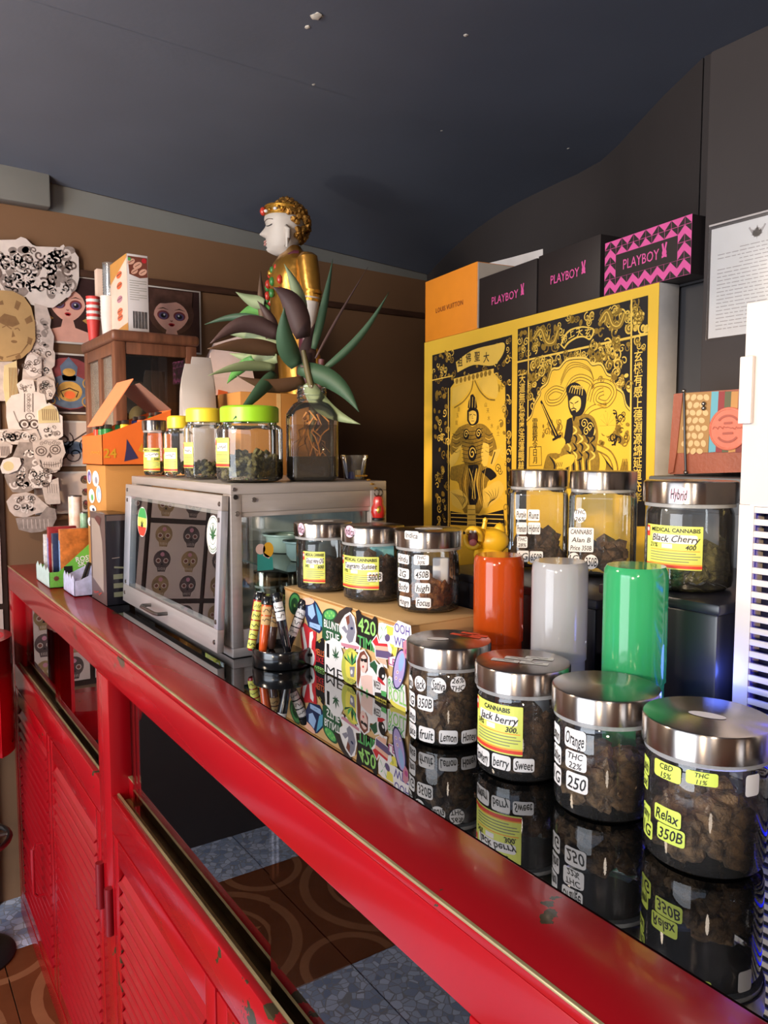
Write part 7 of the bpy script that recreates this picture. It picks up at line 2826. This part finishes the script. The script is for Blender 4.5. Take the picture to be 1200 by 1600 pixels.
MB().box(XP - .0052, XP - .0046, 0.5596, 0.7607, 1.4714, 1.6528, thin_glass('plastic_sleeve', (.97, .97, .97), .12, 1.5)).build('plastic_sleeve', **K)
MB().box(XP - .0056, XP - .0044, 0.5596, 0.7607, 1.6528, 1.6556, m_type).build('sleeve_rim', **K)

cup = thing('grey_cupboard', 'grey steel cupboard beside the pillar with a purse on top', 'cupboard', (1.09, .6, FZ))
m_greycab = pm('grey_enamel', (96, 100, 104), .45, var=.06)
MB().box(1.035, 1.15, .36, .765, FZ + .0005, 1.222, m_greycab, .004).build('cupboard_body', parent=cup, world=True)
MB().box(1.028, 1.157, .35, .770, 1.222, 1.252, m_greycab, .003).build('cupboard_top', parent=cup, world=True)
MB().box(1.031, 1.035, .37, .56, FZ + .05, 1.20, m_greycab, .001).build('cupboard_door', parent=cup, world=True)
MB().box(1.031, 1.035, .565, .755, FZ + .05, 1.20, m_greycab, .001).build('cupboard_door', parent=cup, world=True)

# purse: leather base and end gusset, printed cloth, stripes and a stamped leather seal
m_leather = pm('brown_leather', (140, 78, 58), .45, var=.12, scale=20, bump=.15, bscale=200)
m_clothp = pm('buff_brown_canvas', (148, 112, 66), .7, var=.08, bump=.1, bscale=300)
m_spot = flat('buff_print', (192, 160, 116), .7)
m_seal = pm('terracotta_leather', (190, 106, 86), .45, var=.06, bump=.1, bscale=150)
XQ = 1.055
pq = lambda px, py: (-at_x(px, py, XQ).y, at_x(px, py, XQ).z)
pu = thing('purse', 'brown leather purse with striped cloth front and round terracotta seal', 'purse', (XQ + .03, .63, 1.2525))
K = dict(parent=pu, world=True)
qs = plane_surf((XQ, 0, 0), (0, -1, 0), (0, 0, 1))


def pslab(pts, off, th, mat, name, label=None):
    b = MB()
    p3 = [qs(*pq(*p), off) for p in pts]
    b.slab(p3, (-1, 0, 0), th, mat)
    return b.build(name, label=label, **K)


b = MB()
out = [(1055, 615), (1240, 602), (1262, 735), (1046, 741)]
fr = [qs(*pq(*p), 0) for p in out]
zmin = 1.2526
for p in fr:
    p.z = max(p.z, zmin)
bk = [p + Vector((.05, 0, 0)) for p in fr]
md_ = [(a + c) / 2 + Vector((0, 0, .002)) for a, c in zip(fr, bk)]
b.loft([fr, md_, bk], m_leather, smooth=False)
b.build('purse_body', **K)
pslab([(1069, 614), (1113, 612), (1107, 707), (1059, 708)], .0006, .001, m_clothp, 'canvas_panel', 'brown canvas with buff ovals')
b = MB()
d = Draw(b, qs, .0004)
d.k = 5
rr = random.Random(6)
for r_ in range(8):
    for c_ in range(4):
        x, y = 1075 + c_ * 10 - r_ * .8 + (5 if r_ % 2 else 0), 621 + r_ * 12
        if x > 1109 - r_ * .8:
            continue
        u, v = pq(x, y)
        d.disc(u, v, .0042, m_spot, ry=.0054, rot=rr.uniform(0, 3), n=12)
b.build('buff_ovals', **K)
xs = [1113, 1124, 1134, 1144, 1155, 1166, 1178, 1190, 1204, 1220, 1238]
for i, mt in enumerate(((92, 150, 166), (128, 50, 52), (84, 86, 62), (172, 126, 74), (112, 52, 50), (80, 110, 100), (172, 126, 74), (92, 150, 166), (128, 50, 52), (84, 86, 62))):
    a, c = xs[i], xs[i + 1]
    pslab([(a, 612), (c, 611.5), (c - 5, 706), (a - 5, 707)], .0006, .0012, flat('stripe_%d' % i, mt, .7), 'stripe')
pslab([(1055, 616), (1069, 614), (1059, 708), (1054, 738), (1046, 740)], .0012, .0025, m_leather, 'end_gusset')
b = MB()
u, v = pq(1140, 670)
d = Draw(b, qs, .0004)
ru = abs(pq(1110, 670)[0] - u)
rings_ = [[qs(u + ru * q * cos(a), v + ru * 1.02 * q * sin(a), o) for a in [2 * pi * i / 36 for i in range(36)]] for q, o in ((1, .001), (1, .004), (.96, .005), (.90, .005), (.89, .0042))]
b.loft(rings_, m_seal)
d.k = 14
m_stamp = flat('stamped_leather', (150, 76, 62), .5)
d.line([(u + ru * .62 * cos(a), v + ru * .62 * sin(a)) for a in [radians(40 + i * 10) for i in range(11)]], .003, m_stamp)
d.line([(u + ru * .62 * cos(a), v + ru * .62 * sin(a)) for a in [radians(220 + i * 10) for i in range(11)]], .003, m_stamp)
d.line([(u - ru * .2, v + ru * .26), (u + ru * .22, v + ru * .28)], .003, m_stamp)
d.line([(u - ru * .25, v - ru * .22), (u + ru * .28, v - ru * .2)], .003, m_stamp)
d.text('~~~~~~', u, v + ru * .04, .010, m_stamp, maxw=ru * 1.7)
b.build('leather_seal', **K)
for px, py in ((1071, 611), (1102, 631), (1102, 638), (1074, 738)):
    MB().ball(qs(*pq(px, py), .004), .0035, m_rivet, 2).build('stud', **K)
MB().tube([qs(*pq(1071, 612), .004), qs(*pq(1073, 650), .006), qs(*pq(1074, 700), .006), qs(*pq(1074, 737), .004)], .0018, m_dark, 8).build('wrist_strap', **K)

# white computer tower, vent slots cut through, blue light strip inside
m_tower = pm('white_tower_enamel', (206, 198, 194), .4, var=.02)
m_towerdark = flat('tower_inside', (24, 24, 34), .5)
m_led = pm('blue_led', (30, 40, 255), .4, emit=6.0)
TX0, TX1, TY0, TY1, TZ0, TZ1 = .742, .955, .02, .4445, CT + .0005, 1.4385
tw = thing('computer_tower', 'white computer tower with slotted vents and blue light inside', 'computer', (.85, .23, CT))
K = dict(parent=tw, world=True)
w = .004
slots_z0, slots_z1, sy0, sy1 = CT + .02, 1.236, .10, .4285
b = MB()
b.box(TX0 + w, TX1, TY0, TY0 + w, TZ0, TZ1, m_tower)
b.box(TX0 + w, TX1, TY1 - w, TY1, TZ0, TZ1, m_tower)
b.box(TX0 + w, TX1, TY0 + w, TY1 - w, TZ1 - w, TZ1, m_tower)
b.box(TX0 + w, TX1, TY0 + w, TY1 - w, TZ0, TZ0 + w, m_tower)
b.box(TX1 - w, TX1, TY0 + w, TY1 - w, TZ0 + w, TZ1 - w, m_tower)
b.build('tower_shell', **K)
b = MB()
b.box(TX0, TX0 + w, TY0, TY1, slots_z1, TZ1, m_tower, .0012)
b.box(TX0, TX0 + w, sy1, TY1, TZ0, slots_z1, m_tower)
b.box(TX0, TX0 + w, TY0, sy0, TZ0, slots_z1, m_tower)
b.box(TX0, TX0 + w, sy0, sy1, TZ0, slots_z0, m_tower)
b.build('side_panel', **K)
MB().box(TX0 - .0008, TX0, sy0 - .006, sy1 + .004, slots_z1 - .001, slots_z1 + .0012, m_tower).build('vent_rim', **K)
pitch = .0123
nz = int((slots_z1 - slots_z0) / pitch)
bar = MB().box(0, w, 0, sy1 - sy0, 0, pitch * .52, m_tower, .0008).mesh('vent_bar')
inv = WM[tw.name].inverted()
for i in range(nz + 1):
    z = slots_z0 + i * pitch
    if z + pitch * .52 > slots_z1 + .001:
        continue
    o = bpy.data.objects.new('vent_bar', bar)
    o.parent = tw
    o.location = inv @ Vector((TX0, sy0, z))
    COL.objects.link(o)
MB().box(TX0 + .03, TX0 + .034, TY0 + .01, TY1 - .01, TZ0 + .01, TZ1 - .01, m_towerdark).build('inner_tray', **K)
for z in (1.00, 1.06, 1.13, 1.19):
    MB().box(TX0 + .022, TX0 + .029, .15, .40, z, z + .012, m_led).build('light_strip', label='blue light strip', **K)
MB().box(TX0 - .006, TX0, TY1 - .012, TY1 + .0015, 1.318, 1.385, m_tower, .001).build('latch', **K)
ll = lamp('POINT', 'tower_blue_glow', (TX0 - .012, .452, 1.06), 0.16, (.12, .2, 1.0), shadow_soft_size=.02)

# ------------------------------------------------------------------ things behind the counter's front glass
m_bagclear = thin_glass('crinkled_bag', (.9, .88, .88), .12, 1.5, haze=.25, haze_rgb=(190, 180, 180))
t = thing('small_carton', 'small black carton with white labels inside the counter by the post', 'box', (.56, 1.30, .6555))
MB().box(-.045, .045, -.05, .05, 0, .10, m_blackcard, .002).build('carton_body', t)
MB().box(-.0458, -.0452, -.030, .006, .055, .085, m_paper).build('white_label', t)
MB().box(-.0458, -.0452, -.036, .000, .022, .045, m_paper).build('white_label', t)
for k, (x, y, lab) in enumerate(((.50, .98, 'crumpled clear plastic bag lying inside the counter'), (.60, 1.78, 'second clear plastic bag further along inside the counter'))):
    t = thing('plastic_bag', lab, 'bag', (x, y, .6555), .3 * k, 'bags inside the counter')
    rr = random.Random(40 + k)
    b = MB()
    n = 10
    vs, fs = [], []
    for i in range(n + 1):
        for j in range(n + 1):
            u, v = i / n - .5, j / n - .5
            hgt = .05 * max(0, 1 - (2 * abs(u)) ** 3) * max(0, 1 - (2 * abs(v)) ** 3) * (.6 + rr.random() * .6)
            vs.append((u * .13, v * .24, .001 + hgt))
    for i in range(n):
        for j in range(n):
            a = i * (n + 1) + j
            fs.append([a, a + 1, a + n + 2, a + n + 1])
    b.add(vs, fs, m_bagclear)
    b.build('bag_film', t)
    MB().box(-.045, .045, -.09, .09, .0005, .006, pm('maroon_card', (84, 36, 42), .5), .001).build('card_insert', t)
t = thing('yellow_packet', 'small yellow and white packet inside the counter beyond the bag', 'packet', (.66, 1.12, .6555), .4)
MB().box(-.035, .035, -.006, .006, 0, .07, pm('buff_packet', (190, 160, 100), .5), .002).build('packet_body', t)
MB().box(-.02, .02, -.0068, -.0062, .02, .05, m_paper).build('packet_label', t)

# red stool at the counter's far end, mostly outside the picture
sx, sy = .195, 2.36
t = thing('bar_stool', 'red padded stool with black foot beyond the counter end', 'stool', (sx, sy, FZ))
MB().lathe([(0, .60), (.11, .60), (.125, .62), (.13, .66), (.12, .69), (0, .70)], m_red, 36).build('seat', t)
bk_ = MB()
bk_.loft([[Vector((.135 * cos(a), .135 * sin(a), z)) for a in [radians(-50 + 100 * i / 12) for i in range(13)]] + [Vector((.115 * cos(a), .115 * sin(a), z)) for a in [radians(50 - 100 * i / 12) for i in range(13)]] for z in (.60, .62, .90, .92)], m_red)
bk_.build('backrest', t)
MB().lathe([(0, .012), (.10, .012), (.115, .006), (.115, .0005), (0, .0005)], m_dark, 36).build('foot_plate', t)
MB().tube([(0, 0, .012), (0, 0, .60)], .028, m_dark, 16).build('column', t)
MB().tube([(.11 * cos(2 * pi * i / 32), .11 * sin(2 * pi * i / 32), .34) for i in range(33)], .008, m_rivet, 8, cap=False).build('foot_ring', t)
MB().tube([(-.11, 0, .34), (.11, 0, .34)], .007, m_rivet, 8).build('ring_spoke', t)
